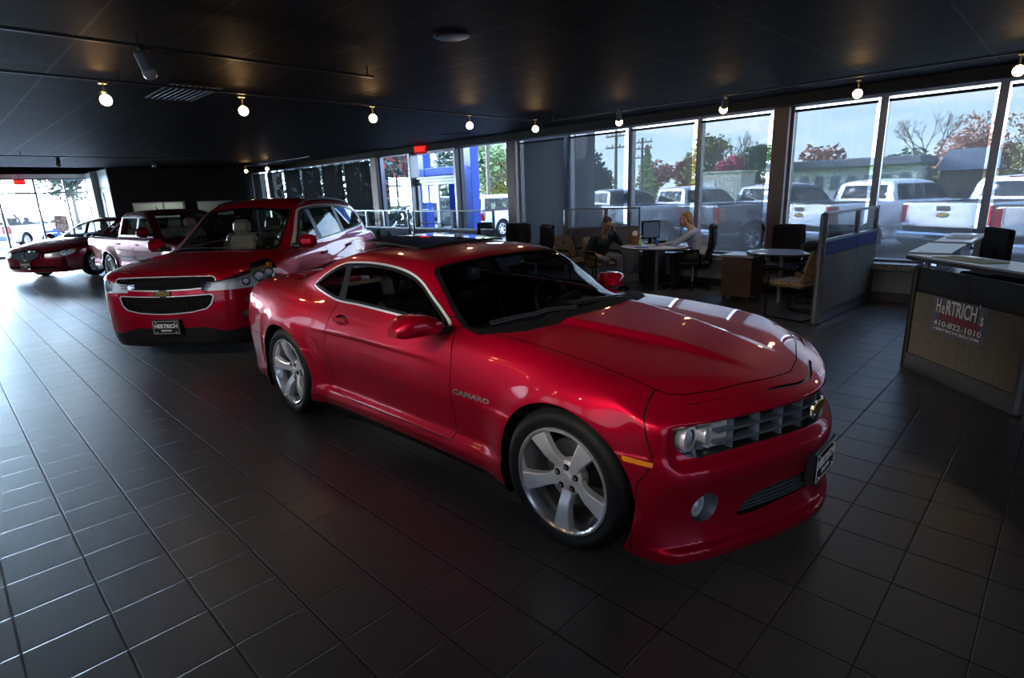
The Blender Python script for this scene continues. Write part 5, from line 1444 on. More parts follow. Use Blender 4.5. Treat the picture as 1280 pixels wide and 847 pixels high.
def track_head(x, y, aim, label, lit=True, power=4, z=2.75, spot=1.0, halo=.45, cone=60, col=(1, .78, .52)):
    t = thing('track_spotlight', label, 'spotlight', (x, y, z))
    a = (Vector(aim) - Vector((x, y, z))).normalized()
    m = MB(); m.cyl((0, 0, ZT-z-.01), tuple(-a*.05 + Vector((0, 0, .055))), .009, n=8); m.box((0, 0, ZT-z-.015), (.05, .09, .03), bev=.006); m.build('stem', M['track'], t)
    r = .046; c = MB(); p0 = -a*.13; p1 = a*.035
    c.cyl(tuple(p0), tuple(p1), r*.82, r, n=24, caps=False); c.cyl(tuple(p0-a*.012), tuple(p0), r*.5, r*.82, n=24); c.cyl(tuple(p1-a*.001), tuple(p1), r*.9, r, n=24, caps=False); c.build('lamp_housing', M['can'], t, smooth=True)
    b = MB(); b.ball(tuple(a*.022), (r*1.15, r*1.15, r*1.15), n=16, m=10); b.build('bulb', M['bulb'] if lit else M['bulb_off'], t, smooth=True)
    if lit and spot:
        l = bpy.data.lights.new('spot_beam', 'SPOT'); l.energy = power; l.color = col; l.spot_size = math.radians(cone); l.spot_blend = .9; l.shadow_soft_size = .04
        o = link(bpy.data.objects.new('spot_beam', l), t); o.location = tuple(a*.09); o.rotation_euler = a.to_track_quat('-Z', 'Y').to_euler()
    if lit and halo:
        l = bpy.data.lights.new('lamp_spill', 'POINT'); l.energy = halo; l.color = (1, .55, .18); l.shadow_soft_size = .03
        o = link(bpy.data.objects.new('lamp_spill', l), t); o.location = tuple(-a*.10 + Vector((0, 0, .09)))
    return t
toCam = lambda x, y: (x+(CAM[0]-x)*.5, y+(CAM[1]-y)*.5, 1.5)
track_head(-3.63, 1.58, (-1.0, 1.2, 1.4), 'lit grey track spotlight nearest the left edge, its can seen from the side', halo=2.2)
track_head(-2.0, 1.55, (-2.6, 2.6, .5), 'unlit grey track spotlight hanging at the upper left', lit=False)
track_head(-3.70, 2.93, toCam(-3.7, 2.93), 'lit track spotlight above the crossover hood, second from the left', halo=2.2)
track_head(-3.53, 4.55, toCam(-3.5, 4.55), 'lit track spotlight above the crossover roof, third from the left', halo=1.4)
track_head(-3.52, 6.26, toCam(-3.5, 6.26), 'lit track spotlight in front of the entrance windows, fourth from the left')
track_head(-3.34, 7.57, toCam(-3.34, 7.57), 'lit track spotlight just left of the entrance column top', halo=.12)
track_head(-1.94, 7.96, (-2.3, 8.7, .9), 'lit track spotlight above the mullion left of the woman', power=26, halo=.08)
track_head(-.32, 8.08, (-1.2, 9.1, 1.0), 'lit track spotlight just left of the bronze column top', power=34, halo=.08)
track_head(1.235, 8.36, toCam(1.23, 8.36), 'lit track spotlight above the right-hand cubicle partition', halo=.08)
track_head(2.73, 8.17, toCam(2.73, 8.17), 'lit track spotlight at the right edge above the reception desk', halo=.08)
track_head(-17.0, 8.1, toCam(-17, 8.1), 'small far lit spotlight at the corner of the dark wall', halo=.3, spot=0)
track_head(-15.55, 8.2, toCam(-15.5, 8.2), 'small far lit spotlight above the crossover roof rail', halo=.3, spot=0)
for k, (x, y) in enumerate(((-14, 4.6), (-14, 2.6))): track_head(x, y, (x+1, y-.5, 0), ['dark unlit spotlight high on the far dark wall, above the pickup', 'dark unlit spotlight near the storefront ceiling'][k], lit=False)
NEAR = (1, .90, .80)
for x, y, ax, ay, az, pw, cn in ((-2.0, -.6, -1.3, 2.2, 1.0, 230, 32), (-2.0, -2.2, -3.9, 2.4, 1.0, 230, 42)):  # unseen spotlights added to brighten the coupe's rear and the crossover
    t = track_head(x, y, (ax, ay, az), 'added fill spotlight outside the photo, on the track left of the camera', power=pw, cone=cn, col=NEAR, halo=.3); t['group'] = 'added fill spotlights left of the camera'
track((-1.8, -1.3, ZT), (7.6, -1.3, ZT), 'added black lighting track for the fill spotlights behind the camera')
for x, ax, ay, az, pw, cn in ((-1.2, -.2, 2.1, 1.05, 270, 31), (.4, 1.0, 2.3, 1.1, 270, 31), (1.8, 1.8, 2.6, 1.05, 190, 30), (3.1, 1.55, 3.0, 1.0, 230, 30), (4.6, 2.75, 2.6, .55, 90, 30)):  # unseen spotlights added to brighten the coupe from the camera side
    t = track_head(x, -1.3, (ax, ay, az), 'added fill spotlight outside the photo, behind the camera', power=pw, cone=cn, col=NEAR, halo=.3); t['group'] = 'added fill spotlights behind the camera'
for x, y, ax, ay, az, pw in ((-14, -1.6, -15.2, 2.6, .7, 170), (-3.6, -2.2, -9.6, 2.9, .9, 120)):  # out-of-view spotlights added as fill for the sedan and indoor pickup
    t = track_head(x, y, (ax, ay, az), 'added fill spotlight outside the left edge of the photo', power=pw, cone=44, col=NEAR, halo=.2); t['group'] = 'added fill spotlights beyond the left edge'
# vents and a round speaker
def vent(x, y, w, d, label):
    t = thing('ceiling_vent', label, 'vent', (x, y, ZC-.012)); m = MB()
    for a, b, c, e in ((0, d/2, w, .03), (0, -d/2, w, .03), (w/2, 0, .03, d), (-w/2, 0, .03, d)): m.box((a, b, 0), (c, e, .018), bev=.003)
    m.build('frame', M['track'], t); m = MB()
    for i in range(7): m.box((0, -d/2+d*(i+1)/8, .0), (w-.04, .03, .004), (.6, 0, 0))
    m.build('louvre', M['can'], t)
vent(-4.45, 2.55, 1.1, .5, 'dark slatted ceiling vent above the crossover'); vent(-6.6, 8.6, .6, .3, 'small dark ceiling vent over the entrance')
m = MB(); m.lathe([(0, -.012), (.12, -.014), (.15, -.008), (.155, 0)], 32, 'z', c=(-.62, 3.5, ZC-.001)); tag(m.build('ceiling_speaker', M['track'], smooth=True), 'round black flush ceiling speaker high above the coupe', 'speaker')
def exit_sign(loc, rz, label):
    t = thing('exit_sign', label, 'exit sign', loc, rz); m = MB(); m.box((0, 0, 0), (.05, .34, .20), bev=.008); m.cyl((0, 0, .1), (0, 0, ZC-loc[2]), .01, n=8); m.build('housing', M['exit_case'], t)
    me = place_text('lettering', 'EXIT', .15, M['white_ink'] if False else M['exit_red'], t, (.027, 0, 0), (0, 1, 0), (0, 0, 1), depth=.002, xs=.95, bold=.004)
    return t
exit_sign((-24.3, 2.85, 2.72), 0, 'red exit sign hanging before the bright storefront glass at far left')
exit_sign((-8.9, WY-.35, 2.88), -PI/2+.5, 'red exit sign above the entrance door in the window wall')
# ---------------------------------------------------------------- outside
M['asphalt'] = vary(mat('asphalt', (.12, .12, .125), .85), 4, (.11, .11, .115), (.16, .16, .16))
M['concrete'] = vary(mat('concrete', (.55, .54, .52), .8), 3, (.50, .49, .47), (.60, .59, .57))
M['grass'] = vary(mat('lawn', (.16, .24, .06), .95), 1.2, (.16, .22, .05), (.26, .32, .10))
M['white_paint'] = paint('white_truck_paint', (.74, .75, .76), rough=.4, metal=0.)
M['silver_paint'] = paint('silver_truck_paint', (.42, .43, .45), rough=.35, metal=.3)
M['dark_paint'] = paint('charcoal_truck_paint', (.045, .05, .06), rough=.35, metal=.3)
M['blue_steel'] = mat('blue_painted_steel', (.01, .06, .36), .55)
M['ribbed'] = mat('ribbed_grey_metal', (.028, .032, .042), .6)
GZ = -.12
m = MB(); m.box((-8, 20.2, GZ-.05), (120, 20.5, .1)); m.box((-8, -14, GZ-.05), (33.4, 20.4, .1)); struct(m.build('ground_parking', M['asphalt']))
m = MB(); m.box((-5.0, 11.0-.02, GZ+.02), (30, 2.1, .12)); m.box((-46.9, -4, GZ+.0), (44, 50, .12)); struct(m.build('ground_walk', M['concrete']))
m = MB(); m.box((-10, 105, GZ-.06), (260, 149, .12)); m.box((-95, -10, GZ-.07), (50, 90, .12)); struct(m.build('ground_lawn', M['grass']))
TH = math.radians(61); hx_, hy_ = math.cos(TH), math.sin(TH)
def park(rx, ry): return (rx + 2.98*hx_ - 1.01*hy_, ry + 2.98*hy_ + 1.01*hx_, GZ)      # from its right rear corner
trk = pickup('pickup_truck', 'white pickup truck outside, its gold bowtie tailgate left of the reception desk', park(2.17, 15.02), TH, M['white_paint'], BIG, .038, 'big', group='pickup trucks parked outside')
G_ = 'pickup trucks parked outside'
wm = {'white_truck_paint': M['silver_paint']}; dm = {'white_truck_paint': M['dark_paint']}
dup(trk, park(4.04, 12.52), TH, 'silver pickup truck outside at the right edge of the photo, behind the monitor', G_, wm)
dup(trk, park(-.75, 15.0), TH, 'white pickup truck outside seen over the right-hand cubicle partition', G_)
dup(trk, park(-3.5, 15.0), TH, 'charcoal pickup truck outside, directly behind the woman on the phone', G_, dm)
dup(trk, park(-6.3, 15.0), TH, 'silver pickup truck outside with its cab above the desk between the two people', G_, wm)
dup(trk, park(-9.1, 15.0), TH, 'charcoal pickup truck outside, left of the silver one and nearest the ribbed screen', G_, dm)
sv = suv_boxy('parked_suv', 'white boxy SUV outside the storefront at the far left edge', (-36.2, 3.7, GZ), math.radians(144), M['white_paint'], .06)
dup(sv, (-15.3, 16.5+2.5, GZ), PI/2, 'white SUV outside seen through the glass right of the entrance door')
dup(sv, (-24.8, 20.5, GZ), PI/2+.2, 'white SUV outside beneath the red tree, left of the entrance door')
dup(sv, (-20.5, 19.5, GZ), PI/2, 'blue-dark SUV outside seen through the entrance door', None, {'white_truck_paint': M['dark_paint']})
# ---- trees
def leaf_mat(name, c1, c2):
    m = mat(name, c1, .8); N, L, b = nodes(m); tc = N.new('ShaderNodeTexCoord'); nz = N.new('ShaderNodeTexNoise'); nz.inputs['Scale'].default_value = 1.3
    L.new(tc.outputs['Object'], nz.inputs['Vector']); mx = N.new('ShaderNodeMix'); mx.data_type = 'RGBA'; mx.inputs[6].default_value = (*c1, 1); mx.inputs[7].default_value = (*c2, 1)
    rp = N.new('ShaderNodeMapRange'); rp.inputs[1].default_value = .35; rp.inputs[2].default_value = .65; L.new(nz.outputs['Fac'], rp.inputs[0]); L.new(rp.outputs[0], mx.inputs[0]); L.new(mx.outputs[2], b.inputs['Base Color']); return m
LM = dict(olive=leaf_mat('olive_leaves', (.20, .20, .07), (.32, .26, .10)), green=leaf_mat('green_leaves', (.07, .14, .05), (.14, .22, .08)), red=leaf_mat('crimson_leaves', (.30, .03, .05), (.45, .07, .07)),
          rust=leaf_mat('rust_leaves', (.26, .10, .06), (.38, .18, .10)), pine=leaf_mat('pine_needles', (.035, .06, .045), (.07, .10, .07)), pale=leaf_mat('pale_green_leaves', (.18, .28, .10), (.30, .36, .16)))
M['bark'] = vary(mat('bark', (.12, .09, .07), .9), 8, (.10, .08, .06), (.18, .14, .11))
def tree(x, y, h, r, kind, label, crown0=.25, n=2200, bare=False, conif=False, leaf=.16):
    rng = random.Random(int(abs(x)*97+abs(y)*13+h*7)); t = thing('tree', label, 'tree', (x, y, GZ-.0), rng.random()*6, None)
    m = MB(); segs = []
    def branch(p, d, L, rad, dep):
        q = p + d*L; m.cyl(tuple(p), tuple(q), rad, rad*.62, n=5 if dep > 1 else 8, caps=False); segs.append(q)
        if dep >= (5 if bare else 3): return
        for _ in range(3 if bare else 3):
            nd = (d + Vector((rng.gauss(0, .45), rng.gauss(0, .45), rng.gauss(.12, .25)))).normalized(); branch(q, nd, L*rng.uniform(.6, .8), rad*.6, dep+1)
    if conif: m.cyl((0, 0, 0), (0, 0, h*.95), .12, .02, n=8)
    else: branch(Vector((0, 0, 0)), Vector((0, 0, 1)), h*.33, max(.09, h*.022), 0)
    m.build('trunk', M['bark'], t, smooth=True)
    if bare: return t
    V = []; F = []
    lobes = []
    if not conif:
        for _ in range(16):
            a = rng.random()*2*PI; rr = r*math.sqrt(rng.random())*.68; zz = rng.uniform(crown0+.10, .88); k = 1-abs(zz-.55)*.9
            lobes.append((Vector((rr*k*math.cos(a), rr*k*math.sin(a), h*zz)), r*rng.uniform(.30, .46)))
    for i in range(n):
        if conif:
            z = h*(crown0*.4 + (1-crown0*.4)*rng.random()**1.3); k = (1-z/h)**.8*r*(.55+.45*abs(math.sin(z*5.2))); a = rng.random()*2*PI; rr = k*rng.uniform(.5, 1); c = Vector((rr*math.cos(a), rr*math.sin(a), z))
        else:
            lc, lr = lobes[rng.randrange(len(lobes))]; v = Vector((rng.gauss(0, 1), rng.gauss(0, 1), rng.gauss(0, 1))).normalized(); c = lc + v*lr*rng.uniform(.6, 1.05)
        u = Vector((rng.gauss(0, 1), rng.gauss(0, 1), rng.gauss(0, .6))).normalized(); w = u.orthogonal().normalized(); s = leaf*rng.uniform(.6, 1.4)*(1+r*.06); b = len(V)
        V += [tuple(c-u*s), tuple(c+w*s*.6), tuple(c+u*s), tuple(c-w*s*.6)]; F.append((b, b+1, b+2, b+3))
    mesh_obj('crown', V, F, LM[kind], t, smooth=False); return t
tree(-21.6, 51, 6.5, 2.5, 'olive', 'large olive-brown tree behind the beige shed'); tree(-26.6, 57, 5.0, 1.7, 'rust', 'low reddish-brown tree left of the olive tree outside')
tree(-19.4, 57, 5.6, 2.1, 'green', 'green tree right of the crimson tree outside'); tree(-18.2, 48.8, 4.3, 1.3, 'red', 'crimson tree between the olive and the green trees outside', n=1200); tree(-24.6, 62, 7.4, 2.2, 'rust', 'bare purple-grey tree behind the crimson tree', bare=True)
tree(-24.6, 46, 5.5, 1.5, 'pale', 'pale loose conifer seen above the desk between the two people', conif=True, n=900)
tree(-17.7, 28, 4.3, 2.1, 'pine', 'dark brown tree outside at the edge of the ribbed screen', n=2600)
tree(-9.4, 80, 8.8, 2.6, 'rust', 'bare grey tree above the brick building outside', bare=True); tree(-5.8, 86, 8.4, 5.0, 'rust', 'broad rust-brown tree right of the brick building', n=3600); tree(2.4, 60, 5.8, 3.0, 'olive', 'green-brown tree at the right edge of the photo outside', n=3000)
tree(-32.5, 24.6, 5.8, 2.4, 'red', 'crimson tree left of the entrance door outside', n=3600); tree(-40.0, 31, 5.6, 2.4, 'green', 'green tree behind the crimson tree by the entrance'); tree(-41.7, 37, 7.6, 2.8, 'pine', 'dark blue-green conifer seen above the entrance door', conif=True, n=3000)
tree(-26.4, 28, 5.8, 2.2, 'pale', 'pale green tree seen right of the entrance door'); tree(-30.4, 34, 5.6, 2.2, 'olive', 'yellow-green tree near the entrance column outside')
tree(-58, 9.5, 8.5, 3.4, 'pine', 'dark-branched conifer beyond the storefront at far left', n=2000); tree(-60, 4.0, 10, 4, 'pale', 'pale tree behind the white SUV at far left', n=1200)
for k in range(9): 
    tree(-84+k*8.8, 84+(k % 3)*4, 4.6+(k*37 % 5)*.5, 4.2, ('olive', 'rust', 'green')[k % 3], 'low autumn tree in the distant tree line', crown0=.05, n=900, leaf=.3)['group'] = 'distant tree line'
for k in range(8):
    tree(-12+k*9, 100+(k % 3)*4, 4.2+(k*53 % 5)*.4, 4.2, ('green', 'olive', 'rust')[k % 3], 'low autumn tree on the horizon behind the buildings', crown0=.05, n=700, leaf=.3)['group'] = 'trees behind the buildings'
# ---- buildings, shed, poles
M['siding'] = mat('white_siding', (.60, .62, .62), .7); M['roof_grey'] = mat('grey_roof', (.13, .14, .16), .8); M['brick'] = vary(mat('brown_brick', (.16, .10, .08), .8), 20, (.14, .09, .07), (.20, .13, .10)); M['shed'] = mat('beige_shed', (.42, .40, .33), .7)
t = thing('school_building', 'long low white building with a flat grey roof across the field', 'building', (-13.2, 60, GZ))
m = MB(); m.box((0, 3, 1.55), (12.6, 6, 3.1)); m.build('wall', M['siding'], t); m = MB(); m.box((0, 2.6, 3.4), (13.4, 7.6, .75), bev=.1); m.build('roof', M['roof_grey'], t)
for i in range(9): 
    m = MB(); m.box((-5.4+i*1.35, -.03, 1.7), (.75, .08, 1.2)); m.build('window', M['ws_dark'] if False else M['dark_lamp'], t)
t = thing('brick_building', 'brown brick building with a grey gabled roof, right of the long white building', 'building', (-4.2, 63.5, GZ)); m = MB(); m.box((.1, 3, 1.2), (3.4, 6, 2.6)); m.build('wall', M['brick'], t)
m = MB(); V = [(-2.0, -.5, 2.45), (2.2, -.5, 2.45), (2.2, 6.5, 2.45), (-2.0, 6.5, 2.45), (-1.6, 3, 4.3), (1.9, 3, 4.3)]; m.add(V, [(0, 1, 5, 4), (2, 3, 4, 5), (1, 2, 5), (3, 0, 4), (0, 3, 2, 1)]); m.build('roof', M['roof_grey'], t)
t = thing('storage_shed', 'beige box shed in front of the autumn trees', 'shed', (-16.3, 44, GZ)); m = MB(); m.box((0, 0, 1.4), (3.2, 2.6, 2.8)); m.build('wall', M['shed'], t); m = MB(); m.box((0, 0, 2.83), (3.5, 2.9, .1)); m.build('roof', M['shed'], t); m = MB(); m.box((-.9, -1.32, 1.1), (1.0, .05, 2.0)); m.build('door', M['siding'], t)
def pole(x, y, h, label, arms=True):
    t = thing('utility_pole', label, 'utility pole', (x, y, GZ)); m = MB(); m.cyl((0, 0, 0), (0, 0, h), .13, .09, n=10); m.build('post', M['bark'], t)
    if arms:
        for z in (.94, .86, .74): m = MB(); m.box((0, 0, h*z), (1.7, .10, .10)); [m.cyl((q, 0, h*z), (q, 0, h*z+.22), .035, n=6) for q in (-.75, -.3, .3, .75)]; m.build('crossarm', M['bark'], t)
pole(-20.4, 35, 6.3, 'utility pole with crossarms seen through the shade left of the desk'); pole(-21.4, 40, 5.6, 'utility pole seen near the mullion left of the woman'); pole(-21.9, 24, 6.5, 'pale light pole seen right of the entrance door', False)
# ---- entrance portal and ribbed screen
t = thing('entrance_portal', 'blue steel portal standing outside the glass entrance door', 'portal', (-10.1, 11.2, -.06))
for x in (-1.1, 1.05): m = MB(); m.box((x, 0, 1.85), (.30, .30, 3.7), bev=.01); m.build('post', M['blue_steel'], t)
m = MB(); m.box((-.02, 0, 2.48), (1.86, .28, .22), bev=.01); m.build('beam', M['blue_steel'], t); m = MB(); m.box((-.02, 0, 3.6), (2.5, .34, .3), bev=.01); m.build('beam', M['blue_steel'], t)
def ribs(w, h, mt, t, name, x0=0):
    m = MB(); n = int(w/.075); V = []; 
    for i in range(n*2+1): V += [(x0-w/2+w*i/(2*n), .02 if (i//1) % 2 else -.02, 0), (x0-w/2+w*i/(2*n), .02 if i % 2 else -.02, h)]
    m.add(V, [(2*i, 2*i+2, 2*i+3, 2*i+1) for i in range(2*n)]); m.box((x0, .03, h/2), (w, .015, h)); return m.build(name, mt, t)
ribs(.85, 2.35, M['blue_steel'], t, 'ribbed_panel', .46)
t = thing('ribbed_screen', 'dark ribbed metal screen wall outside, right of the entrance column', 'screen', (-6.06, 11.3, -.06)); ribs(1.75, 4.2, M['ribbed'], t, 'panel'); 
m = MB(); m.box((.93, 0, 2.1), (.36, .3, 4.2), bev=.01); m.build('post', M['ribbed'], t); m = MB(); m.box((-1.0, 0, 2.1), (.2, .3, 4.2), bev=.01); m.build('post', M['ribbed'], t)
# unseen dense hedge added to darken the far bays
t = thing('blocking_hedge', 'added dark evergreen hedge blocking daylight close outside the far dark window bays', 'hedge', (-17.2, 11.6, GZ)); rng = random.Random(3); V = []; F = []
for i in range(5200):
    c = Vector((rng.uniform(-4.6, 4.6), rng.uniform(-.5, .5), rng.uniform(0, 4.0))); u = Vector((rng.gauss(0, 1), rng.gauss(0, 1), rng.gauss(0, 1))).normalized(); w = u.orthogonal().normalized(); s = rng.uniform(.06, .14); b = len(V)
    V += [tuple(c-u*s), tuple(c+w*s*.6), tuple(c+u*s), tuple(c-w*s*.6)]; F.append((b, b+1, b+2, b+3))
mesh_obj('foliage', V, F, LM['pine'], t, smooth=False); m = MB(); [m.cyl((x, 0, 0), (x, 0, 3.2), .06, .03, n=6) for x in np.arange(-4.2, 4.3, 1.2)]; m.build('stem', M['bark'], t)
# motorcycle at the storefront
t = thing('motorcycle', 'blue motorcycle parked outside beside the storefront door post', 'motorcycle', (-33.5, 4.75, GZ), 2.4)
for x in (-.7, .7): m = MB(); m.lathe([(.30, -.05), (.34, -.03), (.34, .03), (.30, .05)], 24, 'y', c=(x, 0, .34), closed=True); [m.cyl((x, 0, .34), (x+.3*math.cos(a), 0, .34+.3*math.sin(a)), .008, n=4) for a in np.arange(0, 6.2, .7)]; m.build('wheel', M['rubber'], t)
m = MB(); m.box((0, 0, .5), (.5, .25, .35), bev=.08); m.box((.05, 0, .82), (.55, .24, .2), bev=.09); m.box((-.45, 0, .78), (.6, .24, .1), bev=.04); m.cyl((.7, 0, .34), (.42, 0, 1.0), .03, n=8); m.tube([(.35, -.35, 1.05), (.45, 0, 1.0), (.35, .35, 1.05)], .015, 6); m.build('body', M['blue_steel'], t, smooth=True)

# ---------------------------------------------------------------- sky and sun
w = bpy.data.worlds.new('sky'); SC.world = w; w.use_nodes = True; N, L = w.node_tree.nodes, w.node_tree.links; bg = N['Background']
tc = N.new('ShaderNodeTexCoord'); sp = N.new('ShaderNodeSeparateXYZ'); L.new(tc.outputs['Generated'], sp.inputs[0])
rp = N.new('ShaderNodeValToRGB'); e = rp.color_ramp.elements; e[0].position = 0; e[0].color = (.60, .82, 1.0, 1); e[1].position = .5; e[1].color = (.22, .44, .92, 1)
L.new(sp.outputs['Z'], rp.inputs[0])
mp = N.new('ShaderNodeMapping'); mp.inputs['Scale'].default_value = (2.2, 2.2, 13); L.new(tc.outputs['Generated'], mp.inputs[0])
nz = N.new('ShaderNodeTexNoise'); nz.inputs['Scale'].default_value = 2.0; nz.inputs['Detail'].default_value = 7; nz.inputs['Roughness'].default_value = .6; L.new(mp.outputs[0], nz.inputs['Vector'])
cr = N.new('ShaderNodeMapRange'); cr.inputs[1].default_value = .45; cr.inputs[2].default_value = .68; cr.inputs[4].default_value = .7; L.new(nz.outputs['Fac'], cr.inputs[0])
mx = N.new('ShaderNodeMix'); mx.data_type = 'RGBA'; L.new(cr.outputs[0], mx.inputs[0]); L.new(rp.outputs[0], mx.inputs[6]); mx.inputs[7].default_value = (1.0, 1.0, 1.0, 1)
dt = N.new('ShaderNodeVectorMath'); dt.operation = 'DOT_PRODUCT'; L.new(tc.outputs['Generated'], dt.inputs[0]); dt.inputs[1].default_value = Vector((-.96, -.25, .12)).normalized()   # hazy glow of the low sky round the sun
gl = N.new('ShaderNodeMapRange'); gl.interpolation_type = 'SMOOTHERSTEP'; gl.inputs[1].default_value = .72; gl.inputs[2].default_value = 1.0; gl.inputs[3].default_value = 5.8; gl.inputs[4].default_value = 85; L.new(dt.outputs['Value'], gl.inputs[0])
L.new(mx.outputs[2], bg.inputs[0]); L.new(gl.outputs[0], bg.inputs[1])
s = bpy.data.lights.new('sun', 'SUN'); s.energy = 8.5; s.angle = .009; s.color = (1, .94, .86); so = link(bpy.data.objects.new('sun', s))
so.rotation_euler = Vector((.90, .38, -.27)).to_track_quat('-Z', 'Y').to_euler()
# ---------------------------------------------------------------- office furniture
M['part_frame'] = mat('partition_frame', (.20, .21, .23), .35, .6)
M['fab_beige'] = vary(mat('beige_fabric', (.2, .18, .15), .9), 60, (.15, .135, .11), (.21, .19, .16), bump=.1)
M['fab_blue'] = vary(mat('blue_fabric', (.04, .06, .2), .9), 60, (.035, .05, .17), (.05, .07, .24), bump=.1)
M['fab_slate'] = vary(mat('slate_fabric', (.1, .12, .18), .9), 60, (.10, .115, .17), (.13, .15, .21), bump=.1)
M['part_glass'] = glassy('partition_glass', (.80, .84, .84), 1.0)
M['laminate'] = mat('grey_laminate', (.45, .46, .50), .28)
M['laminate_edge'] = mat('dark_laminate_edge', (.03, .03, .035), .4)
M['wood_brown'] = vary(mat('brown_wood_laminate', (.12, .06, .04), .5), 5, (.085, .045, .032), (.13, .07, .05), stretch=(1, 1, 6))
M['chair_black'] = vary(mat('black_mesh_fabric', (.01, .01, .012), .8), 80, (.008, .008, .010), (.016, .016, .02))
M['pattern'] = mat('patterned_upholstery', (.3, .2, .1), .85)
N, L, b = nodes(M['pattern']); tc = N.new('ShaderNodeTexCoord'); vo = N.new('ShaderNodeTexVoronoi'); vo.inputs['Scale'].default_value = 38; rp = N.new('ShaderNodeValToRGB'); rp.color_ramp.interpolation = 'CONSTANT'
e = rp.color_ramp.elements; e[0].color = (.05, .03, .02, 1); e[1].position = .35; e[1].color = (.34, .23, .12, 1); e2 = e.new(.62); e2.color = (.12, .07, .045, 1)
L.new(tc.outputs['Object'], vo.inputs['Vector']); L.new(vo.outputs['Distance'], rp.inputs[0]); L.new(rp.outputs[0], b.inputs['Base Color'])
M['paper'] = mat('paper', (.75, .75, .74), .7); M['paper_yellow'] = mat('pale_yellow_paper', (.62, .66, .35), .7)
M['screen_on'] = mat('lit_screen', (.05, .07, .1), .2, emis=(.25, .33, .55), es=.07); M['blue_plastic'] = mat('blue_plastic', (.03, .10, .42), .35)
M['wicker'] = vary(mat('brown_wicker', (.2, .1, .05), .8), 60, (.14, .06, .03), (.28, .14, .07), bump=.5); M['tissue'] = mat('tissue', (.8, .8, .8), .9); M['clear_green'] = mat('pale_green_bottle', (.35, .5, .25), .15)
M['leaf_plant'] = mat('plant_leaves', (.05, .16, .04), .6); M['pot'] = mat('plant_pot', (.10, .06, .04), .6)

def partition(name_label, p0, p1, H=1.37, zg=1.02, blue=False, splits=(.5,), posts=True, fab='fab_beige', band='fab_blue', zb=.14):
    """cubicle screen between two floor points: post, fabric panels, glazed top"""
    d = Vector((p1[0]-p0[0], p1[1]-p0[1], 0)); Ln = d.length; t = thing('cubicle_partition', name_label, 'partition', (p0[0], p0[1], 0), math.atan2(d.y, d.x))
    m = MB(); m.box((0, 0, H/2), (.075, .085, H), bev=.03); m.build('end_post', M['part_frame'], t, smooth=True)
    xs = [.04] + [Ln*s for s in splits] + [Ln]
    for a, b in zip(xs[:-1], xs[1:]):
        c, w = (a+b)/2, b-a-.006
        m = MB(); m.box((c, 0, zb/2+.01), (w, .06, zb)); m.build('base_panel', M['part_frame'], t)
        zt = zg-.17 if band else zg
        m = MB(); m.box((c, 0, (zb+zt)/2), (w, .062, zt-zb-.004), bev=.006); m.build('fabric_panel', M[fab], t)
        if band: m = MB(); m.box((c, 0, zg-.085), (w, .062, .165), bev=.006); m.build('fabric_band', M[band], t)
        m = MB(); f = .03
        for q in (a+f/2+.003, b-f/2-.003): m.box((q, 0, (zg+H)/2), (f, .05, H-zg))
        m.box((c, 0, H-.015), (w-2*f, .05, .03)); m.box((c, 0, zg+.015), (w-2*f, .05, .03)); fr = m.build('glass_frame', M['part_frame'], t)
        m = MB(); m.add([(a+f, 0, zg+.03), (b-f, 0, zg+.03), (b-f, 0, H-.03), (a+f, 0, H-.03)], [(0, 1, 2, 3)]); m.build('glass', M['part_glass'], fr)
    return t
partition('tall cubicle partition with a blue band and glazed top, between the round table and the reception desk', (1.235, 7.56), (1.33, 9.62), splits=(.60,))
partition('glazed-top cubicle partition behind the seated man', (-3.70, 8.78), (-2.45, 9.45), H=1.39, splits=(.55,), fab='fab_slate', band=None)
partition('glazed-top cubicle partition in front of the entrance door', (-7.32, 7.85), (-4.72, 7.85), H=1.42, splits=(.52,), fab='fab_slate', band=None)
partition('pale-framed glazed cubicle partition under the red tree, left of the entrance door', (-10.2, 7.8), (-7.45, 7.8), H=1.44, splits=(.36, .64), fab='fab_slate', band=None)

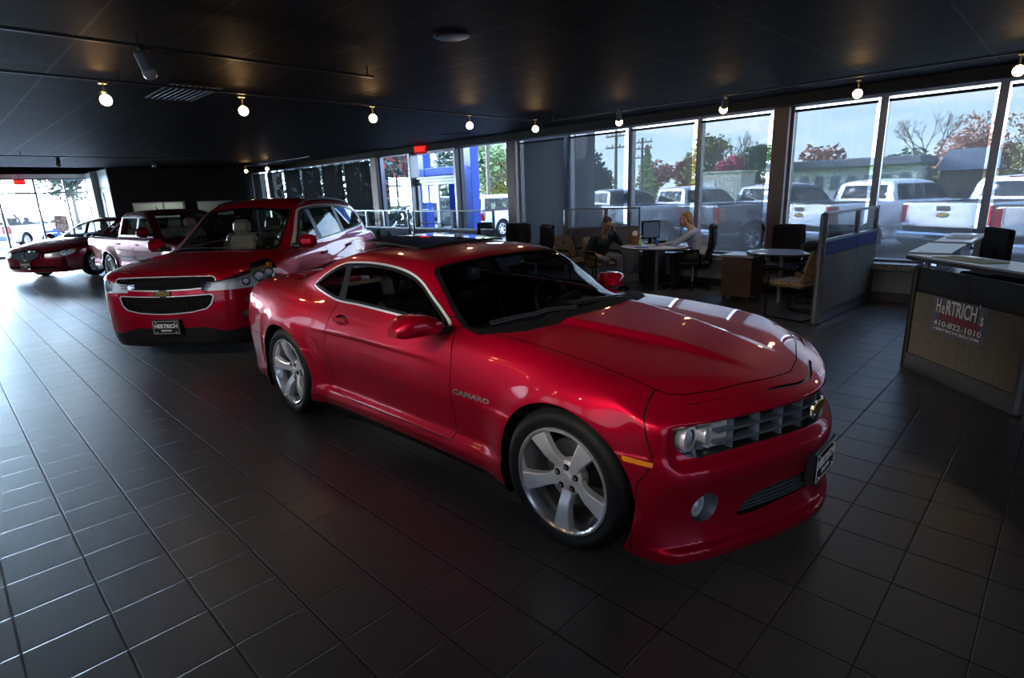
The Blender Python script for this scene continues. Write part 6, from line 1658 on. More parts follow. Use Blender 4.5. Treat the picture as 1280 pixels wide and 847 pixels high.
def office_chair(x, y, rz, label):
    t = thing('office_chair', label, 'chair', (x, y, 0), rz)
    m = MB(); m.box((.0, 0, .47), (.50, .50, .09), bev=.04); m.build('seat', M['chair_black'], t, smooth=True, auto=60)
    m = MB(); 
    def bk(u, v): z = .55+.50*u; yy = (v-.5)*(.46-.06*abs(u-.6)); return (-.24-.05*u+.10*(2*v-1)**2*.6-.05*math.sin(PI*u*.9), yy, z)
    m.grid(bk, 10, 10); m.grid(lambda u, v: tuple(Vector(bk(u, 1-v)) - Vector((.045, 0, 0))), 10, 10)
    m.tube([bk(0, v) for v in np.linspace(0, 1, 9)] + [bk(u, 1) for u in np.linspace(.1, 1, 9)] + [bk(1, v) for v in np.linspace(.9, 0, 9)] + [bk(u, 0) for u in np.linspace(.9, .1, 8)], .026, 8, closed=True)
    m.tube([tuple(Vector(bk(1, v))+Vector((-.03, 0, .015))) for v in np.linspace(0, 1, 9)], .038, 8); m.build('backrest', M['chair_black'], t, smooth=True, auto=60)
    for sg in (-1, 1):
        m = MB(); m.tube([(-.12, sg*.26, .46), (-.10, sg*.31, .60), (-.08, sg*.31, .68), (.16, sg*.31, .68)], .018, 8); m.box((.04, sg*.31, .695), (.27, .07, .03), bev=.014); m.build('armrest', M['matte_black'], t, smooth=True)
    m = MB(); m.cyl((0, 0, .10), (0, 0, .43), .028, n=12); m.build('gas_column', M['chrome'], t, smooth=True)
    for i in range(5):
        a = 2*PI*i/5+.3; m = MB(); m.tube([(0, 0, .12), (.29*math.cos(a), .29*math.sin(a), .075)], [.03, .018], 8); lg = m.build('leg', M['matte_black'], t, smooth=True)
        m = MB(); cx, cy = .29*math.cos(a), .29*math.sin(a)
        m.cyl((cx-.02*math.sin(a), cy+.02*math.cos(a), .03), (cx+.02*math.sin(a), cy-.02*math.cos(a), .03), .03, n=12); m.build('caster', M['black_plastic'], lg)
    return t
def guest_chair(x, y, rz, label):
    t = thing('guest_chair', label, 'chair', (x, y, 0), rz)
    m = MB(); m.box((.02, 0, .455), (.48, .48, .075), bev=.035); m.build('seat', M['pattern'], t, smooth=True, auto=60)
    m = MB(); m.grid(lambda u, v: (-.22-.09*u+.04*(2*v-1)**2, (v-.5)*(.46-.08*u*u), .52+.36*u), 8, 8); m.grid(lambda u, v: (-.26-.09*u+.04*(1-2*v)**2, (.5-v)*(.46-.08*u*u), .52+.36*u), 8, 8)
    q = lambda u, v: (-.24-.09*u+.04*(2*v-1)**2, (v-.5)*(.46-.08*u*u), .52+.36*u)
    m.tube([q(0, v) for v in np.linspace(0, 1, 7)] + [q(u, 1) for u in np.linspace(.1, 1, 7)] + [q(1, v) for v in np.linspace(.85, .15, 6)] + [q(u, 0) for u in np.linspace(1, .1, 7)], .022, 8, closed=True); m.build('backrest', M['pattern'], t, smooth=True, auto=60)
    for sg in (-1, 1):
        m = MB(); m.tube([(-.27, sg*.27, .015), (.24, sg*.27, .015), (.25, sg*.27, .04), (.23, sg*.27, .62), (.20, sg*.27, .65), (-.20, sg*.27, .65), (-.24, sg*.25, .62)], .012, 8); m.build('leg_frame', M['matte_black'], t, smooth=True)
        m = MB(); m.box((.02, sg*.27, .665), (.30, .05, .022), bev=.01); m.build('armrest', M['matte_black'], t, smooth=True)
    m = MB(); m.tube([(-.27, -.27, .015), (-.27, .27, .015)], .012, 8); m.tube([(.0, -.27, .40), (0, .27, .40)], .012, 8); m.tube([(-.26, 0, .40), (-.29, 0, .8)], .014, 8); m.build('cross_bar', M['matte_black'], t, smooth=True)
    return t
def oval_table(label, c, rx, ry, legs, tail=None, rz=0):
    t = thing('meeting_table', label, 'table', (c[0], c[1], 0), rz)
    n = 40; pts = [(rx*math.cos(a), ry*math.sin(a)) for a in [2*PI*i/n for i in range(n)]]
    if tail: pts = [(rx*math.cos(a), ry*math.sin(a)) for a in [PI + PI*i/n for i in range(n+1)]] + tail
    m = MB(); m.prism(pts, .722, .745, k=0); m.prism([(x*1.004, y*1.004) for x, y in pts], .718, .742, k=1); m.build('table_top', [M['laminate'], M['laminate_edge']], t)
    for x, y in legs: m = MB(); m.cyl((x, y, 0), (x, y, .72), .035, n=16); m.cyl((x, y, 0), (x, y, .012), .06, n=16); m.build('leg', M['part_frame'], t, smooth=True)
    return t
def monitor(name, label, loc, rz, w=.44, h=.30, zc=.30, on=True):
    t = thing(name, label, 'monitor', loc, rz); m = MB(); m.box((-.012, 0, zc), (.045, w, h), bev=.012); m.build('housing', M['matte_black'], t, smooth=True)
    m = MB(); m.box((.0115, 0, zc), (.002, w-.05, h-.05)); m.build('screen', M['screen_on'] if on else M['plate_black'], t); m = MB(); m.box((-.03, 0, zc/2), (.03, .06, zc)); m.box((-.02, 0, .008), (.18, .22, .016), bev=.006); m.build('stand', M['matte_black'], t); return t

# round table group
oval_table('round grey table with a dark edge, right of the wood pedestal', (.34, 8.86), .50, .42, [(0, 0)])
t = thing('file_pedestal', 'brown wood mobile file pedestal with a grey top, left of the round table', 'cabinet', (-.19, 8.75, 0), .03)
m = MB(); m.box((0, 0, .37), (.45, .48, .58), bev=.006); m.build('body', M['wood_brown'], t); m = MB(); m.box((0, 0, .685), (.50, .52, .035), bev=.008); m.build('top', M['laminate'], t)
for z, h in ((.23, .26), (.50, .26)): m = MB(); m.box((-.228, 0, z), (.012, .44, h), bev=.004); d = m.build('drawer', M['wood_brown'], t); m = MB(); m.box((-.245, 0, z+.06), (.02, .12, .014), bev=.004); m.build('handle', M['chrome'], d)
for a in (-.18, .18):
    for b in (-.19, .19): m = MB(); m.cyl((a, b-.012, .032), (a, b+.012, .032), .032, n=14); m.box((a, b, .07), (.03, .03, .03)); m.build('caster', M['black_plastic'], t)
office_chair(.19, 9.24, -PI/2, 'black office chair behind the round table, left of its middle')
guest_chair(.88, 7.92, PI-.25, 'tan patterned guest chair in front of the round table, its back to the partition')
guest_chair(.86, 8.62, PI+.1, 'guest chair with patterned seat half hidden behind the nearer one at the round table')
office_chair(.92, 9.24, -PI/2, 'black office chair behind the round table, beside the partition')
t = tag(None or MB().ball((.78, 8.80, .838), (.17, .13, .09), 16, 10).box((.86, 8.86, .825), (.22, .16, .11), (.2, .1, .5), bev=.05).build('jacket', M['chair_black'], None, smooth=True, auto=80), 'black bundled jacket lying on the round table by the partition', 'jacket')
def paper(label, x, y, z, rz, w=.21, d=.29, mt='paper', n=1):
    m = MB(); m.box((x, y, z+.0025*n), (w, d, .005*n), (0, 0, rz)); return tag(m.build('paper_sheet', M[mt]), label, 'paper')
paper('white sheets of paper on the left end of the round table', .04, 8.80, .7455, .4, n=2)

# sales desk with the two people
oval_table('grey sales table with one metal leg, between the man and the woman', (-1.78, 8.80), .58, .46, [(.08, 0)], tail=[(.58, .35), (.30, .75), (-.62, .75)])
t = thing('desk_return', 'dark low cabinet under the back of the sales table', 'cabinet', (-2.12, 9.42, 0), 0); m = MB(); m.box((0, -.02, .35), (.36, .20, .70), bev=.005); m.build('body', M['laminate_edge'], t); m = MB(); m.box((.0, -.125, .35), (.32, .012, .62), bev=.003); m.build('door', M['laminate_edge'], t)
monitor('computer_monitor', 'black desktop monitor with a lit screen between the man and the woman', (-2.10, 9.25, .745), -.55, w=.36, h=.32, zc=.25)
t = thing('tissue_basket', 'brown wicker basket with white tissues, beside the man', 'basket', (-2.27, 8.98, .745)); m = MB(); m.lathe([(.07, 0), (.085, .01), (.11, .16), (.115, .165), (.105, .155), (.08, .02), (0, .02)], 28, 'z'); m.build('basket', M['wicker'], t, smooth=True); m = MB(); m.tube([(.11*math.cos(a), 0, .14+.12*math.sin(a)) for a in np.linspace(0, PI, 12)], .008, 6); m.build('handle', M['wicker'], t)
m = MB(); m.ball((0, 0, .17), (.05, .045, .07), 10, 8); m.ball((.02, .02, .2), (.03, .03, .05), 8, 6); m.build('tissue', M['tissue'], t, smooth=True)
t = thing('spray_bottle', 'small pale green pump bottle on the sales table', 'bottle', (-2.04, 8.80, .745)); m = MB(); m.lathe([(0, 0), (.030, .002), (.030, .10), (.012, .125), (.010, .14)], 20, 'z'); m.build('body', M['clear_green'], t, smooth=True); m = MB(); m.cyl((0, 0, .14), (0, 0, .175), .012, n=12); m.box((.015, 0, .175), (.05, .014, .012), bev=.004); m.build('pump', M['white_ink'], t)
t = thing('paper_cup', 'blue cup on the sales table, in front of the woman', 'cup', (-1.80, 8.96, .746)); m = MB(); m.lathe([(0, .002), (.028, 0), (.038, .10), (.036, .10), (.027, .006), (0, .006)], 24, 'z'); m.build('cup', M['blue_plastic'], t, smooth=True)
t = thing('desk_phone', 'dark desk telephone on the sales table by the monitor', 'telephone', (-1.86, 9.16, .762), -.6); m = MB(); m.box((0, 0, .025), (.18, .20, .04), (0, -.15, 0), bev=.012); m.build('base', M['matte_black'], t); m = MB(); m.tube([(.06, -.07, .06), (-.06, -.07, .075)], .014, 8); m.ball((.06, -.07, .055), .022); m.ball((-.06, -.07, .07), .022); m.build('handset', M['matte_black'], t, smooth=True)
paper('blue folder lying on the sales table', -1.86, 8.55, .7455, .5, .22, .16, 'blue_plastic', 2); paper('white papers on the sales table under the woman\'s arm', -1.45, 8.64, .7455, -.3, .21, .28, 'paper', 2)
CH_M = guest_chair(-2.60, 8.42, -.35, 'guest chair with patterned seat that the man in the green jacket sits on')
guest_chair(-3.30, 8.50, -.2, 'empty guest chair with patterned back, left of the seated man')
CH_W = office_chair(-1.22, 9.18, PI+.45, 'black office chair that the blonde woman sits on')

# desks and chairs near the entrance, seen over the coupe roof
def plain_desk(label, x, y, w, d, rz=0):
    t = thing('office_desk', label, 'desk', (x, y, 0), rz); m = MB(); m.box((0, 0, .73), (w, d, .03), bev=.008); m.build('desk_top', M['laminate'], t)
    for q in (-w/2+.03, w/2-.03): m = MB(); m.box((q, 0, .36), (.03, d-.06, .71)); m.build('side_panel', M['fab_slate'], t)
    m = MB(); m.box((0, d/2-.05, .42), (w-.1, .02, .55)); m.build('modesty_panel', M['fab_slate'], t); return t
plain_desk('grey desk cluttered with papers behind the coupe roof, near the entrance column', -4.55, 7.35, 1.5, .7)
plain_desk('grey desk behind the partition left of the entrance door', -8.3, 7.35, 1.5, .7)
monitor('computer_monitor', 'black monitor seen from behind, over the coupe roof near the entrance column', (-4.75, 7.45, .745), PI+.8, w=.40, h=.30, zc=.30, on=False)
office_chair(-4.08, 8.32, -1.9, 'black high-backed office chair left of the cubicle partition behind the man')
office_chair(-4.80, 8.50, -1.2, 'black office chair beside the dim ribbed-screen window, left of the other one')
office_chair(-6.15, 8.70, -1.6, 'black office chair behind the entrance partition'); office_chair(-5.45, 9.05, 2.8, 'dark blue-lit office chair in front of the entrance column')
for k, (dx, dy) in enumerate(((-.35, -.12), (.08, -.12), (.45, .0))): paper('loose white papers on the desk near the entrance column', -4.45+dx, 7.25+dy, .7455, .4*k, n=2+k)['group'] = 'papers on the desk near the entrance column'
def plant(label, x, y, z, n, r):
    t = thing('potted_plant', label, 'plant', (x, y, z)); m = MB(); m.lathe([(0, 0), (.06, 0), (.08, .12), (.07, .12), (.06, .1), (0, .1)], 20, 'z'); m.build('pot', M['pot'], t, smooth=True); rng = random.Random(n); V = []; F = []
    for i in range(n):
        a = rng.random()*2*PI; el = rng.uniform(.3, 1.4); d = Vector((math.cos(a)*math.cos(el), math.sin(a)*math.cos(el), math.sin(el))); s = Vector((-math.sin(a), math.cos(a), 0))*.018; L_ = r*rng.uniform(.6, 1); b = len(V)
        p0 = Vector((0, 0, .1)); p1 = p0+d*L_*.5+Vector((0, 0, .03)); p2 = p0+d*L_ - Vector((0, 0, .02)); V += [tuple(p0-s*.4), tuple(p0+s*.4), tuple(p1+s), tuple(p1-s), tuple(p2)]; F += [(b, b+1, b+2, b+3), (b+3, b+2, b+4)]
    mesh_obj('foliage', V, F, M['leaf_plant'], t, smooth=False)
plant('leafy green potted plant on the desk left of the coupe roof', -8.15, 7.40, .745, 60, .26); plant('smaller bright green potted plant right of the leafy one', -7.78, 7.45, .745, 30, .17)

# reception desk
import mathutils
t = thing('reception_desk', 'reception desk with beige panels, dark upper band and a dealer sign, at the right edge', 'desk', (2.40, 6.29, 0), math.radians(-45.4))
Lr = 1.19; H_ = .95
m = MB(); m.box((Lr/2+.02, .03, .075), (Lr+.02, .06, .15), bev=.004); m.build('plinth', M['part_frame'], t)
for a, b in ((.03, .60), (.61, Lr)):
    c, w = (a+b)/2, b-a; m = MB(); m.box((c, .035, .44), (w, .05, .575), bev=.006); m.build('beige_panel', M['fab_beige'], t); m = MB(); m.box((c, .035, .84), (w, .05, .215), bev=.006); m.build('upper_panel', M['base_dark'], t)
m = MB(); m.box((0, .03, H_/2), (.05, .08, H_), bev=.015); m.build('corner_post', M['base_dark'], t); m = MB(); m.box((Lr+.03, .03, H_/2), (.07, .09, H_), bev=.02); m.build('corner_post', M['part_frame'], t)
m = MB(); m.prism([(.0, -.10), (1.30, -.12), (1.50, .10), (1.45, .30), (.25, .26)], 1.035, 1.065, k=0); m.prism([(-.003, -.103), (1.305, -.124), (1.505, .10), (1.453, .303), (.248, .263)], 1.02, 1.05, k=1); ct = m.build('counter_top', [M['laminate'], M['laminate_edge']], t)
for x in (.10, 1.35): m = MB(); m.cyl((x, .03, H_), (x, .03, 1.04), .025, n=12); m.cyl((x, .03, 1.0645), (x, .03, 1.069), .02, n=12); m.build('standoff', M['part_frame'], ct)
m = MB(); m.box((.75, .42, .73), (1.35, .70, .03), bev=.006); m.build('work_surface', M['laminate'], t)
# wing to the right of the post
ca, sa = math.cos(math.radians(45.4)), math.sin(math.radians(45.4))
def loc2(x, y): dx, dy = x-2.40, y-6.29; return (dx*ca - dy*sa, dx*sa + dy*ca)
w0 = Vector((*loc2(3.30, 5.46), 0)); w1 = Vector((*loc2(4.6, 5.46), 0)); 
def wing(nm, z0, z1, mt, th=.05, i0=.03, i1=1.3):
    mm = MB(Matrix.Translation(w0) @ Matrix.Rotation(math.radians(45.4), 4, 'Z')); mm.box(((i0+i1)/2, .03, (z0+z1)/2), (i1-i0, th, z1-z0), bev=.006); mm.build(nm, mt, t)
wing('plinth', 0, .15, M['part_frame'], .06); wing('beige_panel', .155, .73, M['fab_beige']); wing('upper_panel', .735, .95, M['base_dark'])
# left run behind the front panel, going back towards the windows
def lrun(nm, x0, x1, y0, y1, z0, z1, mt, bev=.005):
    mm = MB(Matrix.Rotation(math.radians(45.4), 4, 'Z') @ Matrix.Translation((-2.40, -6.29, 0))); mm.box(((x0+x1)/2, (y0+y1)/2, (z0+z1)/2), (x1-x0, y1-y0, z1-z0), bev=bev); return mm.build(nm, mt, t)
lrun('plinth', 2.38, 2.44, 6.33, 8.75, 0, .15, M['part_frame']); lrun('beige_panel', 2.385, 2.435, 6.34, 7.5, .155, .73, M['fab_beige']); lrun('beige_panel', 2.385, 2.435, 7.52, 8.75, .155, .73, M['fab_beige']); lrun('upper_panel', 2.385, 2.435, 6.34, 8.75, .735, .95, M['base_dark'])
lrun('counter_top', 2.30, 2.62, 6.42, 7.42, 1.035, 1.065, M['laminate'], .004); lrun('counter_top', 2.33, 2.65, 7.48, 8.72, 1.045, 1.075, M['laminate'], .004); lrun('work_surface', 2.45, 3.05, 6.9, 8.7, .715, .745, M['laminate'])
for y in (6.6, 7.3, 7.62, 8.6): lrun('standoff', 2.40, 2.43, y-.015, y+.015, .95, 1.05, M['part_frame'], .003)
# sign on the front panel
s_ = thing('dealer_sign', 'grey dealer sign with large outlined name and phone number on the reception desk front', 'sign', (2.40, 6.29, 0), math.radians(-45.4))
M['sign_grey'] = mat('sign_grey', (.16, .18, .25), .5); M['sign_red'] = mat('sign_red', (.34, .01, .018), .5); M['ink_black'] = mat('ink_black', (.004, .004, .005), .5)
m = MB(); m.box((.565, .0055, .575), (.58, .008, .31)); m.build('backing', M['sign_grey'], s_)
def sg_text(txt, size, x, z, mt, y=0.0, **k): return place_text('lettering', txt, size, mt, s_, (x, y, z), (1, 0, 0), (0, 0, 1), **k)
for (tx, x, z, sz, xs) in (('H', .345, .652, .17, .47), ('e', .400, .645, .15, .46), ('RTRICH', .592, .652, .17, .56), ('\'', .775, .690, .13, .5), ('s', .812, .628, .15, .62)):
    sg_text(tx, sz, x, z, M['ink_black'], .0005, xs=xs*1.04, bold=.0085); sg_text(tx, sz, x, z, M['white_ink'], -.002, xs=xs, bold=.003)
sg_text('Of Easton', .085, .56, .563, M['sign_red'], .0, xs=1.25, bold=.008, shear=.45); sg_text('Of Easton', .085, .56, .563, M['sign_grey'], -.002, xs=1.25, bold=-.0005, shear=.45)
sg_text('410-822-1010', .066, .57, .508, M['ink_black'], .0005, xs=1.38, bold=.005); sg_text('410-822-1010', .066, .57, .508, M['white_ink'], -.002, xs=1.38, bold=.001)
sg_text('HERTRICHCBG.COM', .034, .57, .458, M['ink_black'], .0005, xs=1.55, bold=.004); sg_text('HERTRICHCBG.COM', .034, .57, .458, M['white_ink'], -.002, xs=1.55, bold=.0008)
monitor('computer_monitor', 'large black monitor standing on the reception desk', (2.90, 6.95, .747), .45, w=.50, h=.34, zc=.34, on=False)
monitor('computer_monitor', 'smaller dark monitor on the reception desk, left of the large one', (2.78, 7.9, .747), .45, w=.36, h=.26, zc=.20, on=False)
t = thing('desk_phone', 'black telephone on the reception desk behind the counter slab', 'telephone', (2.75, 6.62, .752), .4); m = MB(); m.box((0, 0, .04), (.22, .22, .07), (0, -.2, 0), bev=.015); m.build('base', M['matte_black'], t); m = MB(); m.tube([(.08, -.07, .10), (-.08, -.07, .12)], .016, 8); m.build('handset', M['matte_black'], t)
t = thing('desk_printer', 'black desktop printer on the reception desk below the monitor', 'printer', (2.94, 6.20, .747), -.78); m = MB(); m.box((0, 0, .10), (.30, .34, .20), bev=.02); m.build('housing', M['matte_black'], t, smooth=True); m = MB(); m.box((-.2, 0, .06), (.14, .3, .012)); m.build('paper_tray', M['black_plastic'], t)
m = MB(Matrix.Translation((2.40, 6.29, 0)) @ Matrix.Rotation(math.radians(-45.4), 4, 'Z')); m.box((.52, .05, 1.068), (.52, .22, .004), (0, 0, .02)); tag(m.build('paper_sheet', M['paper_yellow']), 'pale yellow sheet lying on the front counter of the reception desk', 'paper')
m = MB(); m.box((2.50, 8.1, 1.079), (.22, .5, .006)); tag(m.build('paper_sheet', M['paper']), 'white sheets on the rearmost counter slab of the reception desk', 'paper')
t = thing('lit_phone_display', 'small bright blue-white display under the front counter of the reception desk', 'display', (2.52, 6.33, .985), -.79); m = MB(); m.box((0, -.02, 0), (.16, .02, .045), bev=.004); m.build('housing', M['black_plastic'], t); m = MB(); m.box((0, -.031, 0), (.15, .002, .038)); m.build('screen', mat('bright_display', (.3, .4, .8), .3, emis=(.45, .6, 1), es=1.1), t)
office_chair(3.45, 6.95, -2.3, 'black office chair behind the reception desk at the right edge')
for i, (dx, w) in enumerate(((0, .03), (.05, .03))): m = MB(); m.box((3.02+dx, 6.72, .804), (.03, .10, .11), bev=.01); tag(m.build('stapler', M['blue_plastic'], smooth=True), 'small blue desk item beside the large monitor', 'desk item', 'small blue desk items')

# ---------------------------------------------------------------- people
def fuse(name, mb, mt, parent, voxel=.009, it=6):
    o = mesh_obj(name, mb.v, mb.f, mt, None); r = o.modifiers.new('r', 'REMESH'); r.mode = 'VOXEL'; r.voxel_size = voxel
    s = o.modifiers.new('s', 'SMOOTH'); s.iterations = it; s.factor = .5
    dg = bpy.context.evaluated_depsgraph_get(); dg.update(); me = bpy.data.meshes.new_from_object(o.evaluated_get(dg)); bpy.data.objects.remove(o)
    for p in me.polygons: p.use_smooth = True
    if not me.materials: me.materials.append(mt)
    return link(bpy.data.objects.new(name, me), parent)
def limb(m, pts):
    for (p, r), (q, s) in zip(pts[:-1], pts[1:]): m.cyl(tuple(p), tuple(q), r, s, n=14)
    for p, r in pts: m.ball(tuple(p), r, 12, 8)
def hand(m, w, d, up, s=1.0, curl=.5, thumb=1):
    """palm at wrist w pointing along d, back of the hand facing up"""
    d = Vector(d).normalized(); up = Vector(up); up = (up - d*up.dot(d)).normalized(); sd = d.cross(up); w = Vector(w)
    for k in range(4):
        a = w + sd*((k-1.5)*.009*s); b = w + d*.085*s + sd*((k-1.5)*.020*s); limb(m, [(a, .016*s), (b, .0115*s)])
        L_ = (.068, .078, .074, .058)[k]*s; p = b; ang = .15
        for j in range(3): ang += curl*(.55, .75, .6)[j]; dd = d*math.cos(ang) - up*math.sin(ang); q = p + dd*L_*(.44, .31, .25)[j]; limb(m, [(p, .0095*s), (q, .0085*s)]); p = q
    a = w + d*.025*s + sd*(-thumb*.020*s); b = a + (d*.6 - sd*thumb*.8 - up*.25).normalized()*.045*s; c = b + (d*.9 - sd*thumb*.15 - up*.4).normalized()*.035*s; limb(m, [(a, .013*s), (b, .0105*s), (c, .009*s)])
def head(m, c, f, up, s=1.0):
    f = Vector(f).normalized(); up = Vector(up); up = (up-f*up.dot(f)).normalized(); l = up.cross(f); R = Matrix((f, l, up)).transposed(); c = Vector(c)
    P = lambda a, b, z: tuple(c + (f*a + l*b + up*z)*s)
    m.ball(P(-.012, 0, .025), (.095*s, .076*s, .092*s), 20, 14, R=R); m.ball(P(.018, 0, -.045), (.066*s, .058*s, .068*s), 18, 12, R=R); m.ball(P(.062, 0, -.092), (.024*s, .026*s, .018*s), 12, 8, R=R)
    m.cyl(P(.082, 0, .012), P(.108, 0, -.026), .008*s, .014*s, n=10); m.ball(P(.104, 0, -.028), .0135*s); 
    for q in (-1, 1): m.ball(P(.074, q*.032, .028), (.016*s, .024*s, .009*s), 10, 6, R=R); m.ball(P(-.005, q*.076, -.012), (.018*s, .009*s, .032*s), 10, 8, R=R); m.ball(P(.058, q*.038, -.030), (.022*s, .022*s, .026*s), 10, 8, R=R)
    m.ball(P(.084, 0, -.058), (.012*s, .024*s, .006*s), 10, 6, R=R); m.ball(P(.082, 0, -.068), (.012*s, .020*s, .007*s), 10, 6, R=R)
    return P, R
skinM = mat('skin_man', (.42, .22, .15), .5); skinW = mat('skin_woman', (.52, .29, .21), .5); eyeM = mat('eyes', (.05, .04, .035), .15)
def person(label, x, y, z0, yaw, J, skin, top, bottom, hair, shoe, fem=False):
    """J: joint dictionary in the figure's own frame, x ahead, y to its left"""
    t = thing('person', label, 'person', (x, y, 0), yaw); J = {k: Vector(v) for k, v in J.items()}; s = .93 if fem else 1.0
    b = MB(); P, R = head(b, J['head'], J['face'], J['headup'], s)
    limb(b, [(J['neck'], .056*s), (J['head']-Vector(J['headup']).normalized()*.06, .052*s)]); limb(b, [(J['pelvis'], .13), (J['waist'], .115*s), (J['chest'], .125*s), (J['neck'], .06)])
    for q in ('l', 'r'):
        limb(b, [(J[q+'sh'], .048*s), (J[q+'el'], .037*s), (J[q+'wr'], .026*s)]); limb(b, [(J['chest']+Vector((0, 0, .1)), .07), (J[q+'sh'], .045)])
        limb(b, [(J[q+'hip'], .075), (J[q+'kn'], .05), (J[q+'an'], .036)]); limb(b, [(J[q+'an'], .035), (J[q+'toe'], .03)])
        hand(b, J[q+'wr'], J[q+'hd'], J[q+'hu'], .95*s, J.get(q+'curl', Vector((.5, 0, 0)))[0], 1 if q == 'l' else -1)
    fuse('body', b, skin, t, .0062, 5)
    for q in (-1, 1): e = MB(); e.ball(P(.071, q*.030, .008), .0105*s, 10, 8); e.build('eye', eyeM, t, smooth=True)
    c = MB(); w = 1.12
    limb(c, [(J['pelvis']+Vector((0, 0, .06)), .150*s), (J['waist'], .140*s), (J['chest'], .150*s), (J['chest']+Vector((0, 0, .09)), .11*s)])
    for q in ('l', 'r'): 
        limb(c, [(J['chest']+Vector((0, 0, .09)), .095*s), (J[q+'sh'], .066*s)]); e = J[q+'el']; wv = J[q+'wr']; limb(c, [(J[q+'sh'], .066*s), (e, .052*s), (e+(wv-e)*.9, .040*s)])
        c.ball(tuple(J['chest']*.5+J[q+'sh']*.5+Vector((.0, 0, -.02))), .10*s)
    limb(c, [(J['chest']+Vector((0, 0, .10)), .085*s), (J['neck']-Vector((.01, 0, .015)), .060*s)]); fuse('blouse' if fem else 'jacket', c, top, t, .009, 5)
    d = MB(); limb(d, [(J['pelvis'], .150*s), (J['pelvis']+Vector((0, 0, .05)), .142*s)])
    for q in ('l', 'r'): limb(d, [(J['pelvis'], .13*s), (J[q+'hip'], .100*s), (J[q+'kn'], .072*s), (J[q+'kn']*.45+J[q+'an']*.55, .062), (J[q+'an']+Vector((0, 0, .02)), .055)])
    fuse('trousers', d, bottom, t, .010, 5)
    for q in ('l', 'r'): h = MB(); a = J[q+'an']; g = J[q+'toe']; limb(h, [(a-Vector((0, 0, .03)), .040), (a*.4+g*.6, .040), (g, .034)]); h.ball((a.x-.02, a.y, .035), (.045, .04, .035)); fuse('shoe', h, shoe, t, .008, 3)
    hr = MB()
    if fem:
        hr.ball(P(-.030, 0, .048), (.102*s, .092*s, .090*s), 20, 14, R=R); hr.ball(P(-.055, 0, -.03), (.075*s, .088*s, .115*s), 18, 12, R=R)
        for q in (-1, 1):
            for k in range(5): hr.ball(P(-.02-.018*k, q*(.078-.004*k), -.02-.028*k+.01), (.030*s, .022*s, .060*s), 10, 8, R=R)
        hr.ball(P(.045, .035, .092), (.04*s, .05*s, .025*s), 12, 8, R=R)
    else:
        hr.ball(P(-.028, 0, .052), (.094*s, .083*s, .082*s), 20, 14, R=R); hr.ball(P(-.055, 0, -.01), (.062*s, .076*s, .07*s), 16, 10, R=R)
    # keep the face clear: cut everything ahead of the hair line
    V = np.array(hr.v); 
    o = fuse('hair', hr, hair, t, .008, 3)
    return t, P
jm = dict(head=(.19, 0, 1.135), face=(.86, .05, -.42), headup=(.42, 0, .88), neck=(.10, 0, .98), chest=(.03, 0, .80), waist=(-.05, 0, .62), pelvis=(-.10, 0, .54),
          lsh=(.06, .19, .91), lel=(.22, .28, .80), lwr=(.205, .135, 1.01), lhd=(-.10, -.18, .9), lhu=(.2, 1, .2), lcurl=(.75, 0, 0),
          rsh=(.06, -.19, .91), rel=(-.02, -.30, .66), rwr=(.20, -.24, .63), rhd=(.95, .1, -.15), rhu=(.1, -.2, 1), rcurl=(.55, 0, 0),
          lhip=(-.06, .10, .53), lkn=(.40, .13, .55), lan=(.44, .12, .10), ltoe=(.60, .15, .04), rhip=(-.06, -.10, .53), rkn=(.38, -.16, .53), ran=(.26, -.15, .10), rtoe=(.42, -.18, .04))
tm, Pm = person('seated man in a dark green jacket and jeans, head bent, phone to his ear', -2.66, 8.50, 0, -.35, jm, skinM, vary(mat('green_jacket', (.01, .03, .025), .8), 20, (.008, .024, .02), (.014, .036, .03)), vary(mat('blue_jeans', (.1, .14, .22), .8), 9, (.10, .13, .19), (.17, .20, .27)), mat('dark_hair', (.012, .008, .006), .6), M['matte_black'])
jw = dict(head=(.22, 0, 1.20), face=(.72, .68, -.10), headup=(.10, -.05, 1), neck=(.13, 0, 1.05), chest=(.06, 0, .86), waist=(-.02, 0, .66), pelvis=(-.08, 0, .57),
          lsh=(.09, .165, .955), lel=(.34, .24, .80), lwr=(.52, .10, .785), lhd=(.9, -.4, 0), lhu=(0, 0, 1), lcurl=(.4, 0, 0),
          rsh=(.09, -.165, .955), rel=(.38, -.20, .80), rwr=(.30, -.125, 1.06), rhd=(-.28, .12, .95), rhu=(.2, -1, .1), rcurl=(.75, 0, 0),
          lhip=(-.04, .10, .55), lkn=(.38, .12, .55), lan=(.36, .12, .10), ltoe=(.52, .14, .04), rhip=(-.04, -.10, .55), rkn=(.38, -.12, .55), ran=(.34, -.12, .10), rtoe=(.50, -.14, .04))
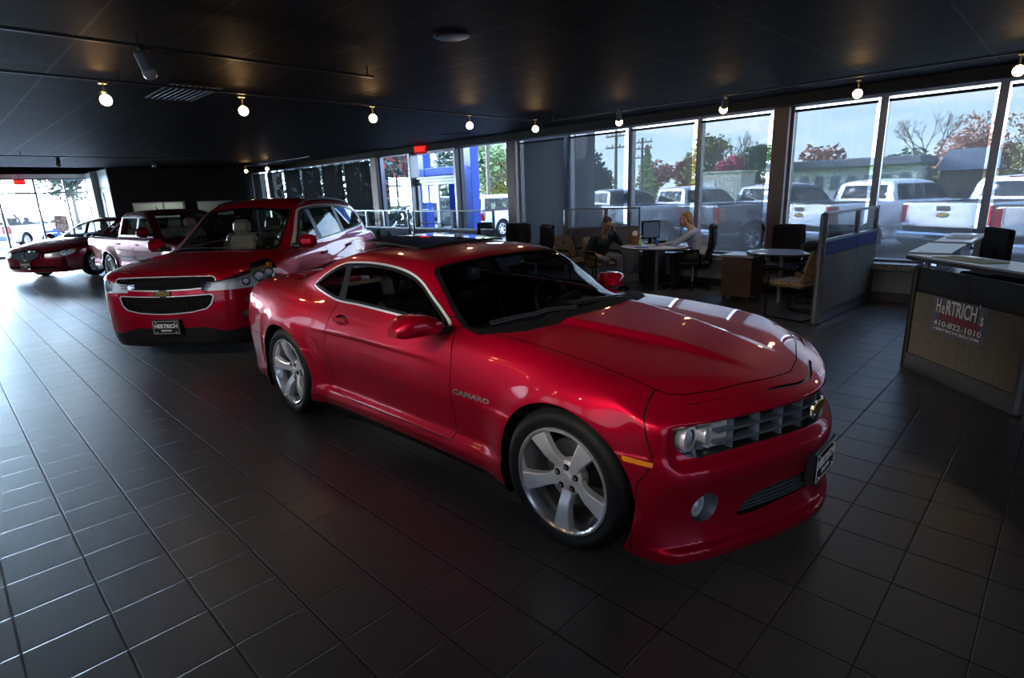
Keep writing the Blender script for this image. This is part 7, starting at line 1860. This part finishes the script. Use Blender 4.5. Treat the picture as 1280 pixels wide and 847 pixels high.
tw, Pw = person('blonde woman in a pale blue blouse leaning on the sales table, phone to her ear', -1.16, 9.20, 0, PI+.30, jw, skinW, vary(mat('pale_blue_blouse', (.35, .42, .62), .7), 8, (.30, .37, .58), (.42, .50, .70)), mat('black_trousers', (.012, .012, .015), .8), vary(mat('blonde_hair', (.35, .22, .1), .55), 30, (.24, .14, .06), (.46, .31, .15), stretch=(1, 1, .2)), M['matte_black'], fem=True)
for (tt, Pf, sgn, lab) in ((tm, Pm, 1, 'black mobile phone held to the seated man\'s ear'), (tw, Pw, -1, 'black mobile phone held to the blonde woman\'s ear')):
    c = Vector(Pf(.022, sgn*.098, -.035)); yw = tt.rotation_euler.z; cw = Matrix.Rotation(yw, 3, 'Z') @ c + Vector(tt.location)
    p = MB(); p.box((0, 0, 0), (.045, .012, .11), (0, .35, 0), bev=.005); o = p.build('mobile_phone', M['matte_black'], smooth=True); o.location = cw; o.rotation_euler = (0, 0, yw); tag(o, lab, 'phone')
# camera
cam = bpy.data.cameras.new('camera'); cam.lens = F_PX/1280*36; cam.sensor_width = 36; cam.clip_end = 500; cam.clip_start = .05
co = link(bpy.data.objects.new('camera', cam))
Mx = Matrix((RW[0], tuple(-v for v in RW[1]), tuple(-v for v in RW[2]))).transposed().to_4x4(); Mx.translation = Vector(CAM)
co.matrix_world = Mx; SC.camera = co
# ---------------------------------------------------------------- vehicles on the showroom floor
make_camaro(CAR_O, CAR_YAW)
make_crossover((-5.33, 3.66, 0), -.849)
make_sedan((-16.6, 3.80, 0), -.974)
pickup('pickup_truck', 'dark red crew-cab pickup inside the showroom, between the sedan and the crossover', (-10.4, 3.85, 0), .13, M['maroon'], SMALL, .026, 'small')
SC.view_settings.view_transform = 'Standard'; SC.view_settings.look = 'None'; SC.view_settings.gamma = 1; SC.view_settings.use_curve_mapping = False
SC.view_settings.exposure = 0.25
SC.cycles.max_bounces = 8; SC.cycles.transparent_max_bounces = 24; SC.cycles.diffuse_bounces = 3; SC.cycles.glossy_bounces = 4; SC.cycles.sample_clamp_indirect = 6; SC.cycles.caustics_reflective = False; SC.cycles.caustics_refractive = False
